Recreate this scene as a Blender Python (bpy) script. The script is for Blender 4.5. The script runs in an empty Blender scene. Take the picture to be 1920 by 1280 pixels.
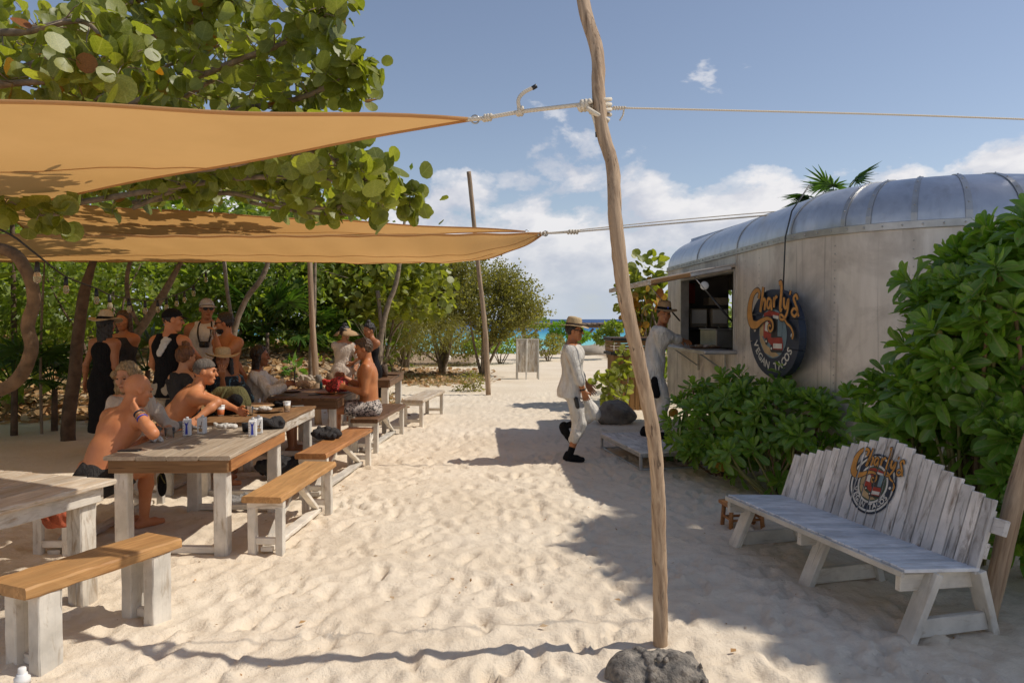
import bpy, bmesh, math, random
import numpy as np
from mathutils import Vector, Matrix, Euler

random.seed(7)
RNG = np.random.default_rng(11)
SC = bpy.context.scene
COL = SC.collection

# ------------------------------------------------------------------ camera
FPX = 1400.0                      # focal length in photo pixels (1920 wide)
CAMZ = 1.75
PITCH = math.atan(42.0 / FPX)     # the horizon lies a little above the middle
cam_d = bpy.data.cameras.new('camera')
cam = bpy.data.objects.new('camera', cam_d)
COL.objects.link(cam)
cam_d.sensor_width = 36.0
cam_d.lens = 36.0 * FPX / 1920.0
cam_d.clip_start = 0.05
cam_d.clip_end = 20000.0
cam.location = (0, 0, CAMZ)
cam.rotation_euler = (math.pi / 2 - PITCH, 0, 0)
SC.camera = cam

# ------------------------------------------------------------------ sun, sky, exposure
SHX, SHY = -0.82, -0.03           # shadow displacement per metre of height
SUN_VEC = Vector((-SHX, -SHY, 1.0)).normalized()
SUN_EL = math.asin(SUN_VEC.z)
SUN_AZ = math.atan2(SUN_VEC.x, SUN_VEC.y)
sun_d = bpy.data.lights.new('sun', 'SUN')
sun_d.energy = 2.75
sun_d.angle = math.radians(0.53)
sun_d.color = (1.0, 0.935, 0.84)
sun = bpy.data.objects.new('sun', sun_d)
COL.objects.link(sun)
sun.rotation_euler = (-SUN_VEC).to_track_quat('-Z', 'Y').to_euler()
sun.location = (6, 0, 12)

SC.view_settings.view_transform = 'Standard'
SC.view_settings.look = 'None'
SC.view_settings.exposure = 0.42
SC.view_settings.gamma = 1.0
SC.view_settings.use_curve_mapping = False
SC.render.engine = 'CYCLES'
SC.cycles.use_denoising = True
try:
    SC.cycles.denoiser = 'OPENIMAGEDENOISE'
except Exception:
    pass
SC.cycles.max_bounces = 10
SC.cycles.diffuse_bounces = 6
SC.cycles.transparent_max_bounces = 8
SC.cycles.sample_clamp_indirect = 6.0
SC.cycles.caustics_reflective = False
SC.cycles.caustics_refractive = False

class NT:
    """tiny node-tree helper"""
    def __init__(self, tree):
        self.t = tree
        tree.nodes.clear()
    def n(self, typ, **kw):
        nd = self.t.nodes.new(typ)
        for k, v in kw.items():
            if k.startswith('i_'):
                key = k[2:]
                key = int(key) if key.isdigit() else key.replace('_', ' ')
                nd.inputs[key].default_value = v
            else:
                setattr(nd, k, v)
        return nd
    def l(self, a, b):
        self.t.links.new(a, b)
    def math(self, op, a, b=None, c=None, clamp=False):
        nd = self.t.nodes.new('ShaderNodeMath'); nd.operation = op; nd.use_clamp = clamp
        for i, v in enumerate((a, b, c)):
            if v is None: continue
            if isinstance(v, (int, float)): nd.inputs[i].default_value = v
            else: self.l(v, nd.inputs[i])
        return nd.outputs[0]
    def vmath(self, op, a, b=None):
        nd = self.t.nodes.new('ShaderNodeVectorMath'); nd.operation = op
        for i, v in enumerate((a, b)):
            if v is None: continue
            if isinstance(v, (tuple, list)): nd.inputs[i].default_value = v
            else: self.l(v, nd.inputs[i])
        return nd.outputs[0]
    def ramp(self, fac, stops, interp='LINEAR'):
        nd = self.t.nodes.new('ShaderNodeValToRGB')
        cr = nd.color_ramp; cr.interpolation = interp
        while len(cr.elements) > 1: cr.elements.remove(cr.elements[-1])
        for i, (p, c) in enumerate(stops):
            if not isinstance(c, (tuple, list)): c = (c, c, c, 1)
            if len(c) == 3: c = (*c, 1)
            e = cr.elements[0] if i == 0 else cr.elements.new(p)
            e.position = p; e.color = c
        self.l(fac, nd.inputs[0])
        return nd.outputs[0]
    def mix(self, fac, a, b, blend='MIX'):
        nd = self.t.nodes.new('ShaderNodeMix'); nd.data_type = 'RGBA'; nd.blend_type = blend
        for idx, v in ((0, fac), (6, a), (7, b)):
            if isinstance(v, (int, float)): nd.inputs[idx].default_value = v
            elif isinstance(v, (tuple, list)): nd.inputs[idx].default_value = (*v[:3], 1)
            else: self.l(v, nd.inputs[idx])
        return nd.outputs[2]
    def noise(self, vec, scale, detail=4, rough=0.55, dist=0.0, dims='3D'):
        nd = self.n('ShaderNodeTexNoise', noise_dimensions=dims)
        nd.inputs['Scale'].default_value = scale
        nd.inputs['Detail'].default_value = detail
        nd.inputs['Roughness'].default_value = rough
        nd.inputs['Distortion'].default_value = dist
        if vec is not None: self.l(vec, nd.inputs['Vector'])
        return nd.outputs['Fac']

world = bpy.data.worlds.new('World')
SC.world = world
world.use_nodes = True
w = NT(world.node_tree)
w_out = w.n('ShaderNodeOutputWorld')
w_bg = w.n('ShaderNodeBackground')
w_bg.inputs['Strength'].default_value = 0.124
w.l(w_bg.outputs[0], w_out.inputs[0])
w_sky = w.n('ShaderNodeTexSky', sky_type='NISHITA')
w_sky.sun_disc = False
w_sky.sun_elevation = SUN_EL
w_sky.sun_rotation = SUN_AZ
w_sky.altitude = 0.0
w_sky.air_density = 1.0
w_sky.dust_density = 0.35
w_sky.ozone_density = 1.6
w_tc = w.n('ShaderNodeTexCoord')
w_dir = w_tc.outputs['Generated']
w_sep = w.n('ShaderNodeSeparateXYZ'); w.l(w_dir, w_sep.inputs[0])
# cumulus banks low over the sea, all round the horizon
w_pc = w.vmath('MULTIPLY', w_dir, (1.0, 1.0, 1.8))
w_n1 = w.noise(w_pc, 4.6, 10, 0.57, 0.15)
w_n2 = w.noise(w.vmath('ADD', w_pc, (0.02, 0.0, 0.045)), 4.6, 10, 0.57, 0.15)
w_big = w.noise(w.vmath('ADD', w_pc, (3.1, 1.7, 0.4)), 1.9, 2, 0.5)
w_cov = w.ramp(w_sep.outputs[2], [(0.0, 0.60), (0.05, 0.615), (0.12, 0.59), (0.17, 0.545), (0.21, 0.46), (0.25, 0.32), (0.45, 0.27), (1.0, 0.27)])
w_d = w.math('ADD', w_n1, w.math('SUBTRACT', w_cov, 0.5))
w_d = w.math('ADD', w_d, w.math('MULTIPLY', w.math('SUBTRACT', w_big, 0.5), 0.26))
w_mask = w.ramp(w_d, [(0.0, 0.0), (0.503, 0.0), (0.54, 0.55), (0.575, 0.94), (1.0, 0.98)], 'EASE')
w_sh = w.math('MULTIPLY_ADD', w.math('SUBTRACT', w_n1, w_n2), 7.0, 0.42, clamp=True)
w_ccol = w.mix(w_sh, (3.4, 3.55, 4.05), (5.3, 5.2, 5.25))
w_hsv = w.n('ShaderNodeHueSaturation'); w_hsv.inputs['Saturation'].default_value = 0.86; w_hsv.inputs['Value'].default_value = 0.66
w.l(w_sky.outputs[0], w_hsv.inputs['Color'])
w_skyc = w.mix(1.0, w_hsv.outputs[0], (1.05, 1.0, 1.0), 'MULTIPLY')
w_fin = w.mix(w_mask, w_skyc, w_ccol)
w_hz = w.ramp(w.math('ABSOLUTE', w_sep.outputs[2]), [(0.0, 0.92), (0.02, 0.8), (0.075, 0.25), (0.14, 0.0), (1.0, 0.0)])
w_fin = w.mix(w_hz, w_fin, (3.1, 3.5, 4.0))      # sea haze along the whole horizon
w.l(w_fin, w_bg.inputs['Color'])

# ------------------------------------------------------------------ geometry helpers
def P(u, v, Y):
    """world point at depth Y seen at photo pixel (u, v) - used to take measurements"""
    a, b = (u - 960.0) / FPX, (640.0 - v) / FPX
    c, s = math.cos(PITCH), math.sin(PITCH)
    dx, dy, dz = a, c + s * b, -s + b * c
    k = Y / dy
    return Vector((dx * k, Y, CAMZ + dz * k))

def pix(p):
    c, s = math.cos(PITCH), math.sin(PITCH)
    dz = p[2] - CAMZ
    f = p[1] * c - dz * s
    b = p[1] * s + dz * c
    return 960 + FPX * p[0] / f, 640 - FPX * b / f

def tag(o, label=None, cat=None, group=None, kind=None):
    if label: o['label'] = label
    if cat: o['category'] = cat
    if group: o['group'] = group
    if kind: o['kind'] = kind
    return o

def link(name, me, mat=None, parent=None, mtx=None):
    o = bpy.data.objects.new(name, me)
    COL.objects.link(o)
    if mat is not None and me is not None and len(me.materials) == 0:
        me.materials.append(mat)
    if parent is not None: o.parent = parent
    if mtx is not None: o.matrix_local = mtx
    return o

def empty(name, loc=(0, 0, 0), rz=0.0, label=None, cat=None, group=None):
    o = bpy.data.objects.new(name, None)
    o.empty_display_size = 0.1
    COL.objects.link(o)
    o.location = loc
    o.rotation_euler = (0, 0, rz)
    tag(o, label, cat, group)
    return o

def mesh_np(name, verts, faces, smooth=False, attr=None, lp=None):
    """verts (n,3) and faces (m,k) numpy arrays -> mesh"""
    me = bpy.data.meshes.new(name)
    verts = np.asarray(verts, dtype=np.float32)
    faces = np.asarray(faces, dtype=np.int32)
    m, k = faces.shape
    me.vertices.add(len(verts))
    me.vertices.foreach_set('co', verts.ravel())
    me.loops.add(m * k)
    me.loops.foreach_set('vertex_index', faces.ravel())
    me.polygons.add(m)
    me.polygons.foreach_set('loop_start', np.arange(m, dtype=np.int32) * k)
    if smooth:
        me.polygons.foreach_set('use_smooth', np.ones(m, dtype=bool))
    me.update(calc_edges=True)
    if attr is not None:
        a = me.attributes.new('rnd', 'FLOAT', 'POINT')
        a.data.foreach_set('value', np.asarray(attr, dtype=np.float32))
    if lp is not None:
        a = me.attributes.new('lp', 'FLOAT_VECTOR', 'POINT')
        a.data.foreach_set('vector', np.asarray(lp, dtype=np.float32).ravel())
    return me

def mesh_bm(name, bm, smooth=False):
    me = bpy.data.meshes.new(name)
    bm.normal_update()
    bm.to_mesh(me); bm.free()
    if smooth:
        me.polygons.foreach_set('use_smooth', np.ones(len(me.polygons), dtype=bool))
    return me

def bm_box(bm, c, d, bevel=0.0, rot=None):
    r = bmesh.ops.create_cube(bm, size=1.0)
    vs = r['verts']
    for v in vs:
        v.co = Vector((v.co.x * d[0], v.co.y * d[1], v.co.z * d[2]))
    if bevel:
        es = list({e for v in vs for e in v.link_edges})
        rb = bmesh.ops.bevel(bm, geom=es, offset=bevel, segments=1, affect='EDGES')
        vs = list({v for f in rb['faces'] for v in f.verts} | {v for v in vs if v.is_valid})
    m = Matrix.Translation(c) @ (rot.to_4x4() if rot is not None else Matrix())
    for v in vs: v.co = m @ v.co
    return vs

def frame_x(p0, p1, up=(0, 0, 1)):
    x = (Vector(p1) - Vector(p0)); L = x.length; x.normalize()
    up = Vector(up)
    if abs(x.dot(up.normalized())) > 0.99: up = Vector((0, 1, 0)) if abs(x.y) < 0.9 else Vector((1, 0, 0))
    y = up.cross(x).normalized(); z = x.cross(y)
    m = Matrix((x, y, z)).transposed().to_4x4()
    m.translation = (Vector(p0) + Vector(p1)) / 2
    return m, L

def beam(name, parent, p0, p1, wdt, hgt, mat, up=(0, 0, 1), bevel=0.004, wob=0.0, nseg=1):
    """a sawn board from p0 to p1: its own mesh with the grain along local X"""
    m, L = frame_x(p0, p1, up)
    if nseg == 1 and wob == 0:
        bm = bmesh.new(); bm_box(bm, (0, 0, 0), (L, wdt, hgt), min(bevel, wdt * .3, hgt * .3))
        me = mesh_bm(name, bm)
    else:
        n = max(nseg, 3)
        ring = []
        b = min(bevel, wdt * .3, hgt * .3)
        prof = [(-wdt/2+b, -hgt/2), (wdt/2-b, -hgt/2), (wdt/2, -hgt/2+b), (wdt/2, hgt/2-b), (wdt/2-b, hgt/2), (-wdt/2+b, hgt/2), (-wdt/2, hgt/2-b), (-wdt/2, -hgt/2+b)]
        vs, fs = [], []
        for i in range(n + 1):
            x = -L/2 + L * i / n
            for (py, pz) in prof:
                vs.append((x, py + random.uniform(-wob, wob), pz + random.uniform(-wob, wob)))
        k = len(prof)
        for i in range(n):
            for j in range(k):
                fs.append((i*k+j, i*k+(j+1) % k, (i+1)*k+(j+1) % k, (i+1)*k+j))
        fs.append(tuple(range(k))[::-1]); fs.append(tuple(n*k+j for j in range(k)))
        me = bpy.data.meshes.new(name); me.from_pydata(vs, [], fs)
        me.update()
    return link(name, me, mat, parent, m)

def tube_arrays(pts, radii, sides=8, cap=True, jitter=0.0, twist=0.0):
    pts = [Vector(p) for p in pts]
    n = len(pts)
    vs, fs = [], []
    t0 = (pts[1] - pts[0]).normalized()
    ref = Vector((0, 0, 1)) if abs(t0.z) < 0.9 else Vector((1, 0, 0))
    u = t0.cross(ref).normalized()
    for i, p in enumerate(pts):
        t = (pts[min(i+1, n-1)] - pts[max(i-1, 0)]).normalized()
        u = (u - t * u.dot(t)).normalized()
        v = t.cross(u)
        for j in range(sides):
            a = 2 * math.pi * j / sides + twist * i
            r = radii[i] * (1 + (random.uniform(-jitter, jitter) if jitter else 0))
            vs.append(p + (u * math.cos(a) + v * math.sin(a)) * r)
    for i in range(n - 1):
        for j in range(sides):
            fs.append((i*sides+j, i*sides+(j+1) % sides, (i+1)*sides+(j+1) % sides, (i+1)*sides+j))
    if cap:
        fs.append(tuple(range(sides))[::-1]); fs.append(tuple((n-1)*sides+j for j in range(sides)))
    return vs, fs

def tube(name, pts, radii, mat, parent=None, sides=8, jitter=0.0, smooth=True, twist=0.0):
    if isinstance(radii, (int, float)): radii = [radii] * len(pts)
    vs, fs = tube_arrays(pts, radii, sides, True, jitter, twist)
    me = bpy.data.meshes.new(name); me.from_pydata(vs, [], fs); me.update()
    if smooth: me.polygons.foreach_set('use_smooth', np.ones(len(me.polygons), dtype=bool))
    return link(name, me, mat, parent)

def multi_tube(name, list_of, mat, parent=None, sides=6):
    V, F = [], []
    for pts, radii in list_of:
        vs, fs = tube_arrays(pts, radii if not isinstance(radii, (int, float)) else [radii]*len(pts), sides, True)
        o = len(V); V += vs; F += [tuple(i + o for i in f) for f in fs]
    me = bpy.data.meshes.new(name); me.from_pydata(V, [], F); me.update()
    me.polygons.foreach_set('use_smooth', np.ones(len(me.polygons), dtype=bool))
    return link(name, me, mat, parent)

def spline(pts, n=8):
    """Catmull-Rom through pts"""
    pts = [Vector(p) for p in pts]
    q = [pts[0] * 2 - pts[1]] + pts + [pts[-1] * 2 - pts[-2]]
    out = []
    for i in range(1, len(q) - 2):
        for k in range(n):
            t = k / n
            a, b, c, d = q[i-1], q[i], q[i+1], q[i+2]
            out.append(0.5 * ((2*b) + (c-a)*t + (2*a-5*b+4*c-d)*t*t + (3*b-a-3*c+d)*t**3))
    out.append(pts[-1])
    return out

def lathe(name, prof, mat, parent=None, sides=20, loc=(0, 0, 0), mtx=None, smooth=True):
    vs, fs = [], []
    for (r, z) in prof:
        for j in range(sides):
            a = 2 * math.pi * j / sides
            vs.append((r * math.cos(a), r * math.sin(a), z))
    for i in range(len(prof) - 1):
        for j in range(sides):
            fs.append((i*sides+j, i*sides+(j+1) % sides, (i+1)*sides+(j+1) % sides, (i+1)*sides+j))
    me = bpy.data.meshes.new(name); me.from_pydata(vs, [], fs); me.update()
    if smooth: me.polygons.foreach_set('use_smooth', np.ones(len(me.polygons), dtype=bool))
    o = link(name, me, mat, parent)
    o.matrix_local = mtx if mtx is not None else Matrix.Translation(loc)
    return o

def vnoise(x, y, seed=0):
    """smooth 2D value noise, numpy"""
    r = np.random.default_rng(seed).random((256, 256))
    xi, yi = np.floor(x).astype(int), np.floor(y).astype(int)
    fx, fy = x - xi, y - yi
    fx = fx*fx*(3-2*fx); fy = fy*fy*(3-2*fy)
    g = lambda i, j: r[i % 256, j % 256]
    return (g(xi, yi)*(1-fx)*(1-fy) + g(xi+1, yi)*fx*(1-fy) + g(xi, yi+1)*(1-fx)*fy + g(xi+1, yi+1)*fx*fy) - 0.5

# ------------------------------------------------------------------ materials
def new_mat(name):
    m = bpy.data.materials.new(name)
    m.use_nodes = True
    t = NT(m.node_tree)
    out = t.n('ShaderNodeOutputMaterial')
    bs = t.n('ShaderNodeBsdfPrincipled')
    t.l(bs.outputs[0], out.inputs[0])
    return m, t, bs, out

def bump(t, bs, h, strength=0.3, dist=0.01):
    b = t.n('ShaderNodeBump'); b.inputs['Strength'].default_value = strength; b.inputs['Distance'].default_value = dist
    t.l(h, b.inputs['Height']); t.l(b.outputs[0], bs.inputs['Normal'])

def obj_vec(t, scale=(1, 1, 1), jitter=True):
    tc = t.n('ShaderNodeTexCoord')
    v = tc.outputs['Object']
    if jitter:
        oi = t.n('ShaderNodeObjectInfo')
        v = t.vmath('ADD', v, t.vmath('SCALE', (37.0, 11.0, 23.0), None))
        nd = v.node.inputs[1].links[0].from_node
        t.l(oi.outputs['Random'], nd.inputs['Scale'])
    if scale != (1, 1, 1): v = t.vmath('MULTIPLY', v, scale)
    return v

def mat_plain(name, col, rough=0.6, var=0.25, scale=8.0, bumpk=0.0, metal=0.0, spec=0.5, col2=None):
    m, t, bs, out = new_mat(name)
    v = obj_vec(t)
    n = t.noise(v, scale, 5)
    c2 = col2 if col2 else tuple(c * (1 - var) for c in col)
    t.l(t.mix(t.ramp(n, [(0.3, 0), (0.7, 1)]), c2, col), bs.inputs['Base Color'])
    bs.inputs['Roughness'].default_value = rough
    bs.inputs['Metallic'].default_value = metal
    bs.inputs['Specular IOR Level'].default_value = spec
    if bumpk: bump(t, bs, t.noise(v, scale * 4, 4), bumpk, 0.01)
    return m

def mat_wood(name, light, dark, paint=None, wear=0.5, rough=0.7, grain=1.0):
    """long-grained wood, grain along local X; optional worn paint over it"""
    m, t, bs, out = new_mat(name)
    v = obj_vec(t)
    vg = t.vmath('MULTIPLY', v, (2.0, 34.0, 34.0))
    g = t.noise(vg, 1.2, 6, 0.6, 0.6)
    g2 = t.noise(t.vmath('MULTIPLY', v, (1.2, 9.0, 9.0)), 1.0, 4, 0.6, 1.2)
    c = t.mix(t.ramp(g, [(0.32, 0), (0.66, 1)]), dark, light)
    c = t.mix(t.math('MULTIPLY', t.ramp(g2, [(0.42, 0), (0.62, 1)]), 0.6), c, tuple(a * 0.62 for a in light))
    crack = t.ramp(t.noise(t.vmath('MULTIPLY', v, (1.5, 60.0, 60.0)), 1.0, 3, 0.5, 1.0), [(0.0, 1), (0.30, 1), (0.335, 0), (1, 0)])
    c = t.mix(t.math('MULTIPLY', crack, 0.7), c, tuple(a * 0.25 for a in dark))
    h = t.math('SUBTRACT', g, crack)
    if paint:
        wn = t.noise(t.vmath('MULTIPLY', v, (2.5, 12.0, 12.0)), 1.6, 7, 0.68, 0.8)
        pm = t.ramp(wn, [(0.0, 0), (wear - 0.10, 0), (wear + 0.09, 1), (1, 1)])
        dirt = t.noise(v, 5.0, 6, 0.6)
        pc = t.mix(t.ramp(dirt, [(0.35, 0), (0.65, 1)]), tuple(a * 0.70 for a in paint), paint)
        pc = t.mix(t.math('MULTIPLY', crack, 0.45), pc, tuple(a * 0.3 for a in dark))
        c = t.mix(pm, c, pc)
        h = t.math('MULTIPLY_ADD', pm, 0.5, h)
    oi = t.n('ShaderNodeObjectInfo')
    c = t.mix(1.0, c, t.ramp(oi.outputs['Random'], [(0, (0.80, 0.80, 0.80)), (1, (1.12, 1.09, 1.05))]), 'MULTIPLY')
    t.l(c, bs.inputs['Base Color'])
    bs.inputs['Roughness'].default_value = rough
    bs.inputs['Specular IOR Level'].default_value = 0.3
    bump(t, bs, h, 0.45 * grain, 0.006)
    return m

def mat_leaf(name, cols, trans=0.35, rough=0.42, spec=0.5, tcol=None, veins=False, size=0.1):
    m, t, bs, out = new_mat(name)
    at = t.n('ShaderNodeAttribute', attribute_name='rnd')
    oi = t.n('ShaderNodeObjectInfo')
    r = t.math('FRACT', t.math('ADD', at.outputs['Fac'], oi.outputs['Random']))
    k = len(cols)
    c = t.ramp(r, [(i / max(k - 1, 1), cc) for i, cc in enumerate(cols)])
    tc = t.n('ShaderNodeTexCoord')
    n = t.noise(tc.outputs['Object'], 14.0, 4)
    c = t.mix(1.0, c, t.ramp(n, [(0.3, (0.72, 0.75, 0.7)), (0.7, (1.15, 1.12, 1.1))]), 'MULTIPLY')
    if veins:
        la = t.n('ShaderNodeAttribute', attribute_name='lp'); ls = t.n('ShaderNodeSeparateXYZ'); t.l(la.outputs['Vector'], ls.inputs[0])
        ay = t.math('ABSOLUTE', ls.outputs[1])
        mid = t.ramp(ay, [(0.0, 1), (0.012, 1), (0.03, 0), (1, 0)])
        sv = t.math('SINE', t.math('MULTIPLY', t.math('SUBTRACT', ls.outputs[0], t.math('MULTIPLY', ay, 0.75)), veins))
        sv = t.math('MULTIPLY', t.ramp(sv, [(0.0, 0), (0.90, 0), (0.98, 1)]), 0.5)
        vm = t.math('MAXIMUM', mid, sv)
        c = t.mix(t.math('MULTIPLY', vm, 0.55), c, (0.34, 0.36, 0.14))
        spots = t.ramp(t.noise(t.vmath('ADD', la.outputs['Vector'], t.vmath('MULTIPLY', tc.outputs['Object'], (3, 3, 3))), 7.0, 3, 0.6), [(0.66, 0), (0.71, 1)])
        c = t.mix(t.math('MULTIPLY', spots, 0.65), c, (0.24, 0.15, 0.05))
    t.l(c, bs.inputs['Base Color'])
    bs.inputs['Roughness'].default_value = rough
    bs.inputs['Specular IOR Level'].default_value = spec
    tr = t.n('ShaderNodeBsdfTranslucent')
    tcol = tcol or (1.9, 1.9, 0.55)
    t.l(t.mix(1.0, c, tcol, 'MULTIPLY'), tr.inputs['Color'])
    mx = t.n('ShaderNodeMixShader'); mx.inputs[0].default_value = trans
    t.l(bs.outputs[0], mx.inputs[1]); t.l(tr.outputs[0], mx.inputs[2]); t.l(mx.outputs[0], out.inputs[0])
    return m

M = {}
def build_materials():
    # sand
    m, t, bs, out = new_mat('sand'); M['sand'] = m
    geo = t.n('ShaderNodeNewGeometry')
    p = geo.outputs['Position']
    n1 = t.noise(p, 0.8, 5); n2 = t.noise(p, 9.0, 6, 0.65); n3 = t.noise(p, 380.0, 2, 0.7)
    c = t.mix(t.ramp(n1, [(0.3, 0), (0.7, 1)]), (0.71, 0.59, 0.44), (0.82, 0.71, 0.56))
    c = t.mix(t.math('MULTIPLY', t.ramp(n2, [(0.5, 0), (0.75, 1)]), 0.35), c, (0.55, 0.44, 0.32))
    c = t.mix(t.math('MULTIPLY', t.ramp(n3, [(0.62, 0), (0.72, 1)]), 0.28), c, (0.40, 0.31, 0.22))
    # litter-stained soil under the trees
    sep = t.n('ShaderNodeSeparateXYZ'); t.l(p, sep.inputs[0])
    at = t.n('ShaderNodeAttribute', attribute_name='rnd')
    soil = t.mix(t.ramp(t.noise(p, 4.0, 6, 0.7), [(0.35, 0), (0.65, 1)]), (0.22, 0.14, 0.08), (0.44, 0.33, 0.21))
    sm = t.ramp(t.math('ADD', at.outputs['Fac'], t.math('MULTIPLY', t.math('SUBTRACT', t.noise(p, 1.4, 6, 0.7), 0.5), 0.9)), [(0.42, 0), (0.62, 1)])
    c = t.mix(sm, c, soil)
    t.l(c, bs.inputs['Base Color'])
    bs.inputs['Roughness'].default_value = 0.92
    bs.inputs['Specular IOR Level'].default_value = 0.15
    hh = t.math('ADD', t.math('MULTIPLY', t.noise(p, 26.0, 5, 0.6), 1.0), t.math('MULTIPLY', t.noise(p, 160.0, 3, 0.6), 0.35))
    bump(t, bs, hh, 0.7, 0.02)
    # sea
    m, t, bs, out = new_mat('sea_water'); M['sea'] = m
    geo = t.n('ShaderNodeNewGeometry'); p = geo.outputs['Position']
    sep = t.n('ShaderNodeSeparateXYZ'); t.l(p, sep.inputs[0])
    yy = t.math('ADD', t.math('LOGARITHM', sep.outputs[1], 10.0), t.math('MULTIPLY', t.math('SUBTRACT', t.noise(t.vmath('MULTIPLY', p, (0.004, 0.016, 1)), 1.0, 3), 0.5), 0.16))
    f = t.math('MULTIPLY_ADD', yy, 0.5, -0.75)      # log10(y) 1.5 -> 0, 3.5 -> 1
    c = t.ramp(f, [(0.0, (0.50, 0.66, 0.56)), (0.14, (0.34, 0.62, 0.56)), (0.27, (0.15, 0.50, 0.50)), (0.38, (0.04, 0.27, 0.40)), (0.46, (0.02, 0.12, 0.29)), (0.55, (0.016, 0.06, 0.19)), (1, (0.022, 0.07, 0.18))])
    cap = t.ramp(t.noise(t.vmath('MULTIPLY', p, (0.05, 0.16, 1)), 1.0, 6, 0.7), [(0.70, 0), (0.74, 1)])
    c = t.mix(t.math('MULTIPLY', cap, 0.8), c, (0.8, 0.82, 0.82))
    t.l(c, bs.inputs['Base Color']); bs.inputs['Roughness'].default_value = 0.55
    bs.inputs['Specular IOR Level'].default_value = 0.25
    bump(t, bs, t.noise(t.vmath('MULTIPLY', p, (0.6, 1.6, 1)), 1.0, 4), 0.5, 0.2)
    # woods
    M['white_wood'] = mat_wood('white_painted_wood', (0.50, 0.40, 0.28), (0.34, 0.25, 0.16), paint=(0.78, 0.73, 0.64), wear=0.35)
    M['white_wood2'] = mat_wood('worn_white_wood', (0.46, 0.35, 0.23), (0.28, 0.19, 0.12), paint=(0.76, 0.70, 0.60), wear=0.43)
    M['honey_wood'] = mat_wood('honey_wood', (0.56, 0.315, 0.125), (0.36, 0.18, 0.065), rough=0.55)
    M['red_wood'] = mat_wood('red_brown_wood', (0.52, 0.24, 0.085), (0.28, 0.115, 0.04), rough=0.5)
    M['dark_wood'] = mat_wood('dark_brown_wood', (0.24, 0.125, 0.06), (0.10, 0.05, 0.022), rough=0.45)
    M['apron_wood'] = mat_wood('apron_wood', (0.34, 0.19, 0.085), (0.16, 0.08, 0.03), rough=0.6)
    M['grey_plank'] = mat_wood('weathered_table_plank', (0.60, 0.49, 0.36), (0.38, 0.28, 0.19), rough=0.62)
    M['pale_plank'] = mat_wood('pale_table_plank', (0.60, 0.47, 0.33), (0.42, 0.30, 0.19), paint=(0.70, 0.61, 0.49), wear=0.5, rough=0.65)
    M['slat_white'] = mat_wood('grey_white_slat', (0.36, 0.29, 0.23), (0.10, 0.08, 0.065), paint=(0.80, 0.76, 0.72), wear=0.40, rough=0.6)
    M['seat_slat'] = mat_wood('pale_blue_slat', (0.42, 0.36, 0.30), (0.22, 0.17, 0.13), paint=(0.80, 0.82, 0.85), wear=0.30, rough=0.4)
    M['driftwood'] = mat_wood('driftwood', (0.54, 0.40, 0.27), (0.22, 0.14, 0.085), rough=0.75, grain=1.6)
    M['sign_wood'] = mat_wood('whitewashed_board', (0.48, 0.37, 0.25), (0.32, 0.22, 0.13), paint=(0.70, 0.64, 0.54), wear=0.47)
    M['bin_wood'] = mat_wood('bin_wood', (0.48, 0.28, 0.12), (0.2, 0.1, 0.04))
    M['bark'] = mat_plain('bark', (0.33, 0.25, 0.17), 0.9, 0.6, 12, 0.8)
    M['bark_dark'] = mat_plain('dark_bark', (0.17, 0.11, 0.07), 0.9, 0.6, 9, 0.9)
    M['bark_tan'] = mat_plain('tan_bark', (0.27, 0.16, 0.08), 0.85, 0.6, 9, 0.9)
    M['twig'] = mat_plain('twig', (0.36, 0.27, 0.18), 0.8, 0.5, 20, 0.3)
    M['green_stem'] = mat_plain('green_stem', (0.30, 0.26, 0.09), 0.7, 0.4, 20)
    # leaves
    M['grape_leaf'] = mat_leaf('sea_grape_leaf', [(0.13, 0.155, 0.028), (0.24, 0.265, 0.045), (0.18, 0.21, 0.045), (0.32, 0.335, 0.085), (0.20, 0.235, 0.05), (0.27, 0.28, 0.05)], 0.48, veins=20.0)
    M['grape_yellow'] = mat_leaf('sea_grape_old_leaf', [(0.42, 0.20, 0.02), (0.50, 0.30, 0.03), (0.34, 0.12, 0.025), (0.45, 0.36, 0.05)], 0.45, tcol=(1.2, 1.0, 0.5))
    M['bush_leaf'] = mat_leaf('glossy_bush_leaf', [(0.11, 0.22, 0.032), (0.17, 0.31, 0.042), (0.14, 0.26, 0.04), (0.24, 0.39, 0.06), (0.16, 0.295, 0.034)], 0.45, 0.30, 0.6, veins=0.001)
    M['wood_leaf'] = mat_leaf('thicket_leaf', [(0.11, 0.16, 0.03), (0.18, 0.25, 0.045), (0.26, 0.33, 0.07), (0.13, 0.18, 0.03), (0.28, 0.35, 0.08)], 0.50)
    M['olive_leaf'] = mat_leaf('olive_shrub_leaf', [(0.20, 0.205, 0.055), (0.31, 0.295, 0.085), (0.25, 0.25, 0.065), (0.37, 0.335, 0.11)], 0.45, tcol=(1.4, 1.35, 0.5))
    M['lime_leaf'] = mat_leaf('lime_shrub_leaf', [(0.13, 0.26, 0.03), (0.20, 0.36, 0.05), (0.10, 0.21, 0.03)], 0.42)
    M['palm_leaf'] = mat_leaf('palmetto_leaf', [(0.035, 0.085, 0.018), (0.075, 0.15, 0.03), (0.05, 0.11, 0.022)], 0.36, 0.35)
    M['palm_lime'] = mat_leaf('sun_tinted_palmetto_leaf', [(0.16, 0.26, 0.035), (0.22, 0.33, 0.05), (0.12, 0.21, 0.03)], 0.4)  # lighter copy of the palmetto green, sunlight put into the colour
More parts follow.
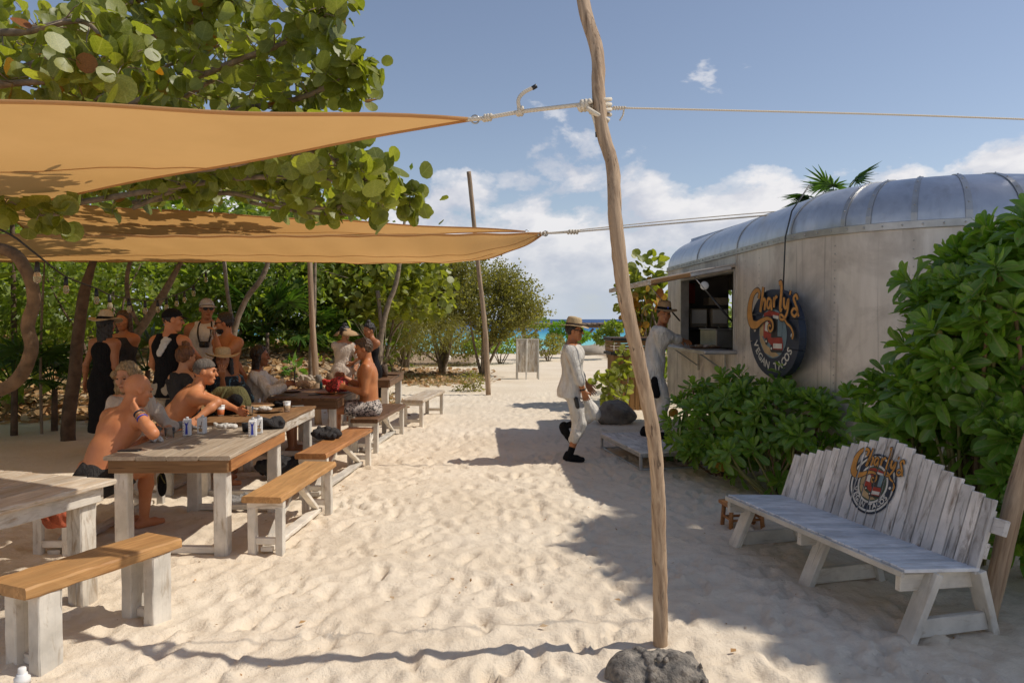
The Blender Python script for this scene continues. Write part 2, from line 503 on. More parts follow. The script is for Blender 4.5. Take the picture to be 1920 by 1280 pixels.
    M['litter'] = mat_leaf('dead_leaf', [(0.40, 0.22, 0.09), (0.54, 0.34, 0.16), (0.30, 0.15, 0.06), (0.62, 0.45, 0.26), (0.46, 0.24, 0.09), (0.58, 0.47, 0.33)], 0.12, 0.7, 0.2, tcol=(1, 0.8, 0.6))
    M['grass'] = mat_leaf('dry_grass', [(0.24, 0.22, 0.07), (0.36, 0.29, 0.12), (0.17, 0.19, 0.05), (0.42, 0.33, 0.16)], 0.25, 0.6, 0.2)
    # sail cloth
    m, t, bs, out = new_mat('sail_cloth'); M['sail'] = m
    tc = t.n('ShaderNodeTexCoord'); v = tc.outputs['Object']
    wv = t.noise(t.vmath('MULTIPLY', v, (260, 260, 260)), 1.0, 2)
    st = t.noise(v, 0.9, 5, 0.6)
    c = t.mix(t.ramp(st, [(0.35, 0), (0.65, 1)]), (0.62, 0.40, 0.185), (0.69, 0.455, 0.22))
    c = t.mix(t.math('MULTIPLY', wv, 0.18), c, (0.45, 0.26, 0.10))
    t.l(c, bs.inputs['Base Color']); bs.inputs['Roughness'].default_value = 0.85
    bs.inputs['Specular IOR Level'].default_value = 0.15
    tr = t.n('ShaderNodeBsdfTranslucent')
    t.l(t.mix(1.0, c, (1.05, 0.90, 0.66), 'MULTIPLY'), tr.inputs['Color'])
    mx = t.n('ShaderNodeMixShader'); mx.inputs[0].default_value = 0.55
    t.l(bs.outputs[0], mx.inputs[1]); t.l(tr.outputs[0], mx.inputs[2]); t.l(mx.outputs[0], out.inputs[0])
    bump(t, bs, wv, 0.15, 0.002)
    # ropes, metal, stone, misc
    m, t, bs, out = new_mat('cotton_rope'); M['rope'] = m
    v = obj_vec(t)
    wn = t.n('ShaderNodeTexWave', wave_type='BANDS', bands_direction='DIAGONAL'); wn.inputs['Scale'].default_value = 40; wn.inputs['Distortion'].default_value = 2.0
    t.l(v, wn.inputs['Vector'])
    t.l(t.mix(wn.outputs['Fac'], (0.60, 0.52, 0.40), (0.70, 0.63, 0.52)), bs.inputs['Base Color'])
    bs.inputs['Roughness'].default_value = 0.9
    bump(t, bs, wn.outputs['Fac'], 0.25, 0.003)
    # aluminium skin of the trailer: dull, streaked, riveted
    m, t, bs, out = new_mat('dull_aluminium'); M['alu'] = m
    geo = t.n('ShaderNodeNewGeometry'); p = geo.outputs['Position']
    n1 = t.noise(t.vmath('MULTIPLY', p, (6, 6, 0.9)), 1.0, 6, 0.62, 0.3)
    n2 = t.noise(p, 2.2, 6, 0.62, 0.5)
    n3 = t.noise(t.vmath('MULTIPLY', p, (22, 22, 0.5)), 1.0, 3, 0.5)
    c = t.mix(t.ramp(n1, [(0.3, 0), (0.7, 1)]), (0.60, 0.535, 0.465), (0.80, 0.725, 0.645))
    c = t.mix(t.math('MULTIPLY', t.ramp(n2, [(0.45, 0), (0.72, 1)]), 0.8), c, (0.37, 0.315, 0.26))
    c = t.mix(t.math('MULTIPLY', t.ramp(n3, [(0.60, 0), (0.72, 1)]), 0.55), c, (0.27, 0.235, 0.20))
    t.l(c, bs.inputs['Base Color'])
    bs.inputs['Metallic'].default_value = 0.35
    t.l(t.ramp(n2, [(0.3, 0.38), (0.7, 0.6)]), bs.inputs['Roughness'])
    bump(t, bs, t.math('ADD', t.noise(p, 1.6, 3), t.math('MULTIPLY', n1, 0.1)), 0.16, 0.05)
    m, t, bs, out = new_mat('roof_aluminium'); M['alu_roof'] = m
    geo = t.n('ShaderNodeNewGeometry'); p = geo.outputs['Position']
    n1 = t.noise(t.vmath('MULTIPLY', p, (3, 3, 3)), 1.0, 6, 0.62, 0.4); n2 = t.noise(t.vmath('MULTIPLY', p, (9, 9, 1.2)), 1.0, 4)
    c = t.mix(t.ramp(n1, [(0.3, 0), (0.7, 1)]), (0.50, 0.51, 0.53), (0.74, 0.745, 0.76))
    c = t.mix(t.math('MULTIPLY', t.ramp(n2, [(0.5, 0), (0.75, 1)]), 0.4), c, (0.34, 0.32, 0.30))
    t.l(c, bs.inputs['Base Color']); bs.inputs['Metallic'].default_value = 0.8
    t.l(t.ramp(n1, [(0.3, 0.30), (0.7, 0.46)]), bs.inputs['Roughness'])
    bump(t, bs, t.noise(p, 2.2, 3), 0.2, 0.05)
    M['alu_trim'] = mat_plain('aluminium_trim', (0.60, 0.585, 0.56), 0.42, 0.35, 6, 0.05, metal=0.75)
    M['steel'] = mat_plain('steel', (0.50, 0.50, 0.49), 0.35, 0.3, 6, 0.0, metal=0.85)
    M['dark_metal'] = mat_plain('dark_metal', (0.07, 0.07, 0.07), 0.45, 0.4, 6, 0.0, metal=0.5)
    M['interior'] = mat_plain('kitchen_interior', (0.16, 0.145, 0.13), 0.7, 0.4, 4)
    M['black'] = mat_plain('black_plastic', (0.018, 0.018, 0.019), 0.45, 0.4, 8)
    M['white_plastic'] = mat_plain('white_card', (0.78, 0.77, 0.74), 0.5, 0.08, 8)
    M['stone'] = mat_plain('carved_stone', (0.34, 0.295, 0.24), 0.92, 0.6, 22, 1.0, col2=(0.055, 0.052, 0.05))
    M['rock'] = mat_plain('rough_rock', (0.27, 0.245, 0.21), 0.95, 0.6, 7, 1.0, col2=(0.10, 0.09, 0.08))
    M['thatch'] = mat_plain('old_thatch', (0.24, 0.17, 0.11), 0.95, 0.5, 30, 0.6)
    M['beach_rock'] = mat_plain('pale_mound', (0.38, 0.32, 0.25), 0.95, 0.3, 5, 0.5)
    g, t, bs, out = new_mat('clear_glass'); M['glass'] = g
    t.l(t.mix(t.noise(obj_vec(t), 6.0, 3), (0.93, 0.95, 0.94), (0.98, 0.98, 0.97)), bs.inputs['Base Color'])
    bs.inputs['Roughness'].default_value = 0.03; bs.inputs['Transmission Weight'].default_value = 0.94; bs.inputs['IOR'].default_value = 1.15
    g, t, bs, out = new_mat('amber_bulb'); M['bulb'] = g
    t.l(t.mix(t.noise(obj_vec(t), 6.0, 3), (0.85, 0.62, 0.38), (0.95, 0.80, 0.6)), bs.inputs['Base Color'])
    bs.inputs['Roughness'].default_value = 0.08; bs.inputs['Transmission Weight'].default_value = 0.72; bs.inputs['IOR'].default_value = 1.12
    # flat paints
    for nm, c in (('paint_navy', (0.020, 0.030, 0.055)), ('paint_orange', (0.60, 0.27, 0.055)), ('paint_white', (0.70, 0.66, 0.58)), ('paint_red', (0.36, 0.035, 0.018)),
                  ('paint_green', (0.065, 0.10, 0.055)), ('paint_tan', (0.50, 0.34, 0.17)), ('paint_dark', (0.03, 0.027, 0.027)), ('paint_blue', (0.04, 0.07, 0.5)), ('paint_teal', (0.06, 0.30, 0.33)), ('paint_redo', (0.55, 0.14, 0.03)),
                  ('paint_sky', (0.16, 0.24, 0.28))):
        M[nm] = mat_plain(nm, c, 0.6, 0.35, 9, 0.1)
    # skins
    for nm, c in (('skin_pink', (0.60, 0.255, 0.115)), ('skin_tan', (0.49, 0.205, 0.085)), ('skin_olive', (0.42, 0.185, 0.085)), ('skin_brown', (0.285, 0.115, 0.048)), ('skin_fair', (0.58, 0.29, 0.155))):
        m, t, bs, out = new_mat(nm); M[nm] = m
        tc = t.n('ShaderNodeTexCoord'); v = tc.outputs['Object']
        n = t.noise(v, 7.0, 5, 0.6); n2 = t.noise(v, 60.0, 3)
        cc = t.mix(t.ramp(n, [(0.32, 0), (0.68, 1)]), tuple(a * b for a, b in zip(c, (0.84, 0.72, 0.66))), c)
        cc = t.mix(t.math('MULTIPLY', t.ramp(n2, [(0.62, 0), (0.75, 1)]), 0.18), cc, tuple(a * 0.6 for a in c))
        t.l(cc, bs.inputs['Base Color']); bs.inputs['Roughness'].default_value = 0.48
        bs.inputs['Specular IOR Level'].default_value = 0.4
        bs.inputs['Subsurface Weight'].default_value = 0.08
        bs.inputs['Subsurface Radius'].default_value = (0.02, 0.008, 0.004)
        bump(t, bs, n2, 0.12, 0.003)
    # cloth and hair
    def cloth(nm, c, var=0.22, rough=0.9, trans=0.0):
        m, t, bs, out = new_mat(nm); M[nm] = m
        tc = t.n('ShaderNodeTexCoord'); v = tc.outputs['Object']
        n = t.noise(v, 6.0, 5, 0.6); wv = t.noise(v, 170.0, 2)
        t.l(t.mix(t.ramp(n, [(0.35, 0), (0.65, 1)]), tuple(a * (1 - var) for a in c), c), bs.inputs['Base Color'])
        bs.inputs['Roughness'].default_value = rough; bs.inputs['Specular IOR Level'].default_value = 0.2
        fold = t.noise(t.vmath('MULTIPLY', v, (13, 13, 5)), 1.0, 5, 0.6, 1.6)
        bump(t, bs, t.math('MULTIPLY_ADD', wv, 0.08, fold), 1.0, 0.035)
    cloth('cloth_white', (0.76, 0.71, 0.63)); cloth('cloth_black', (0.012, 0.011, 0.012)); cloth('cloth_beige', (0.50, 0.42, 0.32))
    cloth('cloth_grey', (0.30, 0.28, 0.26)); cloth('cloth_cream', (0.68, 0.57, 0.46)); cloth('cloth_charcoal', (0.05, 0.046, 0.045))
    cloth('cloth_greycap', (0.15, 0.125, 0.105)); cloth('cloth_palecap', (0.46, 0.46, 0.48)); cloth('cloth_olive', (0.13, 0.115, 0.045)); cloth('cloth_red', (0.50, 0.045, 0.035)); cloth('cloth_ruddy', (0.40, 0.10, 0.05)); cloth('cloth_tan', (0.52, 0.36, 0.22)); cloth('cloth_blue', (0.12, 0.25, 0.45))
    def print_cloth(nm, a, b, sc, thr=0.5):
        m, t, bs, out = new_mat(nm); M[nm] = m
        tc = t.n('ShaderNodeTexCoord'); v = tc.outputs['Object']
        n = t.noise(v, sc, 3, 0.5, 1.5)
        t.l(t.mix(t.ramp(n, [(thr - 0.03, 0), (thr + 0.03, 1)]), a, b), bs.inputs['Base Color'])
        bs.inputs['Roughness'].default_value = 0.9
    print_cloth('floral_shorts', (0.07, 0.06, 0.06), (0.55, 0.49, 0.44), 26)
    print_cloth('floral_dark', (0.018, 0.024, 0.03), (0.10, 0.21, 0.27), 20, 0.58)
    print_cloth('stripe_red', (0.05, 0.02, 0.02), (0.55, 0.05, 0.04), 40)
    for nm, c in (('hair_dark', (0.018, 0.012, 0.009)), ('hair_brown', (0.075, 0.042, 0.02)), ('hair_blond', (0.32, 0.20, 0.085)), ('hair_auburn', (0.16, 0.06, 0.02)), ('hair_grey', (0.16, 0.13, 0.10))):
        m, t, bs, out = new_mat(nm); M[nm] = m
        tc = t.n('ShaderNodeTexCoord'); v = tc.outputs['Object']
        n = t.noise(t.vmath('MULTIPLY', v, (60, 60, 14)), 1.0, 4, 0.6, 0.8)
        t.l(t.mix(t.ramp(n, [(0.35, 0), (0.65, 1)]), tuple(a * 0.45 for a in c), tuple(a * 1.35 for a in c)), bs.inputs['Base Color'])
        bs.inputs['Roughness'].default_value = 0.5
        bump(t, bs, n, 0.8, 0.012)
    M['straw'] = mat_plain('straw_weave', (0.62, 0.45, 0.24), 0.8, 0.35, 60, 0.5)
    M['straw_tan'] = mat_plain('tan_straw_weave', (0.50, 0.31, 0.15), 0.8, 0.35, 60, 0.5)
    M['straw_pale'] = mat_plain('pale_straw_weave', (0.66, 0.54, 0.36), 0.8, 0.35, 60, 0.5)
build_materials()
# ------------------------------------------------------------------ ground and sea
def sstep(a, b, x):
    t = np.clip((x - a) / (b - a), 0, 1)
    return t * t * (3 - 2 * t)

def terrain(x, y):
    x = np.asarray(x, float); y = np.asarray(y, float)
    z = 0.13 * sstep(-3.7, -4.9, x) * sstep(6.6, 8.6, y)
    z = z + 0.80 * sstep(11.5, 19.0, y) * sstep(-2.2, -4.4, x + 0.10 * (y - 12)) * (1 - 0.8 * sstep(24, 30, y))
    z = z + 0.9 * sstep(-8.0, -16.0, x) * sstep(8.0, 18.0, y)
    z = z + 0.10 * sstep(3.0, 6.0, x) * sstep(2.0, 5.0, y)
    z = z + 0.035 * vnoise(x * 0.55 + 9, y * 0.55 + 3, 3) * sstep(2, 3, y)
    z = z - 2.6 * sstep(38.0, 48.0, y)
    return z

def soil(x, y):
    a = sstep(-3.3, -4.3, x) * sstep(11.0, 12.6, y)
    b = sstep(-1.7, -2.7, x + 0.25 * (y - 14)) * sstep(13.0, 14.8, y)
    c = sstep(-0.2, -2.0, x + 0.0 * y) * sstep(18.5, 20.5, y) * (1 - sstep(24.5, 27.0, y)) * 0.66
    d = sstep(3.0, 4.5, x) * sstep(4.2, 5.5, y) * 0.6
    e = sstep(-0.8, -2.2, x) * sstep(26, 29, y)
    return np.clip(np.maximum.reduce([a, b, c, d, e]), 0, 1)

def build_ground():
    xs_f = np.arange(-4.8, 4.5, 0.030)
    def grow(start, end, step, k=1.09):
        out = []; v = start; s = step
        while v < end:
            s *= k; v += s; out.append(v)
        return out
    xs = np.array([-q for q in grow(4.8, 70, 0.03)][::-1] + list(xs_f) + grow(4.47, 70, 0.03))
    ys_f = np.arange(2.7, 8.6, 0.030)
    ys = np.array([2.7 - q for q in grow(0, 14, 0.03)][::-1] + list(ys_f) + grow(8.57, 50.5, 0.031, 1.018))
    X, Y = np.meshgrid(xs, ys, indexing='ij')
    Z = terrain(X, Y)
    near = sstep(24, 12, Y)
    Z += 0.022 * vnoise(X * 2.3, Y * 2.3, 5) * near + 0.012 * vnoise(X * 6.1, Y * 6.1, 6) * sstep(16, 9, Y)
    r = np.random.default_rng(5)
    n = 6500
    fx = r.uniform(-4.6, 4.4, n); fy = 2.6 + (r.random(n) ** 1.5) * 15
    fa = r.normal(0.0, 0.7, n); fl = r.uniform(0.055, 0.125, n); fw = r.uniform(0.03, 0.065, n); fd = r.uniform(0.004, 0.016, n)
    for k in range(n):
        R = fl[k] * 2.2
        i0, i1 = np.searchsorted(xs, (fx[k] - R, fx[k] + R)); j0, j1 = np.searchsorted(ys, (fy[k] - R, fy[k] + R))
        if i1 - i0 < 2 or j1 - j0 < 2: continue
        dx = X[i0:i1, j0:j1] - fx[k]; dy = Y[i0:i1, j0:j1] - fy[k]
        c, s = math.cos(fa[k]), math.sin(fa[k])
        a = (dx * c + dy * s) / fw[k]; b = (-dx * s + dy * c) / fl[k]
        q = a * a + b * b
        Z[i0:i1, j0:j1] += -fd[k] * np.exp(-q * 1.1) + 0.45 * fd[k] * np.exp(-(np.sqrt(q) - 1.55) ** 2 * 5.0)
    m2 = 430
    px = r.uniform(-2.0, 2.4, m2); py = 2.8 + r.random(m2) * 9; pa = r.normal(0, .35, m2)
    for k in range(m2):                            # clear foot-shaped prints along the path
        R = 0.3
        i0, i1 = np.searchsorted(xs, (px[k] - R, px[k] + R)); j0, j1 = np.searchsorted(ys, (py[k] - R, py[k] + R))
        if i1 - i0 < 2 or j1 - j0 < 2: continue
        dx = X[i0:i1, j0:j1] - px[k]; dy = Y[i0:i1, j0:j1] - py[k]
        c, s = math.cos(pa[k]), math.sin(pa[k]); a = dx * c + dy * s; b = -dx * s + dy * c
        sole = np.minimum((a / .047) ** 2 + ((b - .05) / .085) ** 2, (a / .036) ** 2 + ((b + .085) / .05) ** 2)
        Z[i0:i1, j0:j1] += -.019 * sstep(1.5, .6, sole) + .009 * np.exp(-(np.sqrt(sole) - 1.5) ** 2 * 8)
    nx, ny = X.shape
    V = np.stack([X, Y, Z], -1).reshape(-1, 3)
    idx = np.arange(nx * ny).reshape(nx, ny)
    F = np.stack([idx[:-1, :-1], idx[1:, :-1], idx[1:, 1:], idx[:-1, 1:]], -1).reshape(-1, 4)
    me = mesh_np('ground', V, F, True, soil(X, Y).ravel())
    return tag(link('ground', me, M['sand']), 'pale trampled beach sand with footprints and leaf-littered soil under the trees', 'sand', kind='structure')
build_ground()

def build_sea():
    ys = np.concatenate([np.linspace(39, 120, 24), np.geomspace(130, 9000, 24)])
    V, F = [], []
    for i, y in enumerate(ys):
        V += [(-9000, y, -1.55), (9000, y, -1.55)]
        if i: F.append((2*i-2, 2*i-1, 2*i+1, 2*i))
    me = mesh_np('sea', V, F)
    tag(link('sea', me, M['sea']), 'turquoise sea turning deep blue towards the horizon', 'sea', kind='structure')
build_sea()

def gz(x, y):
    return float(terrain(x, y))

# ------------------------------------------------------------------ 2D painted signs (lettering and emblem)
def ribbon2d(pts, widths):
    """flat stroke: list of 2D points and widths -> verts, faces"""
    V, F = [], []
    n = len(pts)
    for i in range(n):
        a = Vector(pts[max(i-1, 0)]); b = Vector(pts[min(i+1, n-1)])
        t = (b - a).normalized(); nn = Vector((-t.y, t.x))
        p = Vector(pts[i]); w_ = widths[i] / 2
        V += [tuple(p + nn * w_), tuple(p - nn * w_)]
        if i: F.append((2*i-2, 2*i-1, 2*i+1, 2*i))
    return V, F

def spl2(pts, n=7):
    return [(p.x, p.y) for p in spline([(a, b, 0) for a, b in pts], n)]

def script_name():
    """hand lettered script word, in units of the emblem radius: list of (letter number, stroke points, widths)"""
    S = []
    def st(k_, pts, w0, w1=None, peak=None, n=7):
        q = spl2(pts, n); k = len(q); w1 = w0 if w1 is None else w1
        ws = []
        for i in range(k):
            t = i / (k - 1)
            b = w0 + (w1 - w0) * t
            if peak: b += peak[0] * math.exp(-((t - peak[1]) / peak[2]) ** 2)
            ws.append(max(b, 0.012))
        S.append((k_, q, ws))
    # C with a long swash running under the word and curling
    st(0, [(-0.58, 0.84), (-0.54, 1.00), (-0.66, 1.06), (-0.86, 0.94), (-0.98, 0.70), (-1.00, 0.40), (-0.88, 0.18), (-0.64, 0.17), (-0.40, 0.28), (-0.14, 0.36), (0.06, 0.31), (0.11, 0.15), (0.01, 0.05), (-0.09, 0.11), (-0.06, 0.20), (0.02, 0.18)], 0.085, 0.05, (0.17, 0.36, 0.16), 9)
    st(1, [(-0.36, 1.14), (-0.40, 0.90), (-0.48, 0.50)], 0.10)                                   # h
    st(1, [(-0.44, 0.64), (-0.35, 0.82), (-0.26, 0.80), (-0.28, 0.56)], 0.08)
    st(2, [(-0.02, 0.84), (-0.13, 0.85), (-0.17, 0.68), (-0.08, 0.62), (0.01, 0.82), (0.02, 0.62), (0.07, 0.60)], 0.07)   # a
    st(3, [(0.13, 0.90), (0.13, 0.64)], 0.08); st(3, [(0.13, 0.78), (0.21, 0.91), (0.27, 0.88)], 0.065)        # r
    st(4, [(0.32, 1.22), (0.41, 1.24), (0.43, 1.02), (0.40, 0.64), (0.47, 0.58)], 0.095)                       # l
    st(5, [(0.54, 0.90), (0.56, 0.70), (0.64, 0.66), (0.72, 0.86), (0.70, 0.60), (0.58, 0.40), (0.42, 0.38), (0.40, 0.48), (0.52, 0.46), (0.68, 0.30), (0.84, 0.22), (0.94, 0.08), (0.91, -0.05)], 0.08, 0.045)   # y with tail
    st(6, [(0.80, 1.06), (0.77, 0.96)], 0.06)                                                                  # apostrophe
    st(7, [(1.08, 0.86), (1.01, 0.96), (0.92, 0.89), (1.00, 0.75), (1.08, 0.60), (0.98, 0.48), (0.86, 0.55), (0.93, 0.65), (1.05, 0.62), (1.13, 0.48)], 0.07, 0.055)   # s
    return S

def text_mesh(body, size):
    c = bpy.data.curves.new('lettering', 'FONT'); c.body = body; c.size = size
    c.align_x = 'CENTER'; c.align_y = 'CENTER'; c.offset = size * 0.028; c.resolution_u = 2
    o = bpy.data.objects.new('lettering', c); COL.objects.link(o)
    dg = bpy.context.evaluated_depsgraph_get()
    me = bpy.data.meshes.new_from_object(o.evaluated_get(dg))
    bpy.data.objects.remove(o); bpy.data.curves.remove(c)
    V = [tuple(v.co[:2]) for v in me.vertices]; F = [tuple(p.vertices) for p in me.polygons]
    bpy.data.meshes.remove(me)
    return V, F

def arc_text(word, R, size, a0, a1):
    out = []
    n = len(word)
    for i, ch in enumerate(word):
        if ch == ' ': continue
        a = math.radians(a0 + (a1 - a0) * i / (n - 1))
        V, F = text_mesh(ch, size)
        c, s = math.cos(a + math.pi / 2), math.sin(a + math.pi / 2)
        out.append(([(x * c - y * s + R * math.cos(a), x * s + y * c + R * math.sin(a)) for x, y in V], F))
    return out

def disc2d(r0, r1, n=40, sx=1.0, sy=1.0):
    V, F = [], []
    for i in range(n):
        a = 2 * math.pi * i / n
        V += [(r1 * math.cos(a) * sx, r1 * math.sin(a) * sy), (r0 * math.cos(a) * sx, r0 * math.sin(a) * sy)]
    for i in range(n):
        j = (i + 1) % n
        F.append((2*i, 2*j, 2*j+1, 2*i+1))
    return V, F

def poly2d(*pts):
    return [tuple(p) for p in pts], [tuple(range(len(pts)))]

def emblem_layers(board=False):
    """list of (layer depth, material key, verts2d, faces, part name, part number); unit circle emblem. No figure is drawn in the van."""
    L = []
    def add(z, m, vf, nm, k=0): L.append((z, m, vf[0], vf[1], nm, k))
    add(0, 'paint_navy', disc2d(0.0001, 1.0), 'painted_disc')
    if not board:
        add(1, 'paint_white', disc2d(0.86, 0.93), 'painted_ring'); add(1, 'paint_white', disc2d(0.58, 0.65), 'painted_ring', 1)
    add(1, 'paint_green' if not board else 'paint_sky', disc2d(0.0001, 0.56), 'painted_field')
    add(2, 'paint_tan', poly2d((-0.50, -0.06), (-0.2, -0.30), (0.30, -0.46), (0.05, -0.54), (-0.3, -0.47), (-0.5, -0.22)), 'painted_road')
    add(2, 'paint_tan', poly2d((-0.52, 0.2), (-0.36, 0.28), (-0.36, -0.1), (-0.53, -0.1)), 'painted_road', 1)
    # red van
    add(3, 'paint_red', poly2d((-0.36, -0.12), (-0.36, 0.44), (-0.10, 0.52), (0.42, 0.46), (0.42, 0.36), (-0.04, 0.40), (-0.04, -0.26)), 'painted_van')
    add(3, 'paint_dark', poly2d((-0.04, 0.40), (0.40, 0.36), (0.38, -0.06), (-0.04, -0.10)), 'painted_windscreen')
    add(4, 'paint_sky', poly2d((0.22, 0.36), (0.40, 0.35), (0.38, -0.04), (0.22, -0.04)), 'painted_windscreen', 1)
    add(3, 'paint_red', poly2d((-0.04, -0.10), (0.40, -0.06), (0.44, -0.24), (0.42, -0.36), (0.0, -0.40), (-0.04, -0.26)), 'painted_van', 1)
    add(4, 'paint_white', poly2d((-0.30, 0.04), (-0.30, 0.22), (-0.22, 0.28), (-0.14, 0.22), (-0.14, 0.02)), 'painted_window')
    add(4, 'paint_white', poly2d((0.02, 0.42), (0.40, 0.40), (0.40, 0.33), (0.02, 0.35)), 'painted_roof_panel')
    add(4, 'paint_white', poly2d((0.06, -0.22), (0.40, -0.19), (0.40, -0.30), (0.06, -0.33)), 'painted_grille')
    add(4, 'paint_dark', poly2d((0.0, -0.36), (0.42, -0.33), (0.42, -0.39), (0.0, -0.43)), 'painted_bumper')
    for k, (cx, cy) in enumerate(((-0.22, -0.20), (0.0, -0.34))):
        V, F = disc2d(0.0001, 0.075, 12, 0.75, 1.15); add(5, 'paint_dark', ([(x + cx, y + cy) for x, y in V], F), 'painted_wheel', k)
        V, F = disc2d(0.0001, 0.03, 8); add(6, 'paint_white', ([(x + cx, y + cy) for x, y in V], F), 'painted_hub', k)
    for k, cx in enumerate((-0.75, 0.75)):
        V, F = disc2d(0.0001, 0.05, 10); add(2, 'paint_white', ([(x + cx, y + 0.02) for x, y in V], F), 'painted_dot', k)
    for k, (V, F) in enumerate(arc_text('VEGAN TACOS', 0.755, 0.25, 205, 335)):
        add(2, 'paint_white', (V, F), 'letter', k)
    for k, q, ws in script_name():
        add(7, 'paint_dark', ribbon2d(q, [a + 0.05 for a in ws]), 'letter_outline', 20 + k); add(8, 'paint_orange', ribbon2d(q, ws), 'script_letter', 20 + k)
    return L

# ------------------------------------------------------------------ trailer
TR_O = Vector((2.92, 6.30, 0.0)); TR_RZ = 0.043
TR_L, TR_W, TR_R1, TR_R2 = 6.75, 2.6, 1.60, 0.40
Z0, Z1, RR = 0.46, 2.56, 0.64

def trailer_world(x, y, z):
    c, s = math.cos(TR_RZ), math.sin(TR_RZ)
    return Vector((TR_O.x + x * c - y * s, TR_O.y + x * s + y * c, z))

def build_trailer():
    T = empty('food_trailer', TR_O, TR_RZ, 'dull silver rounded food trailer with open serving hatch behind the bushes', 'trailer')
    def plan(d):
        pts = []
        def arc(cx, cy, R, a0, a1, n):
            r = max(R - d, 0.02)
            for i in range(n + 1):
                a = math.radians(a0 + (a1 - a0) * i / n)
                pts.append((cx + r * math.cos(a), cy + r * math.sin(a)))
        arc(TR_R1, TR_R1, TR_R1, 180, 270, 16)
        arc(TR_W - 0.8, 0.8, 0.8, 270, 360, 6)
        arc(TR_W - TR_R2, TR_L - TR_R2, TR_R2, 0, 90, 6)
        arc(TR_R2, TR_L - TR_R2, TR_R2, 90, 180, 8)
        return pts
    N = len(plan(0))
    iL = N - 1                                    # segment closing back to index 0 is the serving side
    iF = 17 + 7 + 7 - 1                           # far end flat segment
    # curved shell below the rail
    V, F = [], []
    p0 = plan(0)
    for z in (Z0, Z1):
        V += [(x, y, z) for x, y in p0]
    for i in range(N):
        if i in (iL, iF): continue
        j = (i + 1) % N
        F.append((i, j, N + j, N + i))
    me = bpy.data.meshes.new('shell'); me.from_pydata(V, [], F); me.update()
    me.polygons.foreach_set('use_smooth', np.ones(len(me.polygons), dtype=bool))
    link('shell', me, M['alu'], T)
    # serving-side panels
    ya, yb = TR_R1, TR_L - TR_R2
    w0, w1, zw0, zw1 = 3.05, 5.55, 1.34, 2.38
    def panel(y0, y1, z0, z1, x=0.0, th=0.022):
        bm = bmesh.new(); bm_box(bm, (x + th / 2, (y0 + y1) / 2, (z0 + z1) / 2), (th, y1 - y0 - 0.004, z1 - z0), 0.002)
        return link('panel', mesh_bm('panel', bm), M['alu'], T)
    panel(ya, 2.25, Z0, Z1); panel(2.25, 2.70, Z0, Z1); panel(2.70, w0 - 0.06, Z0, Z1); panel(w0 - 0.06, w0, Z0, Z1, -0.006)
    panel(w0, w1, Z0, zw0 - 0.03); panel(w0, w1, zw1 + 0.02, Z1); panel(w1, yb, Z0, Z1)
    for (y0, y1, z0, z1) in ((w0 - 0.0, w0 + 0.03, zw0, zw1), (w1 - 0.03, w1, zw0, zw1), (w0 + .03, w1 - .03, zw1 - 0.03, zw1), (w0 + .03, w1 - .03, zw0 - 0.03, zw0)):
        bm = bmesh.new(); bm_box(bm, (0.05, (y0 + y1) / 2, (z0 + z1) / 2), (0.13, y1 - y0, z1 - z0), 0.003)
        link('window_frame', mesh_bm('window_frame', bm), M['alu_trim'], T)
    # far end wall with a narrow opening
    def fpanel(x0, x1, z0, z1):
        bm = bmesh.new(); bm_box(bm, ((x0 + x1) / 2, TR_L - 0.011, (z0 + z1) / 2), (x1 - x0, 0.022, z1 - z0), 0.002)
        link('panel', mesh_bm('panel', bm), M['alu'], T)
    fpanel(TR_R2, 0.98, Z0, Z1); fpanel(0.98, 1.22, Z0, 1.45); fpanel(0.98, 1.22, 2.25, Z1); fpanel(1.22, TR_W - TR_R2, Z0, Z1)
    # roof shell
    prof = []
    for k in range(11):
        th = math.radians(9 * k)
        prof.append((RR * (1 - math.cos(th)), Z1 + 0.055 + RR * 0.74 * math.sin(th)))
    prof.append((0.67, prof[-1][1] + 0.012))
    V, F = [], []
    for d, z in prof: V += [(x, y, z) for x, y in plan(d)]
    for a in range(len(prof) - 1):
        for i in range(N):
            j = (i + 1) % N
            F.append((a*N+i, a*N+j, (a+1)*N+j, (a+1)*N+i))
    F.append(tuple((len(prof)-1)*N + i for i in range(N)))
    me = bpy.data.meshes.new('roof'); me.from_pydata(V, [], F); me.update()
    me.polygons.foreach_set('use_smooth', np.ones(len(me.polygons), dtype=bool))
    roof = link('roof', me, M['alu_roof'], T)
    # drip rail with rivets
    V, F = [], []
    po, pi_ = plan(-0.022), plan(0.0)
    zz = (Z1 - 0.012, Z1 + 0.062)
    for pl, z in ((pi_, zz[0]), (po, zz[0] + 0.006), (po, zz[1] - 0.006), (pi_, zz[1])): V += [(x, y, z) for x, y in pl]
    for a in range(3):
        for i in range(N):
            j = (i + 1) % N
            F.append((a*N+i, a*N+j, (a+1)*N+j, (a+1)*N+i))
    me = bpy.data.meshes.new('rail'); me.from_pydata(V, [], F); me.update()
    rail = link('rail', me, M['alu_trim'], T)
    # path along the serving side and the near corner: distance -> point, inward normal
    def path(y):                                  # y>=R1: straight wall; below: angle measured along the near arc
        if y >= TR_R1: return Vector((0, y, 0)), Vector((1, 0, 0))
        a = math.pi + (TR_R1 - y) / TR_R1
        nrm = Vector((-math.cos(a), -math.sin(a), 0))
        return Vector((TR_R1, TR_R1, 0)) - nrm * TR_R1, nrm
    riv = bmesh.new()
    def rivet(p, r=0.009):
        rr = bmesh.ops.create_icosphere(riv, subdivisions=1, radius=r)
        for v in rr['verts']: v.co += p
    y = 5.95
    while y > -0.9:
        p, n = path(y); rivet(p - n * 0.024 + Vector((0, 0, Z1 + 0.025)), 0.010); y -= 0.16
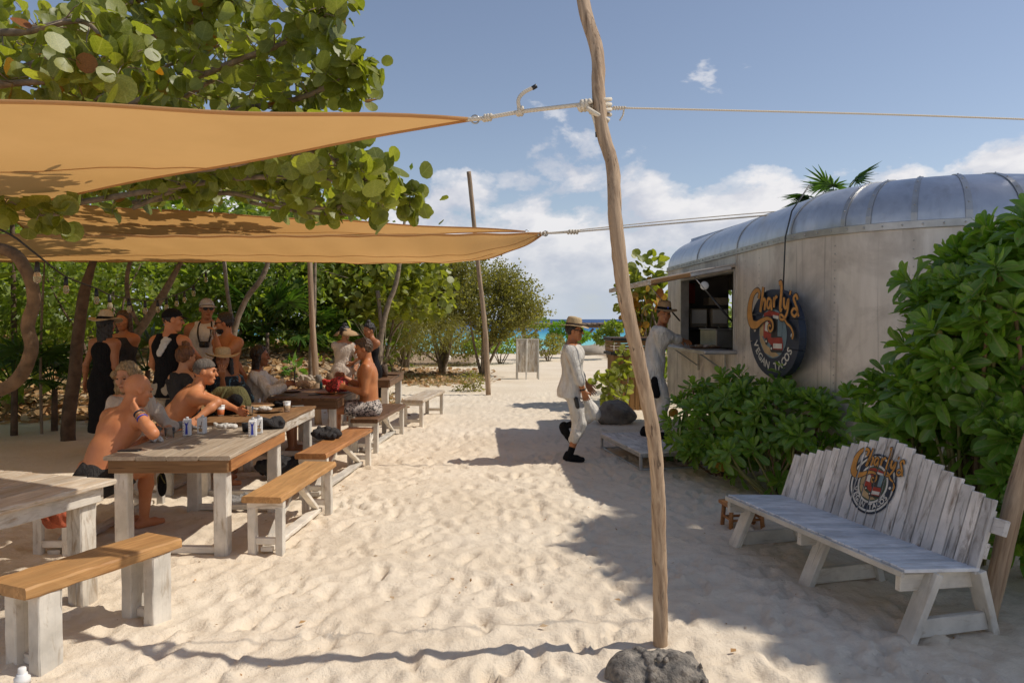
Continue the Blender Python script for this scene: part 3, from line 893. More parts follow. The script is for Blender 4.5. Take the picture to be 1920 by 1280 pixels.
    for ys in (1.60, 2.25, 2.70, 0.80, 0.10):
        pp, nn_ = path(ys)
        for k in range(26): rivet(pp - nn_ * 0.002 + Vector((0, 0, Z0 + 0.06 + k * 0.077)), 0.0065)
    for k in range(20): rivet(Vector((-0.008, w0 - 0.03, Z0 + 0.06 + k * 0.1)), 0.005)
    # roof straps
    for ys, wd in ((1.42, 0.03), (0.72, 0.045), (0.48, 0.045), (0.10, 0.05), (-0.32, 0.055), (-0.75, 0.055), (3.0, 0.025), (4.7, 0.025)):
        p, n = path(ys); tng = Vector((n.y, -n.x, 0))
        Vv, Ff = [], []
        for k, (d, z) in enumerate(prof[:-1]):
            th = math.radians(9 * k)
            nr = Vector((-n.x * math.cos(th), -n.y * math.cos(th), math.sin(th)))
            c = p + n * d; c.z = z
            wq = wd * (1 - 0.35 * d / RR)
            for off, out in ((-wq/2, 0.001), (-wq/2, 0.010), (wq/2, 0.010), (wq/2, 0.001)):
                Vv.append(c + tng * off + nr * out)
            if k:
                for j in range(3): Ff.append(((k-1)*4+j, (k-1)*4+j+1, k*4+j+1, k*4+j))
            if wd > 0.04 and k % 2 == 0: rivet(c + nr * 0.011, 0.008)
        me = bpy.data.meshes.new('strap'); me.from_pydata(Vv, [], Ff); me.update()
        link('strap', me, M['alu_trim'], roof)
    tag(link('rivets', mesh_bm('rivets', riv, True), M['alu_trim'], T), kind='stuff')
    # floor, far lining, inner shelf and dark lining
    bm = bmesh.new(); bm_box(bm, (TR_W / 2, TR_L / 2 + .5, Z0 + 0.04), (TR_W - 0.1, TR_L - 1.8, 0.06)); link('floor_pan', mesh_bm('floor_pan', bm), M['interior'], T)
    bm = bmesh.new(); bm_box(bm, (TR_W - 0.28, TR_L / 2 + .2, 1.5), (0.03, TR_L - 2.2, 1.95)); link('back_lining', mesh_bm('back_lining', bm), M['interior'], T)
    bm = bmesh.new(); bm_box(bm, (1.3, TR_L / 2 + .55, Z1 - 0.01), (2.0, TR_L - 1.9, 0.02)); link('ceiling_lining', mesh_bm('ceiling_lining', bm), M['interior'], T)
    bm = bmesh.new(); bm_box(bm, (0.56, 6.30, 1.5), (0.9, 0.02, 1.9)); link('end_lining', mesh_bm('end_lining', bm), M['interior'], T)
    # serving shelf and brackets
    bm = bmesh.new(); bm_box(bm, (-0.20, 4.30, 1.335), (0.42, 2.7, 0.05), 0.012); link('serving_shelf', mesh_bm('serving_shelf', bm), M['alu_trim'], T)
    for yy in (3.35, 4.55):
        bm = bmesh.new(); bm_box(bm, (-0.022, yy, 1.16), (0.012, 0.035, 0.30), 0.002)
        br = link('bracket', mesh_bm('bracket', bm), M['steel'], T)
        beam('brace', br, (-0.03, yy, 1.08), (-0.36, yy, 1.308), 0.025, 0.018, M['steel'])
    # raised hatch
    hy0, hy1 = 3.0, 5.62
    hp0, hp1 = Vector((-0.02, 0, 2.435)), Vector((-1.08, 0, 2.235))
    dirv = (hp1 - hp0).normalized(); upv = Vector((-dirv.z, 0, dirv.x)) * -1
    rot = Matrix((dirv, Vector((0, 1, 0)), dirv.cross(Vector((0, 1, 0))))).transposed()
    mid = (hp0 + hp1) / 2 + Vector((0, (hy0 + hy1) / 2, 0))
    bm = bmesh.new(); bm_box(bm, mid, ((hp1 - hp0).length, hy1 - hy0, 0.018), 0.003, rot)
    hatch = link('hatch', mesh_bm('hatch', bm), M['alu'], T)
    nz = rot @ Vector((0, 0, 1))
    if nz.z > 0: nz = -nz
    for yy in (hy0 + 0.02, hy1 - 0.02, (hy0 + hy1) / 2):
        beam('hatch_rail', hatch, hp0 + dirv * 0.05 + Vector((0, yy, 0)) + nz * 0.034, hp1 + Vector((0, yy, 0)) + nz * 0.034, 0.035, 0.045, M['alu_trim'])
    beam('hatch_board', hatch, hp1 + Vector((0, hy0 - 0.05, 0)) + nz * 0.03 + dirv * 0.03, hp1 + Vector((0, hy1 + 0.1, 0)) + nz * 0.03 + dirv * 0.03, 0.04, 0.06, M['sign_wood'])
    beam('hatch_board', hatch, hp1 - dirv * 0.5 + Vector((0, hy0 - 0.008, 0)) + nz * 0.03, hp1 + dirv * 0.05 + Vector((0, hy0 - 0.008, 0)) + nz * 0.03, 0.02, 0.05, M['bin_wood'])
    for yy in (hy0 + 0.08, hy1 - 0.08):
        a = hp0 + dirv * 0.52 + Vector((0, yy, 0)) + nz * 0.05; b = Vector((-0.01, yy + 0.05, 1.72))
        st_ = tube('hatch_strut', [a, a.lerp(b, 0.45)], 0.008, M['steel'], hatch, 6)
        tube('strut_body', [a.lerp(b, 0.45), b], 0.013, M['dark_metal'], st_, 6)
    lathe('pulley', [(0.0001, -0.012), (0.05, -0.012), (0.055, 0), (0.05, 0.012), (0.0001, 0.012)], M['white_plastic'], hatch, 14,
          mtx=Matrix.Translation(hp0 + dirv * 0.36 + Vector((0, hy0 + 0.1, -0.20))) @ Euler((math.pi / 2, 0, 0)).to_matrix().to_4x4())
    # towing gear and wheel under the body
    for yy in (3.0, 3.8):
        lathe('wheel', [(0.0001, -0.08), (0.20, -0.08), (0.30, -0.10), (0.33, -0.05), (0.33, 0.05), (0.30, 0.10), (0.0001, 0.10)], M['black'], T, 20,
              mtx=Matrix.Translation((0.25, yy, 0.33)) @ Euler((0, math.pi / 2, 0)).to_matrix().to_4x4())
    return T
build_trailer()

def trailer_things():
    def box_at(name, label, cat, c, d, mat, bev=0.006):
        bm = bmesh.new(); bm_box(bm, (0, 0, 0), d, bev)
        o = link(name, mesh_bm(name, bm), mat)
        o.location = trailer_world(*c); o.rotation_euler = (0, 0, TR_RZ)
        return tag(o, label, cat)
    # steel bain-marie on the counter
    t = empty('steel_pan', trailer_world(0.24, 4.45, 1.34), TR_RZ, 'stainless steel food container standing inside the serving window', 'container')
    bm = bmesh.new(); bm_box(bm, (0, 0, 0.13), (0.30, 0.75, 0.26), 0.012); link('body', mesh_bm('body', bm), M['steel'], t)
    bm = bmesh.new(); bm_box(bm, (0, 0, 0.266), (0.33, 0.78, 0.012), 0.003); link('rim', mesh_bm('rim', bm), M['alu_trim'], t)
    for k in range(2):
        a = trailer_world(0.16 + 0.10 * k, 4.75 - 0.3 * k, 1.622); b = a + Vector((0.05, 0.25, 0.02))
        tag(tube('serving_tong', [a, b], 0.008, M['steel'], None, 5), ('farther' if k == 0 else 'nearer') + ' steel serving tongs lying on the steel container', 'tongs', 'steel tongs on the container')
    pl = lathe('tray', [(0.0001, 0), (0.19, 0.0), (0.22, 0.018), (0.205, 0.022), (0.18, 0.008), (0.0001, 0.008)], M['dark_wood'], None, 20, trailer_world(-0.16, 3.75, 1.361))
    tag(pl, 'dark round tray with food on the aluminium serving shelf', 'tray')
    for k in range(7):
        a = 2 * math.pi * k / 7
        bm = bmesh.new(); bmesh.ops.create_icosphere(bm, subdivisions=2, radius=0.035)
        for v in bm.verts: v.co = Vector((v.co.x, v.co.y, v.co.z * 0.6)) * random.uniform(0.8, 1.2)
        o = link('taco', mesh_bm('taco', bm, True), M['cloth_cream'] if k % 2 else M['cloth_tan'])
        o.location = trailer_world(-0.16 + 0.11 * math.cos(a), 3.75 + 0.11 * math.sin(a), 1.389)
        tag(o, 'small pale bite of food on the dark tray at the hatch', 'food', 'food on the hatch tray')
    for (y0, z0, lab) in ((0.36, 1.62, 'pale square appliance seen left inside the dark serving window'), (0.70, 1.62, 'pale square appliance seen right inside the dark serving window')):
        t = empty('appliance', trailer_world(y0, 5.92, z0), TR_RZ, lab, 'appliance')
        bm = bmesh.new(); bm_box(bm, (0, 0, 0.15), (0.28, 0.26, 0.30), 0.012); link('body', mesh_bm('body', bm), M['cloth_beige'], t)
        bm = bmesh.new(); bm_box(bm, (0, -0.136, 0.17), (0.24, 0.012, 0.22), 0.004); link('door', mesh_bm('door', bm), M['white_plastic'], t)
        bm = bmesh.new(); bm_box(bm, (0, -0.136, 0.035), (0.22, 0.012, 0.02), 0.003); link('handle', mesh_bm('handle', bm), M['steel'], t)
    box_at('inside_shelf', 'dark worktop carrying the two appliances inside the trailer', 'shelf', (0.55, 5.95, 1.595), (0.85, 0.55, 0.04), M['dark_metal'])
    box_at('inside_rack', 'pale wire shelf high inside the dark serving window', 'shelf', (0.70, 6.02, 2.04), (0.32, 0.3, 0.12), M['cloth_beige'])
    box_at('poster', 'faded red poster on the dark wall inside the trailer', 'poster', (0.30, 6.27, 2.18), (0.26, 0.008, 0.34), M['paint_red'])
    for k, dy in enumerate((0, 0.13)):
        bm = bmesh.new(); bmesh.ops.create_icosphere(bm, subdivisions=2, radius=0.05)
        o = link('lime', mesh_bm('lime', bm, True), M['lime_leaf']); o.location = trailer_world(0.30 + 0.12 * k, 5.2 - dy, 1.39)
        tag(o, ('left' if k == 0 else 'right') + '-hand green lime behind the steel container in the trailer', 'lime', 'limes inside the trailer')
trailer_things()

def build_sign():
    """planked oval sign hung on the trailer side"""
    cy, cz = 1.50, 1.60
    w2, h2 = 0.66, 0.46
    base = trailer_world(-0.10, cy, cz)
    S = empty('hanging_sign', base, 0, 'round navy sign with orange lettering and red van hung on trailer side', 'sign')
    # local frame: X to the viewer's right along the wall (towards the camera), Y up, Z out of the wall
    rz = TR_RZ
    ex = Vector((math.sin(rz), -math.cos(rz), 0)); ez = Vector((-math.cos(rz), -math.sin(rz), 0)); ey = Vector((0, 0, 1))
    tilt = Matrix.Rotation(math.radians(-2.5), 4, 'Z')
    mt = Matrix((ex, ey, ez)).transposed().to_4x4() @ tilt
    mt.translation = base
    S.matrix_world = mt
    n = 44
    ys = [-1.0, -0.27, 0.38, 1.0]
    for k in range(3):
        lo, hi = ys[k] + 0.006, ys[k+1] - 0.006
        def ok(y): return min(max(y, lo), hi)
        ring = []
        for i in range(n):
            a = 2 * math.pi * i / n
            x, y = math.cos(a), math.sin(a)
            if lo <= y <= hi: ring.append((x, y))
        pts = []
        for y in (lo, hi):
            for s_ in (-1, 1): pts.append((s_ * math.sqrt(max(0, 1 - y * y)), y))
        ring = sorted(set(ring + pts), key=lambda p: math.atan2(p[1] - (lo + hi) / 2, p[0]))
        bm = bmesh.new()
        f = bm.faces.new([bm.verts.new((x * w2, y * h2, -0.035)) for x, y in ring])
        e = bmesh.ops.extrude_face_region(bm, geom=[f])
        for v in e['geom']:
            if isinstance(v, bmesh.types.BMVert): v.co.z = 0.035
        bmesh.ops.recalc_face_normals(bm, faces=bm.faces)
        link('plank', mesh_bm('plank', bm), M['paint_navy'], S)
    by = {}
    for z, m, V, F, nm, k in emblem_layers(True):
        if z == 0: continue
        v, f = by.setdefault((nm, k, m), ([], [])); o = len(v)
        up = 0.014 if z >= 7 else 0.0
        v += [(x * w2 * (0.92 if z >= 7 else 1), y * h2 * (0.92 if z >= 7 else 1), 0.037 + z * 0.0014 + up) for x, y in V]; f += [tuple(i + o for i in ff) for ff in F]
    for (nm, k, m), (v, f) in by.items():
        me = bpy.data.meshes.new(nm); me.from_pydata(v, [], f); me.update()
        link(nm, me, M[m], S)
    # cord from the roof
    a = trailer_world(-0.07, 1.40, 2.04); b = trailer_world(-0.045, 1.42, Z1 + 0.03); c = trailer_world(0.02, 1.42, Z1 + 0.3); d = trailer_world(0.2, 1.42, Z1 + 0.56)
    tag(tube('sign_cord', [a, a.lerp(b, .5), b, c, d], 0.008, M['dark_metal'], None, 6), 'dark cord from the trailer roof holding the round sign', 'cord')
build_sign()

# ------------------------------------------------------------------ sails, poles, ropes
def sail(name, label, A, B, C, sagAB, sagBC, sagCA, belly, n=34, wr=0.012, fan=True):
    """triangular cloth with curved-in edges and a hanging belly"""
    A, B, C = Vector(A), Vector(B), Vector(C)
    cen = (A + B + C) / 3
    V, F, idx = [], [], {}
    def bulge(p, q, t, k):
        m = p.lerp(q, t)
        inw = cen - p.lerp(q, 0.5); inw.normalize()
        return m + inw * (k * 4 * t * (1 - t))
    for i in range(n + 1):
        for j in range(n + 1 - i):
            u, v = i / n, j / n; w_ = 1 - u - v        # w: A, u: B, v: C
            p = A * w_ + B * u + C * v
            eAB = 4 * w_ * u * (1 - v) ** 1; eBC = 4 * u * v; eCA = 4 * v * w_
            inw = lambda p_, q_: (cen - p_.lerp(q_, 0.5)).normalized()
            p = p + inw(A, B) * (sagAB * 4 * w_ * u * (1 - v)) + inw(B, C) * (sagBC * 4 * u * v * (1 - w_)) + inw(C, A) * (sagCA * 4 * v * w_ * (1 - u))
            p.z -= belly * 27 * u * v * w_
            # tension folds fanning out of the corners
            for k0, (cw, ca) in enumerate(((w_, u - v), (u, v - w_), (v, w_ - u))):
                r = 1 - cw
                if r > 1e-4 and cw > 0.0:
                    an = ca / r
                    p.z += wr * math.sin(an * 13 + k0 * 2.1) * math.exp(-r * 2.6) * min(1, r * 6)
            p.z += 0.010 * math.sin(u * 23 + v * 9) * math.sin(v * 17 + 1.3)
            idx[(i, j)] = len(V); V.append(p)
    for i in range(n):
        for j in range(n - i):
            F.append((idx[(i, j)], idx[(i+1, j)], idx[(i, j+1)]))
            if j < n - i - 1: F.append((idx[(i+1, j)], idx[(i+1, j+1)], idx[(i, j+1)]))
    me = bpy.data.meshes.new(name); me.from_pydata(V, [], F); me.update()
    me.polygons.foreach_set('use_smooth', np.ones(len(me.polygons), dtype=bool))
    o = link(name, me, M['sail'])
    tag(o, label, 'sail', 'shade sails over the tables')
    # rolled hems
    for nm, seq in (('hem', [idx[(i, 0)] for i in range(n + 1)]), ('hem', [idx[(i, n - i)] for i in range(n + 1)]), ('hem', [idx[(0, j)] for j in range(n + 1)])):
        tube('hem', [V[k] for k in seq], 0.011, M['sail'], o, 6)
    for k0 in (n // 4, n // 2):
        tube('seam', [V[idx[(i, k0)]] + Vector((0, 0, -.004)) for i in range(n - k0 + 1)], 0.003, M['sail'], o, 4)
    tube('corner_ring', [A + Vector((.02 + .022 * math.cos(a), 0, .022 * math.sin(a))) for a in np.linspace(0, 2 * math.pi, 13)], 0.005, M['steel'], o, 6)
    return o

S1A = P(884, 224, 4.15)
S1 = sail('shade_sail', 'large ochre shade sail high at left, tied to the crooked driftwood pole', S1A, (-5.6, 2.35, 2.62), (-7.4, 8.0, 2.42), 0.10, 0.3, 0.22, 0.05)
S2A = P(1018, 438, 9.0)
def loose_sail():
    """long loose sail: taut front hem, slack belly that hangs towards the back"""
    nt, ns = 70, 18
    V, F = [], []
    for i in range(nt + 1):
        t = (i / nt) ** 1.6
        near = P(1018 - 1348 * t, 438 - 4 * t + 7 * math.sin(math.pi * t), 9.0 - 2.4 * t)
        ue = 1018 - 1000 * t; ve = 439 + 64 * (1 - math.exp(-t * 13)) - 17 * min(1, t * 2.2)
        far = P(ue, ve, 9.0 + 3.2 * min(1, t * 1.6))
        for j in range(ns + 1):
            s = j / ns
            p = near.lerp(far, s)
            p.z -= 0.13 * math.sin(math.pi * s) * min(1, t * 8)
            k = math.exp(-t * 4.5) * min(1, t * 22)
            p.z += 0.055 * k * math.sin(s * 9.5 + t * 8) * math.sin(math.pi * min(1, s * 1.3))
            p.z += 0.010 * math.sin(t * 42 + s * 6) * s + 0.006 * math.sin(t * 90 + 2 * s)
            V.append(p)
    w1_ = ns + 1
    for i in range(nt):
        for j in range(ns): F.append((i*w1_+j, (i+1)*w1_+j, (i+1)*w1_+j+1, i*w1_+j+1))
    me = bpy.data.meshes.new('shade_sail'); me.from_pydata(V, [], F); me.update()
    me.polygons.foreach_set('use_smooth', np.ones(len(me.polygons), dtype=bool))
    o = link('shade_sail', me, M['sail']); tag(o, 'lower ochre shade sail stretched over the seated people, its corner roped to the trailer', 'sail', 'shade sails over the tables')
    tube('hem', [V[i*w1_] for i in range(nt + 1)], 0.014, M['sail'], o, 6); tube('hem', [V[i*w1_+ns] for i in range(nt + 1)], 0.012, M['sail'], o, 6)
    for j in (6, 12): tube('seam', [V[i*w1_+j] + Vector((0, 0, -.004)) for i in range(3, nt + 1)], 0.003, M['sail'], o, 4)
    tube('corner_ring', [V[0] + Vector((.03 + .03 * math.cos(a), 0, .03 * math.sin(a))) for a in np.linspace(0, 2 * math.pi, 13)], 0.007, M['steel'], o, 6)
loose_sail()
S3 = sail('shade_sail', 'shadow-dappled brown shade sail behind the lower sail, below the sea grape branches', P(985, 434, 10.6), P(-60, 372, 9.4), P(60, 452, 12.4), 0.08, 0.2, 0.1, 0.08)

def pole(name, label, pts, radii, sides=14, jit=0.05):
    q = spline(pts, 5); k = len(q)
    rr = [radii[0] + (radii[-1] - radii[0]) * i / (k - 1) for i in range(k)] if len(radii) == 2 else [np.interp(i / (k - 1), np.linspace(0, 1, len(radii)), radii) for i in range(k)]
    # built along its own X so that the grain follows the pole
    a, b = q[0], q[-1]
    m, L = frame_x(a, b)
    inv = m.inverted()
    vs, fs = tube_arrays([inv @ p for p in q], rr, sides, True, jit)
    me = bpy.data.meshes.new(name); me.from_pydata(vs, [], fs); me.update()
    me.polygons.foreach_set('use_smooth', np.ones(len(me.polygons), dtype=bool))
    o = link(name, me, M['driftwood']); o.matrix_world = m
    return tag(o, label, 'pole')

def yp(z): return float(np.interp(z, [0, 1.0, 2.2, 3.0, 4.2], [3.95, 3.88, 3.82, 4.02, 4.45]))
mp = []
for u, v in ((1238, 1240), (1238, 1130), (1236, 1020), (1233, 910), (1226, 820), (1211, 740), (1191, 645), (1172, 560), (1161, 480), (1153, 400), (1149, 315), (1131, 250), (1122, 175), (1120, 100), (1097, 20), (1086, -60), (1078, -150)):
    Y = 3.95
    for _ in range(4): Y = yp(P(u, v, Y).z)
    mp.append(P(u, v, Y))
pole('driftwood_pole', 'tall crooked driftwood pole in the foreground with white rope knotted round it', mp, [0.041, 0.037, 0.036, 0.037, 0.034, 0.036, 0.034], 16, 0.07)
pole('driftwood_pole', 'thin crooked pole standing in the sand left of the sandwich board', [P(916, 748, 17.2), P(911, 640, 17.2), P(905, 570, 17.2), P(899, 520, 17.2), P(891, 440, 17.2), P(883, 360, 17.2), P(879, 322, 17.2)], [0.062, 0.05, 0.05])
pole('driftwood_pole', 'slim grey pole holding up the lower sail behind the dining table', [P(597, 800, 12.4), P(592, 700, 12.4), P(586, 610, 12.4), P(582, 520, 12.4), P(580, 462, 12.4)], [0.062, 0.047, 0.04])
pole('driftwood_pole', 'leaning brown pole at the right edge beside the white bench', [P(1846, 1185, 4.27), P(1872, 1070, 4.3), P(1905, 930, 4.33), P(1950, 780, 4.36), P(2010, 500, 4.4), P(2070, 190, 4.42)], [0.048, 0.056, 0.05], 14, 0.05)

def rope(name, label, pts, r, n=8, cat='rope', group=None):
    o = tube(name, spline(pts, n), r, M['rope'], None, 8)
    return tag(o, label, cat, group)
kn = P(1126, 203, 4.03)
rl = rope('sail_rope', 'thick white rope tying the upper sail corner to the driftwood pole', [S1A + Vector((-0.03, 0, 0)), P(905, 222, 4.12), P(975, 210, 4.1), P(1040, 202, 4.06), P(1092, 196, 4.0)], 0.0115)
def knot(parent, c, r, axis_t, n=3, rr=0.011, spread=0.016):
    """a few rope turns round an axis"""
    t = Vector(axis_t).normalized(); ref = Vector((0, 0, 1)) if abs(t.z) < .9 else Vector((1, 0, 0))
    u = t.cross(ref).normalized(); v = t.cross(u)
    pts = []
    for i in range(n * 12 + 1):
        a = 2 * math.pi * i / 12
        pts.append(Vector(c) + t * (spread * (i / 12 - n / 2)) + (u * math.cos(a) + v * math.sin(a)) * r * (1 + 0.12 * math.sin(a * 2 + i)))
    return tube('knot', pts, rr, M['rope'], parent, 7)
ax = P(1092, 196, 4.0) - P(905, 222, 4.12)
knot(rl, P(914, 221, 4.115), 0.012, ax, 3, 0.010); knot(rl, P(975, 209, 4.1), 0.016, ax, 2, 0.012)
knot(rl, P(1097, 198, 3.99), 0.020, ax, 3, 0.013, 0.02)
tube('rope_tail', spline([P(975, 208, 4.09), P(972, 188, 4.08), P(982, 174, 4.08), P(1003, 163, 4.08)], 5), 0.0105, M['rope'], rl, 8)
tube('rope_tip', [P(998, 166, 4.08), P(1006, 161, 4.08)], 0.012, M['black'], rl, 8)
pk = P(1126, 203, 4.03)
pts = []
for i in range(40):
    a = 2 * math.pi * i / 13
    pts.append(pk + Vector((math.cos(a) * 0.052, math.sin(a) * 0.052, -0.035 + 0.0021 * i + 0.012 * math.sin(a))))
tube('rope_wrap', pts, 0.0115, M['rope'], rl, 7)
tube('rope_tail', spline([P(1100, 203, 3.96), P(1120, 215, 3.95), P(1142, 227, 3.96)], 5), 0.0125, M['rope'], rl, 8)
tube('rope_tail', spline([P(1110, 212, 3.965), P(1116, 232, 3.97), P(1119, 250, 3.97)], 4), 0.0075, M['rope'], rl, 7)
tube('rope_tip', [P(1119, 248, 3.97), P(1119.5, 257, 3.97)], 0.009, M['black'], rl, 7)
r2 = rope('guy_rope', 'thin white line from the driftwood pole across to the right edge', [P(1140, 202, 4.06), P(1400, 208, 4.15), P(1700, 216, 4.25), P(2062, 229, 4.4)], 0.0052, 6)
knot(r2, P(1160, 203, 4.07), 0.007, (1, 0, 0), 5, 0.005, 0.014)
tube('rope_tail', spline([P(1170, 204, 4.07), P(1168, 216, 4.07), P(1162, 226, 4.07)], 4), 0.005, M['rope'], r2, 6)
e1_ = P(1470, 401, 9.0); e2_ = P(1600, 390, 9.1)
for dz, lab in ((0, 'lower of two pale lines from the low sail corner to the trailer roof'), (0.035, 'upper of two pale lines from the low sail corner to the trailer roof')):
    r3 = rope('guy_rope', lab, [S2A + Vector((0, 0, dz * .2)), P(1075, 435, 9.0) + Vector((0, 0, dz * .5)), P(1260, 419, 9.0) + Vector((0, 0, dz)), e1_ + Vector((0, 0, dz)), e2_ + Vector((0, 0, dz * .3))], 0.0095 if dz == 0 else 0.006, 6)
    if dz == 0: knot(r3, P(1075, 435, 9.0), 0.018, (1, 0, 0), 4, 0.014, 0.035); knot(r3, S2A, 0.018, (1, 0, 0.1), 3, 0.011, 0.04)

# ------------------------------------------------------------------ tables and benches
def table(label, loc, rz, W, L, H, n, top, apron, leg, lw=0.095, th=0.032, inset=0.05, gap=0.004, stretch=True, ah=0.095, side_apron=None):
    t = empty('picnic_table', loc, rz, label, 'table', 'wooden tables in the sand')
    pw = W / n
    for i in range(n):
        beam('plank', t, (pw * (i + .5), -random.uniform(0, .012), H - th / 2), (pw * (i + .5), L + random.uniform(0, .012), H - th / 2), pw - gap, th, top, bevel=0.007, wob=0.0024, nseg=14)
    a0, a1 = inset, inset * 0.5
    for y in (a1, L - a1): beam('apron', t, (a1, y, H - th - ah / 2), (W - a1, y, H - th - ah / 2), 0.035, ah, apron)
    for x in (a1, W - a1): beam('apron', t, (x, a1 + .02, H - th - ah / 2), (x, L - a1 - .02, H - th - ah / 2), 0.033, ah - 0.004, side_apron or apron)
    o_ = a1 + lw / 2 + 0.02
    for x in (o_, W - o_):
        for y in (o_, L - o_):
            beam('leg', t, (x + random.uniform(-.008, .008), y, -0.08), (x, y, H - th - 0.006), lw, lw * random.uniform(.95, 1.08), leg, up=(0, 1, 0), bevel=0.008, wob=0.0025, nseg=8)
    if stretch:
        for y in (o_, L - o_): beam('stretcher', t, (o_ + lw / 2, y, 0.035), (W - o_ - lw / 2, y, 0.035), 0.05, 0.05, leg, wob=0.002, nseg=5)
    return t

def bench(label, loc, rz, W, L, H, seat, leg, lw=0.06, th=0.05, heavy=False, brace=True, brush=0.0):
    t = empty('bench', loc, rz, label, 'bench', 'wooden benches along the tables')
    beam('seat', t, (W / 2, 0, H - th / 2), (W / 2, L, H - th / 2), W, th, seat, bevel=0.010, wob=0.0032, nseg=14)
    e = 0.09 if not heavy else 0.13
    for y in (e, L - e):
        for x in (lw / 2 + .015, W - lw / 2 - .015):
            beam('leg', t, (x, y, -0.07), (x, y, H - th - (0.05 if not heavy else .004)), lw, lw * (1.0 if not heavy else 1.5), leg, up=(0, 1, 0), bevel=0.006, wob=0.002, nseg=6)
        beam('cross_rail', t, (0.012, y, H - th - 0.028) if not heavy else (lw + .015, y, H - th - .03), (W - 0.012, y, H - th - 0.028) if not heavy else (W - lw - .015, y, H - th - .03), lw * .9, 0.052, leg)
        beam('cross_rail', t, (lw + .015, y, 0.10 if not heavy else 0.03), (W - lw - .015, y, 0.10 if not heavy else 0.03), lw * .6, 0.05, leg, wob=0.001, nseg=4)
    if brace:
        beam('stretcher', t, (W / 2, e, 0.035), (W / 2, L - e, 0.035), 0.09, 0.035, leg, wob=0.002, nseg=5)
        beam('brace', t, (W / 2, e + .05, 0.06), (W / 2, L * .46, H - th - 0.01), 0.06, 0.035, leg)
        beam('brace', t, (W / 2, L - e - .05, 0.06), (W / 2, L * .54, H - th - 0.01), 0.06, 0.035, leg)
    return t

wW, wW2 = M['white_wood'], M['white_wood2']
tA = table('pale plank table cut off by the left edge, nearest the camera', (-2.47, 4.64, 0), -0.29 + math.pi, 1.15, 1.05, 0.75, 5, M['pale_plank'], wW2, wW2, lw=0.115, stretch=False, inset=0.12)
tB = table('weathered plank table with drink cartons beside the shirtless bald man', (-2.98, 5.42, 0), 0.015, 0.92, 1.46, 0.75, 4, M['grey_plank'], M['apron_wood'], wW, lw=0.10, side_apron=M['red_wood'])
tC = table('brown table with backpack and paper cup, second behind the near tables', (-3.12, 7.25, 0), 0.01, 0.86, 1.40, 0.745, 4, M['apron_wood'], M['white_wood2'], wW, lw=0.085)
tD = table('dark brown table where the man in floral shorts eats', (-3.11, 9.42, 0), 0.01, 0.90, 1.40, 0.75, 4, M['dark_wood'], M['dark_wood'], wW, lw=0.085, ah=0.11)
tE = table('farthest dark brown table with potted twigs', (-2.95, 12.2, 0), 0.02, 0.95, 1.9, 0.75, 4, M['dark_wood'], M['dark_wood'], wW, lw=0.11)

bA = bench('short honey-coloured bench on stout white legs in the left foreground', (-1.96, 4.40, 0), math.pi - 0.43, 0.30, 0.92, 0.45, M['honey_wood'], wW, lw=0.085, th=0.06, heavy=True, brace=False)
bB = bench('long honey-coloured bench along the weathered plank table', (-1.985, 5.44, 0), -0.06 + 0.0, 0.30, 1.36, 0.45, M['honey_wood'], wW)
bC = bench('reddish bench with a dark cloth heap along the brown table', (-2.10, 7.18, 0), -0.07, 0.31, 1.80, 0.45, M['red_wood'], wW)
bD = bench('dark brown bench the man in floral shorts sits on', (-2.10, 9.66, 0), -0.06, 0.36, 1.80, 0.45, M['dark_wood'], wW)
bE = bench('small whitish bench standing alone at the end of the table row', (-1.79, 12.0, 0), -0.12, 0.36, 1.72, 0.45, M['pale_plank'], wW, brace=False)
bF = bench('bench behind the weathered table carrying the bald man', (-3.52, 5.35, 0), 0.02, 0.30, 1.70, 0.45, M['honey_wood'], wW)
bG = bench('bench on the far side of the brown table under the man in grey cap', (-3.62, 7.2, 0), 0.02, 0.30, 1.7, 0.45, M['honey_wood'], wW)
bH = bench('bench on the far side of the dark table under the woman in white blouse', (-3.62, 9.3, 0), 0.02, 0.30, 1.7, 0.45, M['honey_wood'], wW)

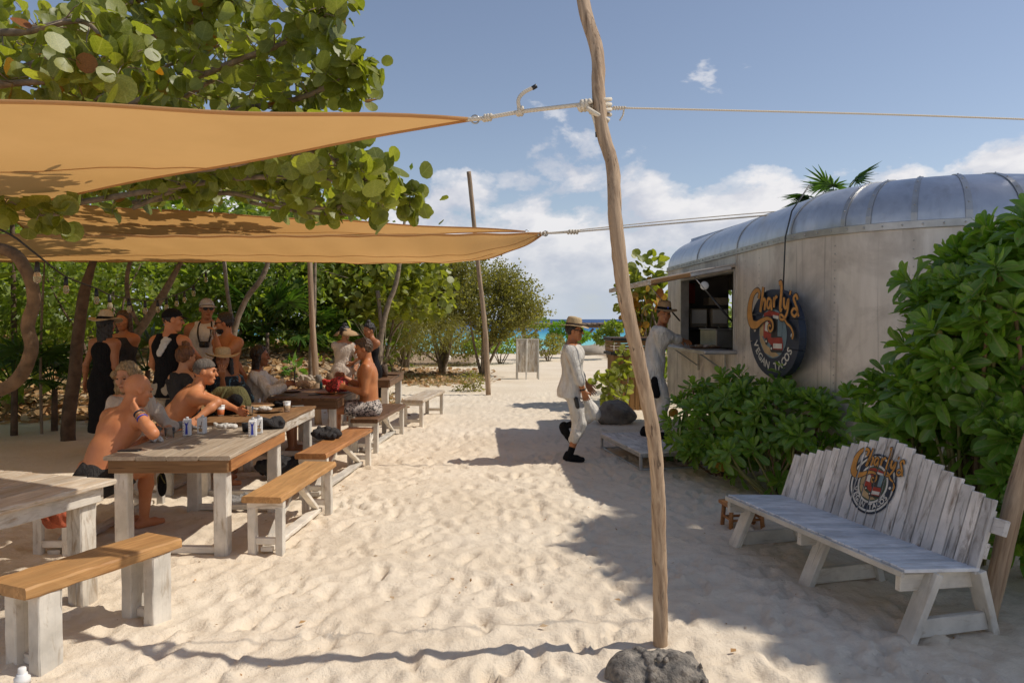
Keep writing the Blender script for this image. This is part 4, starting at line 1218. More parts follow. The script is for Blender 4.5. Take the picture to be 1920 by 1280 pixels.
# ------------------------------------------------------------------ white slatted bench with painted emblem
def white_bench():
    O = Vector((2.107, 3.96, 0)); L = 1.78
    e1 = Vector((-0.256, 0.967, 0)).normalized(); e2 = Vector((e1.y, -e1.x, 0))
    m = Matrix((e1, e2, Vector((0, 0, -1)))).transposed()
    # local: x along the bench (near -> far), y towards the back, z up
    mt = Matrix(((e1.x, e2.x, 0), (e1.y, e2.y, 0), (0, 0, 1))).to_4x4(); mt.translation = O
    B = empty('slatted_bench', O, 0, 'long white slatted bench with arched back and round painted emblem', 'bench')
    B.matrix_world = mt
    n = 30; pw = L / n
    for i in range(n):
        x = pw * (i + .5)
        beam('seat_slat', B, (x, random.uniform(-.004, .004), 0.400), (x, 0.50, 0.365), pw - 0.006, 0.022, M['seat_slat'], bevel=0.003)
    beam('seat_edge', B, (0.0, -0.013, 0.383), (L, -0.013, 0.383), 0.02, 0.034, M['white_wood'])
    # back slats
    nb = 22; bw = L / nb
    y0, z0 = 0.475, 0.36; lean = 0.33
    def top_h(x):
        t = x / L
        return (0.96 - 0.40 * abs(t - 0.50) ** 1.15 / 0.5 ** 1.15 * 0.58) if t < .5 else (0.96 - 0.29 * ((t - 0.5) / 0.5) ** 1.0)
    ups = Vector((0, lean, 1)).normalized(); nrm = Vector((0, -1, lean)).normalized()
    slat_geo = []
    for i in range(nb):
        x = bw * (i + .5)
        zt = top_h(x) + random.uniform(-.006, .006)
        a = Vector((x, y0, z0 - 0.02)); b = a + ups * ((zt - a.z) / ups.z)
        off = random.uniform(-0.003, 0.003)
        a += nrm * off; b += nrm * off
        beam('back_slat', B, a, b, 0.024, bw - 0.008, M['slat_white'], up=(1, 0, 0), bevel=0.003)
        slat_geo.append((x - bw / 2 + 0.005, x + bw / 2 - 0.005, off))
    # frames
    for x in (0.03, L * .5, L - 0.03):
        f = beam('front_leg', B, (x, -0.02 + 0.03, -0.06), (x, 0.21, 0.37), 0.045, 0.11, M['white_wood'], up=(1, 0, 0))
        beam('seat_support', B, (x + .046, 0.02, 0.315), (x + .046, 0.56, 0.295), 0.04, 0.095, M['white_wood'])
        beam('back_leg', B, (x, 0.62, -0.06), (x, 0.50, 0.36), 0.045, 0.10, M['white_wood'], up=(1, 0, 0))
        beam('back_post', B, Vector((x + .05, 0.50, 0.28)), Vector((x + .05, 0.50, 0.28)) + ups * 0.42 - nrm * 0.015, 0.06, 0.05, M['white_wood'], up=(1, 0, 0))
        beam('foot_rail', B, (x, 0.07, 0.07), (x, 0.60, 0.07), 0.04, 0.10, M['white_wood'])
    for h, ex in ((0.12, -.01), (0.27, .07)):
        c = Vector((0, y0, z0)) + ups * h - nrm * 0.04
        beam('back_rail', B, c + Vector((-ex, 0, 0)), c + Vector((L - .02, 0, 0)), 0.035, 0.09, M['slat_white'], up=tuple(ups))
    # emblem painted over the slats: cut slat by slat
    R = 0.205
    cx = 0.90; cup = 0.30
    org = Vector((cx, y0, z0)) + ups * cup + nrm * 0.0135
    by = {}
    for z, mk, V, F, nm, k in emblem_layers(False):
        by.setdefault((nm, k, mk), []).append((z, V, F))
    for (nm, k_, mk), lst in by.items():
        bm = bmesh.new()
        for z, V, F in lst:
            vs = [bm.verts.new((-x * R + cx, y * R + cup, 0.0004 * z)) for x, y in V]     # mirrored: x runs near -> far, which is right -> left
            for f in F:
                try: bm.faces.new([vs[i] for i in f])
                except ValueError: pass
        V2, F2 = [], []
        for x0, x1, off in slat_geo:
            if x1 < cx - R * 1.35 or x0 > cx + R * 1.35: continue
            b2 = bm.copy()
            bmesh.ops.bisect_plane(b2, geom=b2.verts[:] + b2.edges[:] + b2.faces[:], plane_co=(x0, 0, 0), plane_no=(1, 0, 0), clear_inner=True)
            bmesh.ops.bisect_plane(b2, geom=b2.verts[:] + b2.edges[:] + b2.faces[:], plane_co=(x1, 0, 0), plane_no=(1, 0, 0), clear_outer=True)
            o = len(V2); b2.verts.index_update()
            for v in b2.verts:
                p = Vector((v.co.x, y0, z0)) + ups * v.co.y + nrm * (0.0135 + off + v.co.z)
                V2.append(p)
            for f in b2.faces: F2.append(tuple(v.index + o for v in f.verts))
            b2.free()
        bm.free()
        if F2:
            me = bpy.data.meshes.new(nm); me.from_pydata(V2, [], F2); me.update()
            link(nm, me, M[mk], B)
white_bench()

# small rustic stool behind the bench
def stool():
    c = P(1385, 985, 6.35); t = empty('stool', (c.x, 6.25, gz(c.x, 6.25)), 0.15, 'small brown wooden stool behind the white bench', 'stool')
    beam('seat', t, (-0.17, 0, 0.20), (0.17, 0, 0.20), 0.2, 0.03, M['red_wood'], wob=0.003, nseg=5)
    for x in (-0.13, 0.13):
        for y in (-0.07, 0.07): tube('leg', [(x * 1.1, y * 1.2, -0.04), (x, y, 0.19)], 0.019, M['red_wood'], t, 8, 0.08)
        tube('rung', [(x * 1.06, -0.07, 0.08), (x * 1.06, 0.07, 0.08)], 0.012, M['red_wood'], t, 7)
    for y in (-0.075, 0.075): tube('rung', [(-0.13, y, 0.07), (0.13, y, 0.07)], 0.012, M['red_wood'], t, 7)
stool()

# step platform in front of the hatch
def platform():
    t = empty('step_platform', (1.47, 8.55, 0), 0.19, 'low grey metal step platform on the sand below the serving hatch', 'platform')
    for k in range(4):
        beam('deck_board', t, (0.1125 + 0.225 * k, 0, 0.205), (0.1125 + 0.225 * k, 1.5, 0.205), 0.222, 0.022, M['slat_white'])
    for x in (0.02, 0.88):
        beam('frame_bar', t, (x, 0, 0.175), (x, 1.5, 0.175), 0.035, 0.036, M['alu_trim']); beam('frame_bar', t, (x, 0, 0.015), (x, 1.5, 0.015), 0.03, 0.03, M['alu_trim'])
        for y in (0.02, 1.48): beam('leg', t, (x, y, -0.05), (x, y, 0.157), 0.034, 0.034, M['alu_trim'], up=(0, 1, 0))
    for y in (0.02, 1.48):
        beam('frame_bar', t, (0.04, y, 0.174), (0.86, y, 0.174), 0.033, 0.036, M['alu_trim']); beam('frame_bar', t, (0.04, y, 0.016), (0.86, y, 0.016), 0.03, 0.028, M['alu_trim'])
platform()

# sandwich board
def sandwich():
    c = P(989, 708, 21.9); t = empty('sandwich_board', (c.x, 21.9, 0), 0.05, 'whitewashed wooden sandwich board standing on the sand path', 'sign board')
    for sgn in (-1, 1):
        for k in range(3):
            x = -0.2 + 0.2 * k
            beam('board', t, (x, 0.17 * sgn * .85, 0.20), (x, 0.02 * sgn, 1.16), 0.197, 0.022, M['sign_wood'], up=(0, 1, 0))
        for x in (-0.31, 0.31): beam('rail', t, (x, 0.20 * sgn, -0.03), (x, 0.02 * sgn, 1.17), 0.035, 0.045, M['white_wood'], up=(1, 0, 0))
        beam('rail', t, (-0.29, 0.033 * sgn, 1.15), (0.29, 0.033 * sgn, 1.15), 0.03, 0.045, M['white_wood'])
    beam('strut', t, (-0.06, -0.30, -0.03), (-0.01, -0.05, 1.16), 0.05, 0.03, M['white_wood'], up=(0, 1, 0))
sandwich()

# slatted bin by the end of the trailer
def slat_bin():
    t = empty('slatted_bin', (2.28, 14.6, 0), 0.1, 'tall slatted wooden bin with dark lid beside the trailer', 'bin')
    for s_, (ax_, ay_) in enumerate((((-0.34, -0.3), (0.34, -0.3)), ((-0.34, 0.3), (0.34, 0.3)), ((-0.34, -0.3), (-0.34, 0.3)), ((0.34, -0.3), (0.34, 0.3)))):
        a = Vector((*ax_, 0)); b = Vector((*ay_, 0)); n = 7 if s_ < 2 else 6
        for k in range(n):
            p = a.lerp(b, (k + .5) / n)
            beam('slat', t, p + Vector((0, 0, -0.05)), p + Vector((0, 0, 1.05)), 0.022 if s_ < 2 else (b - a).length / n - .012, (b - a).length / n - .012 if s_ < 2 else 0.022, M['bin_wood'], up=(1, 0, 0))
    for z in (1.09, 1.36):
        for a, b in (((-0.40, -0.36), (0.40, -0.36)), ((-0.40, 0.36), (0.40, 0.36)), ((-0.40, -0.33), (-0.40, 0.33)), ((0.40, -0.33), (0.40, 0.33))):
            beam('lid_rail', t, (*a, z), (*b, z), 0.05, 0.05, M['dark_metal'])
    for k in range(4):
        beam('lid_slat', t, (-0.36, -0.34, 1.15 + 0.055 * k), (0.36, -0.34, 1.15 + 0.055 * k), 0.02, 0.045, M['bin_wood'])
        beam('lid_slat', t, (-0.385, -0.32, 1.15 + 0.055 * k), (-0.385, 0.32, 1.15 + 0.055 * k), 0.02, 0.045, M['bin_wood'])
    bm = bmesh.new(); bm_box(bm, (0, 0, 1.392), (0.84, 0.76, 0.014), 0.004); link('lid_top', mesh_bm('lid_top', bm), M['dark_wood'], t)
slat_bin()

# driftwood pergola on the beach
def pergola():
    t = empty('beach_pergola', (3.2, 38.0, -0.2), 0.0, 'driftwood pergola with thatch down by the water', 'pergola')
    for x in (-2.6, 0.2, 2.2):
        for y in (0, 2.2): tube('post', [(x, y, -1.2), (x + .05, y, 0.5), (x, y, 1.52)], 0.09, M['driftwood'], t, 8)
        tube('brace', [(x + .1, 0, 0.8), (x + .75, 0, 1.45)], 0.06, M['driftwood'], t, 7)
    for y in (0, 2.2): tube('beam', [(-3.4, y, 1.56), (0, y, 1.60), (3.0, y, 1.55)], 0.08, M['driftwood'], t, 8)
    for k in range(22):
        x = -3.3 + 0.29 * k
        beam('thatch_bundle', t, (x, -0.5, 1.66 + random.uniform(-.03, .03)), (x + random.uniform(-.1, .1), 2.7, 1.70), 0.25, 0.09, M['thatch'], wob=0.03, nseg=8)
pergola()
def mound(label, c, sx, sy, sz, mat, seed):
    bm = bmesh.new(); bmesh.ops.create_icosphere(bm, subdivisions=4, radius=1.0)
    r = random.Random(seed); ph = [r.uniform(0, 6) for _ in range(6)]
    for v in bm.verts:
        p = v.co
        k = 1 + 0.12 * math.sin(3.1 * p.x + ph[0]) * math.cos(2.7 * p.y + ph[1]) + 0.07 * math.sin(6 * p.z + ph[2] + 4 * p.x) + 0.04 * math.sin(11 * p.y + ph[3]) * math.sin(9 * p.x + ph[4])
        v.co = Vector((p.x * sx * k, p.y * sy * k, p.z * sz * k))
    o = link('rock', mesh_bm('rock', bm, True), mat); o.location = c
    return tag(o, label, 'rock')
mound('dark rounded boulder beside the step platform', (1.74, 12.6, 0.13), 0.34, 0.28, 0.25, M['rock'], 1)
mound('pale sloping mound at the top of the beach, right of the walking man', P(1120, 662, 37) + Vector((0, 0, -0.1)), 1.5, 1.0, 0.62, M['beach_rock'], 2)
mound('low pale mound at the top of the beach, left of the walking man', P(1035, 668, 37.5) + Vector((0, 0, -0.1)), 1.5, 0.9, 0.45, M['beach_rock'], 3)
mound('small white stone on the leaf litter beyond the farthest table', P(838, 671, 27) + Vector((0, 0, 0.0)), 0.16, 0.14, 0.13, M['cloth_white'], 4)
# ------------------------------------------------------------------ vegetation
def tri_template(V, F):
    T = []
    for f in F:
        for k in range(1, len(f) - 1): T.append((f[0], f[k], f[k+1]))
    return np.array(V, float), np.array(T, int)

def leaf_round(n=11, cup=0.10):
    V = [(0, 0, 0), (0.5, 0, -0.03)]; F = []
    for i in range(n):
        a = math.pi + 2 * math.pi * (i + 0.5) / n
        x = 0.52 + 0.52 * math.cos(a); y = 0.56 * math.sin(a)
        V.append((x, y, cup * (abs(y) * 1.3) ** 1.5 - 0.07 * x * x + 0.02 * math.sin(5 * a)))
    rim = list(range(2, 2 + n))
    for i in range(n):
        F.append((1, rim[i], rim[(i + 1) % n]))
    F.append((0, rim[0], rim[-1]))
    return tri_template(V, F)

def leaf_obovate(st=5):
    prof = [(0.0, 0.035), (0.3, 0.10), (0.58, 0.185), (0.82, 0.205), (0.95, 0.13), (1.0, 0.03)]
    V, F = [], []
    for x, w_ in prof:
        z = -0.16 * x * x
        V += [(x, w_, z + 0.05 * w_ / .2), (x, 0, z), (x, -w_, z + 0.05 * w_ / .2)]
    for i in range(len(prof) - 1):
        a, b = 3 * i, 3 * i + 3
        F += [(a, a+1, b+1, b), (a+1, a+2, b+2, b+1)]
    return tri_template(V, F)

def leaf_simple(w_=0.28):
    V = [(0, 0, 0), (0.45, w_, 0.06), (0.5, 0, 0), (0.45, -w_, 0.06), (1, 0, -0.08)]
    return tri_template(V, [(0, 2, 1), (0, 3, 2), (1, 2, 4), (2, 3, 4)])

def leaf_blade(w_=0.05, droop=0.25):
    V, F = [], []
    for x, k in ((0, .6), (0.5, 1.0), (1.0, 0.1)):
        V += [(x, w_ * k, -droop * x * x), (x, -w_ * k, -droop * x * x)]
    F = [(0, 1, 3, 2), (2, 3, 5, 4)]
    return tri_template(V, F)

LR, LO, LS, LB = leaf_round(), leaf_obovate(), leaf_simple(), leaf_blade()
LR2 = leaf_round(7, 0.05)

def rot_frames(fwd, up):
    """rows of forward (leaf axis) and approximate normals -> (N,3,3) matrices with columns axis, side, normal"""
    x = fwd / np.maximum(np.linalg.norm(fwd, axis=1, keepdims=True), 1e-9)
    y = np.cross(up, x); y /= np.maximum(np.linalg.norm(y, axis=1, keepdims=True), 1e-9)
    z = np.cross(x, y)
    return np.stack([x, y, z], -1)

def scatter_arrays(tpl, pos, R, scale):
    V, F = tpl
    N, n = len(pos), len(V)
    W = np.einsum('nij,kj->nki', R, V) * np.asarray(scale)[:, None, None] + np.asarray(pos)[:, None, :]
    FF = (F[None] + (np.arange(N) * n)[:, None, None]).reshape(-1, 3)
    return W.reshape(-1, 3), FF, n

def scatter(name, tpl, pos, R, scale, mat, parent=None, rnd=None, smooth=True):
    V, F, n = scatter_arrays(tpl, pos, R, scale)
    rnd = RNG.random(len(pos)) if rnd is None else rnd
    me = mesh_np(name, V, F, smooth, np.repeat(rnd, n), np.tile(tpl[0], (len(pos), 1)))
    return link(name, me, mat, parent)

def leaf_mesh(name, tpl, mat):
    me = mesh_np(name, tpl[0], tpl[1], True, np.zeros(len(tpl[0])), tpl[0])
    me.materials.append(mat)
    return me

def leaf_objects(parent, me, pos, R, scale, name='leaf'):
    inv = parent.matrix_world.inverted() if parent else Matrix()
    for p, r, s in zip(pos, R, scale):
        o = bpy.data.objects.new(name, me)
        COL.objects.link(o); o.parent = parent
        m = Matrix([[*(r[i] * s), p[i]] for i in range(3)] + [[0, 0, 0, 1]])
        o.matrix_local = m

def split_leaves(parent, tpl, mat, pos, R, scale, limit=300, name='leaf', mass='foliage', rank=None):
    """the leaves that show largest become single objects, the rest one mass"""
    pos = np.asarray(pos); R = np.asarray(R).copy(); scale = np.asarray(scale)
    R[:, :, 1] *= RNG.uniform(.78, 1.12, len(R))[:, None]; R[:, :, 2] *= RNG.uniform(-1.2, 3.2, len(R))[:, None]
    c, s = math.cos(PITCH), math.sin(PITCH)
    u = 960 + FPX * pos[:, 0] / pos[:, 1]; v = 598 - FPX * (pos[:, 2] - CAMZ) / pos[:, 1]
    inside = (u > 5) & (u < 1915) & (v > 5) & (v < 1275)
    size = np.where(inside, scale / pos[:, 1], 0.0)
    if rank is not None: size = size * rank(u, v)
    order = np.argsort(-size)
    one, rest = order[:limit], order[limit:]
    one = one[size[one] > 0]
    me = leaf_mesh(name, tpl, mat)
    leaf_objects(parent, me, pos[one], R[one], scale[one], name)
    if len(rest):
        tag(scatter(mass, tpl, pos[rest], R[rest], scale[rest], mat, parent), kind='stuff')

def rnd_unit(n, r=RNG):
    v = r.normal(size=(n, 3)); return v / np.linalg.norm(v, axis=1, keepdims=True)

# ---- the big sea grape tree over the sails
def sea_grape():
    T = empty('sea_grape_tree', (0, 0, 0), 0, 'big sea grape tree with round leaves reaching over the sails at upper left', 'tree')
    pos, fw, up, sc = [], [], [], []
    yel = []
    tw, limbs = [], []
    r = random.Random(4)
    def leafy(p, d, n, size):
        for i in range(n):
            a = r.uniform(0, 2 * math.pi)
            side = d.cross(Vector((math.cos(a), math.sin(a), r.uniform(-.4, .8)))).normalized()
            ax = (d * r.uniform(-.1, .7) + side).normalized()
            nn = Vector((r.uniform(-1, 1) + 0.30, r.uniform(-1, 1) - 0.30, r.uniform(-0.3, 1) + .25)).normalized()
            pos.append(p + d * r.uniform(-.06, .06) + ax * 0.012); fw.append(ax); up.append(nn); sc.append(size * r.uniform(0.55, 1.25)); yel.append(r.random() < 0.022)
    def branch(px, rad, dens=1.0, size=0.112, twl=(0.2, 0.55), skip=0.0, zr=-.55):
        q = spline([P(*a) for a in px], 9)
        limbs.append((q, [rad * (1 - 0.8 * i / len(q)) + 0.004 for i in range(len(q))]))
        L = sum((q[i+1] - q[i]).length for i in range(len(q) - 1))
        n = int(L * 11 * dens)
        for k in range(n):
            t = skip + (1 - skip) * (k + r.random()) / n
            i = min(int(t * (len(q) - 1)), len(q) - 2)
            p = q[i].lerp(q[i+1], t * (len(q) - 1) - i)
            d0 = (q[i+1] - q[i]).normalized()
            d = (d0 * r.uniform(.2, 1.0) + Vector((r.uniform(-1, 1), r.uniform(-1, 1), r.uniform(zr, .9)))).normalized()
            ln = r.uniform(*twl) * (1.1 - 0.55 * t)
            e = p + d * ln; mid = p.lerp(e, .5) + Vector((r.uniform(-.03, .03), r.uniform(-.03, .03), 0.03))
            tw.append(([p, mid, e], [0.006, 0.005, 0.003]))
            for s_ in range(max(3, int(ln / 0.075))):
                leafy(p.lerp(e, 0.2 + 0.8 * s_ / max(1, int(ln / 0.075) - 1)), d, 1, size)
            leafy(e, d, 3, size)
        leafy(q[-1], (q[-1] - q[-2]).normalized(), 6, size)
    branch([(-220, 460, 8.54), (60, 290, 7.81), (260, 190, 7.08), (430, 120, 6.47), (560, 70, 6.10), (622, 20, 5.98)], 0.045, 0.95, 0.135)
    branch([(-200, 400, 8.05), (150, 260, 7.32), (390, 215, 6.71), (540, 190, 6.34), (620, 160, 6.10), (672, 128, 5.98)], 0.04, 0.95, 0.135)
    branch([(-250, 250, 8.54), (40, 130, 7.81), (240, 80, 7.20), (360, 40, 6.83), (440, 0, 6.59)], 0.05, 1.0, 0.135)
    branch([(-200, 120, 8.54), (80, 50, 7.93), (240, 10, 7.32), (330, -50, 6.95)], 0.05, 0.85, 0.135)
    branch([(-180, 200, 5.6), (0, 160, 5.2), (120, 150, 5.0), (230, 120, 4.9)], 0.03, 1.2, 0.14)
    branch([(-100, 60, 5.5), (40, 60, 5.3), (150, 40, 5.2), (210, 90, 5.1)], 0.03, 1.0, 0.13)
    branch([(280, 230, 8.05), (400, 150, 7.56), (490, 140, 7.20), (560, 130, 6.95), (640, 170, 6.83)], 0.022, 0.85, 0.135)
    branch([(150, 200, 8.78), (300, 130, 8.42), (400, 90, 8.17), (480, 60, 7.93)], 0.02, 0.85, 0.135)
    branch([(-50, 40, 9.15), (120, 120, 9.03), (270, 150, 8.78), (400, 180, 8.54)], 0.03, 1.1, 0.135)
    branch([(-50, 180, 9.15), (100, 200, 9.03), (220, 190, 8.78), (320, 210, 8.54)], 0.03, 0.95, 0.135)
    # between the two sails
    branch([(-120, 440, 8.0), (150, 335, 6.9), (380, 318, 6.2), (520, 292, 5.7), (600, 286, 5.4), (640, 312, 5.4)], 0.03, 0.75, 0.13, zr=-.2)
    branch([(60, 395, 7.4), (300, 355, 6.8), (480, 332, 6.4), (620, 338, 6.2), (690, 338, 6.1), (700, 356, 6.1)], 0.026, 1.2, 0.125, zr=-.25)
    branch([(250, 380, 7.4), (420, 362, 7.0), (560, 388, 6.7), (660, 385, 6.6), (735, 376, 6.5), (770, 388, 6.5)], 0.022, 1.2, 0.115, (0.15, 0.4), zr=-.2)
    branch([(470, 380, 7.0), (570, 398, 6.8), (640, 402, 6.7), (700, 400, 6.6)], 0.014, 1.0, 0.115, (0.12, 0.3), zr=-.2)
    branch([(250, 390, 7.2), (380, 335, 6.9), (450, 318, 6.7), (540, 318, 6.5)], 0.018, 1.2, 0.12, zr=-.2)
    branch([(-60, 372, 5.6), (20, 385, 5.5), (70, 402, 5.4), (110, 404, 5.3)], 0.012, 0.9, 0.12, (0.08, 0.2))
    branch([(620, 318, 6.9), (660, 306, 6.8), (685, 318, 6.7)], 0.01, 1.4, 0.11, (0.12, 0.25))
    branch([(20, 300, 9.0), (130, 350, 9.0), (230, 352, 8.8), (300, 372, 8.6)], 0.02, 1.2, 0.115, (0.1, 0.3), zr=-.1)
    branch([(-60, 330, 11.5), (120, 330, 11.3), (300, 330, 11.0), (450, 340, 10.8), (560, 350, 10.6)], 0.03, 1.5, 0.15, (0.3, 0.7), zr=-.1)
    branch([(-60, 290, 11.8), (150, 295, 11.6), (330, 300, 11.2), (480, 310, 11.0)], 0.03, 1.5, 0.15, (0.3, 0.7), zr=-.1)
    branch([(-60, 345, 10.4), (150, 340, 10.2), (330, 345, 10.0), (470, 360, 9.9)], 0.02, 1.3, 0.14, (0.2, 0.5), zr=-.1)
    for q, rr in limbs: tube('limb', q, rr, M['bark'], T, 8, 0.06)
    tag(multi_tube('twigs', tw, M['twig'], T, 4), kind='stuff')
    # trunk that comes up out of frame at left and bends under the sail
    tk = spline([P(-330, 905, 6.9), P(-90, 760, 6.8), P(20, 722, 6.7), P(58, 660, 6.6), P(52, 610, 6.6), P(64, 560, 6.6), P(48, 505, 6.6), P(8, 468, 6.7), P(-110, 455, 6.9), P(-220, 460, 7.0)], 6)
    tube('trunk', tk, [0.062 - 0.012 * (i / len(tk)) for i in range(len(tk))], M['bark_tan'], T, 12, 0.035)
    pos_, fw_, up_, sc_ = (np.array([list(v) for v in a]) if a is not sc else np.array(a) for a in (pos, fw, up, sc))
    R = rot_frames(fw_, up_); y = np.array(yel)
    # leaves hidden above the cloth rank low
    def rank(u, v):
        lo = 362 + (228 - 362) * u / 880; hid = (v > 210) & (v < lo - 5)
        return np.where(hid, 0.2, 1.0)
    split_leaves(T, LR, M['grape_leaf'], pos_[~y], R[~y], sc_[~y], 290, rank=rank)
    leaf_objects(T, leaf_mesh('yellow_leaf', LR, M['grape_yellow']), pos_[y][:60], R[y][:60], sc_[y][:60], 'yellow_leaf')
sea_grape()

# ---- generic little tree / shrub: crown of leaves in lobes, limbs and trunk
def crown_points(lobes, n, r, shell=0.5):
    w_ = np.array([a[1][0] * a[1][1] * a[1][2] for a in lobes]) ** 0.67; w_ /= w_.sum()
    k = r.choice(len(lobes), n, p=w_)
    c = np.array([list(a[0]) for a in lobes])[k]; rd = np.array([list(a[1]) for a in lobes])[k]
    d = rnd_unit(n, r); q = shell + (1 - shell) * r.random((n, 1)) ** 0.5
    return c + d * rd * q, d

def shrub(name, label, cat, base, lobes, n, tpl, mat, size, seed, group=None, trunk=0.05, limbs=6, bark='bark', upk=0.6, clump=0.0, split=0, part='crown', droop=0.0):
    r = np.random.default_rng(seed); rr = random.Random(seed)
    T = empty(name, (0, 0, 0), 0, label, cat, group)
    p, d = crown_points(lobes, n, r)
    if clump:
        nc = max(6, n // 28)
        cc, cd = crown_points(lobes, nc, r)
        k = r.integers(0, nc, n)
        p = cc[k] + r.normal(size=(n, 3)) * clump; d = (cd[k] + rnd_unit(n, r) * .7)
    fw = d * 0.7 + rnd_unit(n, r) * 0.7 + np.array([0, 0, -droop])
    up = np.array([0.1, -0.15, upk]) + rnd_unit(n, r)
    R = rot_frames(fw, up)
    s = size * r.uniform(0.65, 1.25, n)
    if split: split_leaves(T, tpl, mat, p, R, s, split, 'leaf', part)
    else: tag(scatter(part, tpl, p, R, s, mat, T))
    b = Vector(base); b.z = gz(b.x, b.y)
    if trunk:
        for i in range(limbs):
            c, rd = lobes[i % len(lobes)]
            e = Vector(c) + Vector((rr.uniform(-.6, .6) * rd[0], rr.uniform(-.6, .6) * rd[1], rr.uniform(-.2, .6) * rd[2]))
            m1 = b.lerp(e, .35) + Vector((rr.uniform(-.15, .15), rr.uniform(-.15, .15), 0.12 * (e - b).length))
            m2 = b.lerp(e, .7) + Vector((rr.uniform(-.15, .15), rr.uniform(-.15, .15), 0.08))
            q = spline([b + Vector((rr.uniform(-.06, .06), rr.uniform(-.06, .06), -0.1)), m1, m2, e], 4)
            tube('trunk' if i == 0 else 'limb', q, [trunk * (1 - .8 * j / len(q)) * (1 if i == 0 else .7) for j in range(len(q))], M[bark], T, 7, 0.06)
    return T

# mid sea grape at the clearing edge
def lob(u, v, Y, rx, ry, rz): return (P(u, v, Y), (rx, ry, rz))
TG = 'trees and shrubs of the wood'
shrub('sea_grape_tree', 'bright sea grape tree behind the slim grey pole and visor woman', 'tree', P(715, 690, 19.5), [lob(640, 530, 19, 1.15, 0.9, .65), lob(720, 545, 19, 1.2, 1.0, .75), lob(795, 548, 19.5, 0.9, .9, .7), lob(760, 505, 19.5, 1.1, .9, .6), lob(660, 490, 19.5, 1.3, .9, .7), lob(590, 510, 19.5, 1.0, .9, .8)], 2600, LR2, M['grape_leaf'], 0.185, 3, TG, 0.06, 4, split=90)
shrub('broadleaf_tree', 'sunlit leafy tree above the man in white tank top', 'tree', P(440, 690, 18), [lob(430, 550, 17.5, 1.2, .9, .8), lob(520, 525, 18, 1.2, .9, .7), lob(380, 505, 17.5, 1.1, .8, .7), lob(320, 530, 18, 1.1, .8, .8), lob(560, 580, 18.5, .9, .8, .6)], 3200, LS, M['wood_leaf'], 0.19, 5, TG, 0.05, 4)
shrub('broadleaf_tree', 'dim leafy tree behind the two women at far left', 'tree', P(190, 720, 12), [lob(150, 560, 13, 1.2, .8, .9), lob(60, 560, 13, 1.2, .9, .9), lob(240, 520, 13, .9, .7, .5), lob(10, 640, 13, 1.0, .8, .6)], 2600, LS, M['wood_leaf'], 0.14, 6, TG, 0.05, 3, 'bark_dark')
shrub('feathery_shrub', 'grey-green feathery shrub right behind the visor woman', 'shrub', P(745, 680, 21), [lob(730, 605, 20.5, 1.0, .8, .6), lob(790, 615, 21.5, 1.2, .9, .6), lob(690, 640, 21, .9, .8, .45)], 9000, LB, M['olive_leaf'], 0.15, 7, TG, 0.03, 3, clump=0.16, droop=0.3)
# wind-combed olive trees at the top of the beach
def olive(label, base, lobes, n, seed, trunk):
    r = np.random.default_rng(seed)
    T = shrub('olive_tree', label, 'tree', base, lobes, 10, LB, M['olive_leaf'], 0.2, seed, 'wind-combed trees by the beach', trunk, 11, 'bark')
    nc = n // 34
    cc, cd = crown_points(lobes, nc, r, 0.2)
    k = np.repeat(np.arange(nc), 34)
    ax = cd[k] * 0.6 + np.array([0.35, 0.0, 0.55]) + r.normal(size=(nc, 3))[k] * 0.3
    t = r.uniform(-0.16, 0.42, (len(k), 1))
    p = cc[k] + ax * t + r.normal(size=(len(k), 3)) * 0.06
    fw = ax * .6 + rnd_unit(len(k), r)
    tag(scatter('crown', LS, p, rot_frames(fw, rnd_unit(len(k), r)), r.uniform(.055, .115, len(k)), M['olive_leaf'], T))
olive('tall wind-combed olive tree behind the thin crooked pole', P(905, 668, 23), [lob(960, 590, 23, .75, .7, .5), lob(920, 545, 23, .75, .7, .55), lob(985, 575, 23, .45, .5, .4), lob(880, 580, 22.5, .6, .6, .5), lob(950, 540, 23, .5, .5, .3), lob(930, 620, 22.6, .6, .6, .3)], 17000, 21, 0.07)
olive('darker wind-combed olive tree left of the thin crooked pole', P(830, 668, 24), [lob(820, 545, 24, 1.0, .8, .8), lob(870, 520, 24, .7, .7, .6), lob(770, 560, 24, .9, .8, .6), lob(840, 600, 23.5, 1.0, .7, .35)], 21000, 22, 0.08)
olive('pale olive tree at the back of the clearing, half hidden by sea grape', P(760, 668, 27), [lob(730, 560, 27, 1.4, .9, .9), lob(790, 590, 27, 1.2, .8, .7), lob(680, 600, 27, 1.4, .9, .6)], 18000, 23, 0.08)
shrub('lime_shrub', 'bright green little tree beside the beach pergola, behind the walking man', 'shrub', P(1065, 690, 34), [lob(1060, 615, 34, .75, .6, .28), lob(1085, 630, 33.5, .55, .5, .25), lob(1040, 632, 34, .35, .4, .2)], 1300, LS, M['lime_leaf'], 0.17, 31, 'shrubs at the top of the beach', 0.05, 6)
shrub('lime_shrub', 'low yellow-green shrub right behind the sandwich board', 'shrub', P(1030, 680, 31), [lob(1020, 652, 31, .75, .6, .30), lob(1040, 640, 31.5, .4, .5, .3), lob(990, 640, 32, .6, .5, .35)], 1300, LS, M['olive_leaf'], 0.13, 32, 'shrubs at the top of the beach', 0.03, 6)
shrub('lime_shrub', 'low green shrub in front of the sea left of the sandwich board', 'shrub', P(940, 680, 29), [lob(945, 648, 29, .9, .6, .25), lob(905, 650, 28, .7, .6, .25), lob(1010, 606, 30, .45, .4, .2)], 1300, LS, M['wood_leaf'], 0.14, 33, 'shrubs at the top of the beach', 0.03, 6)
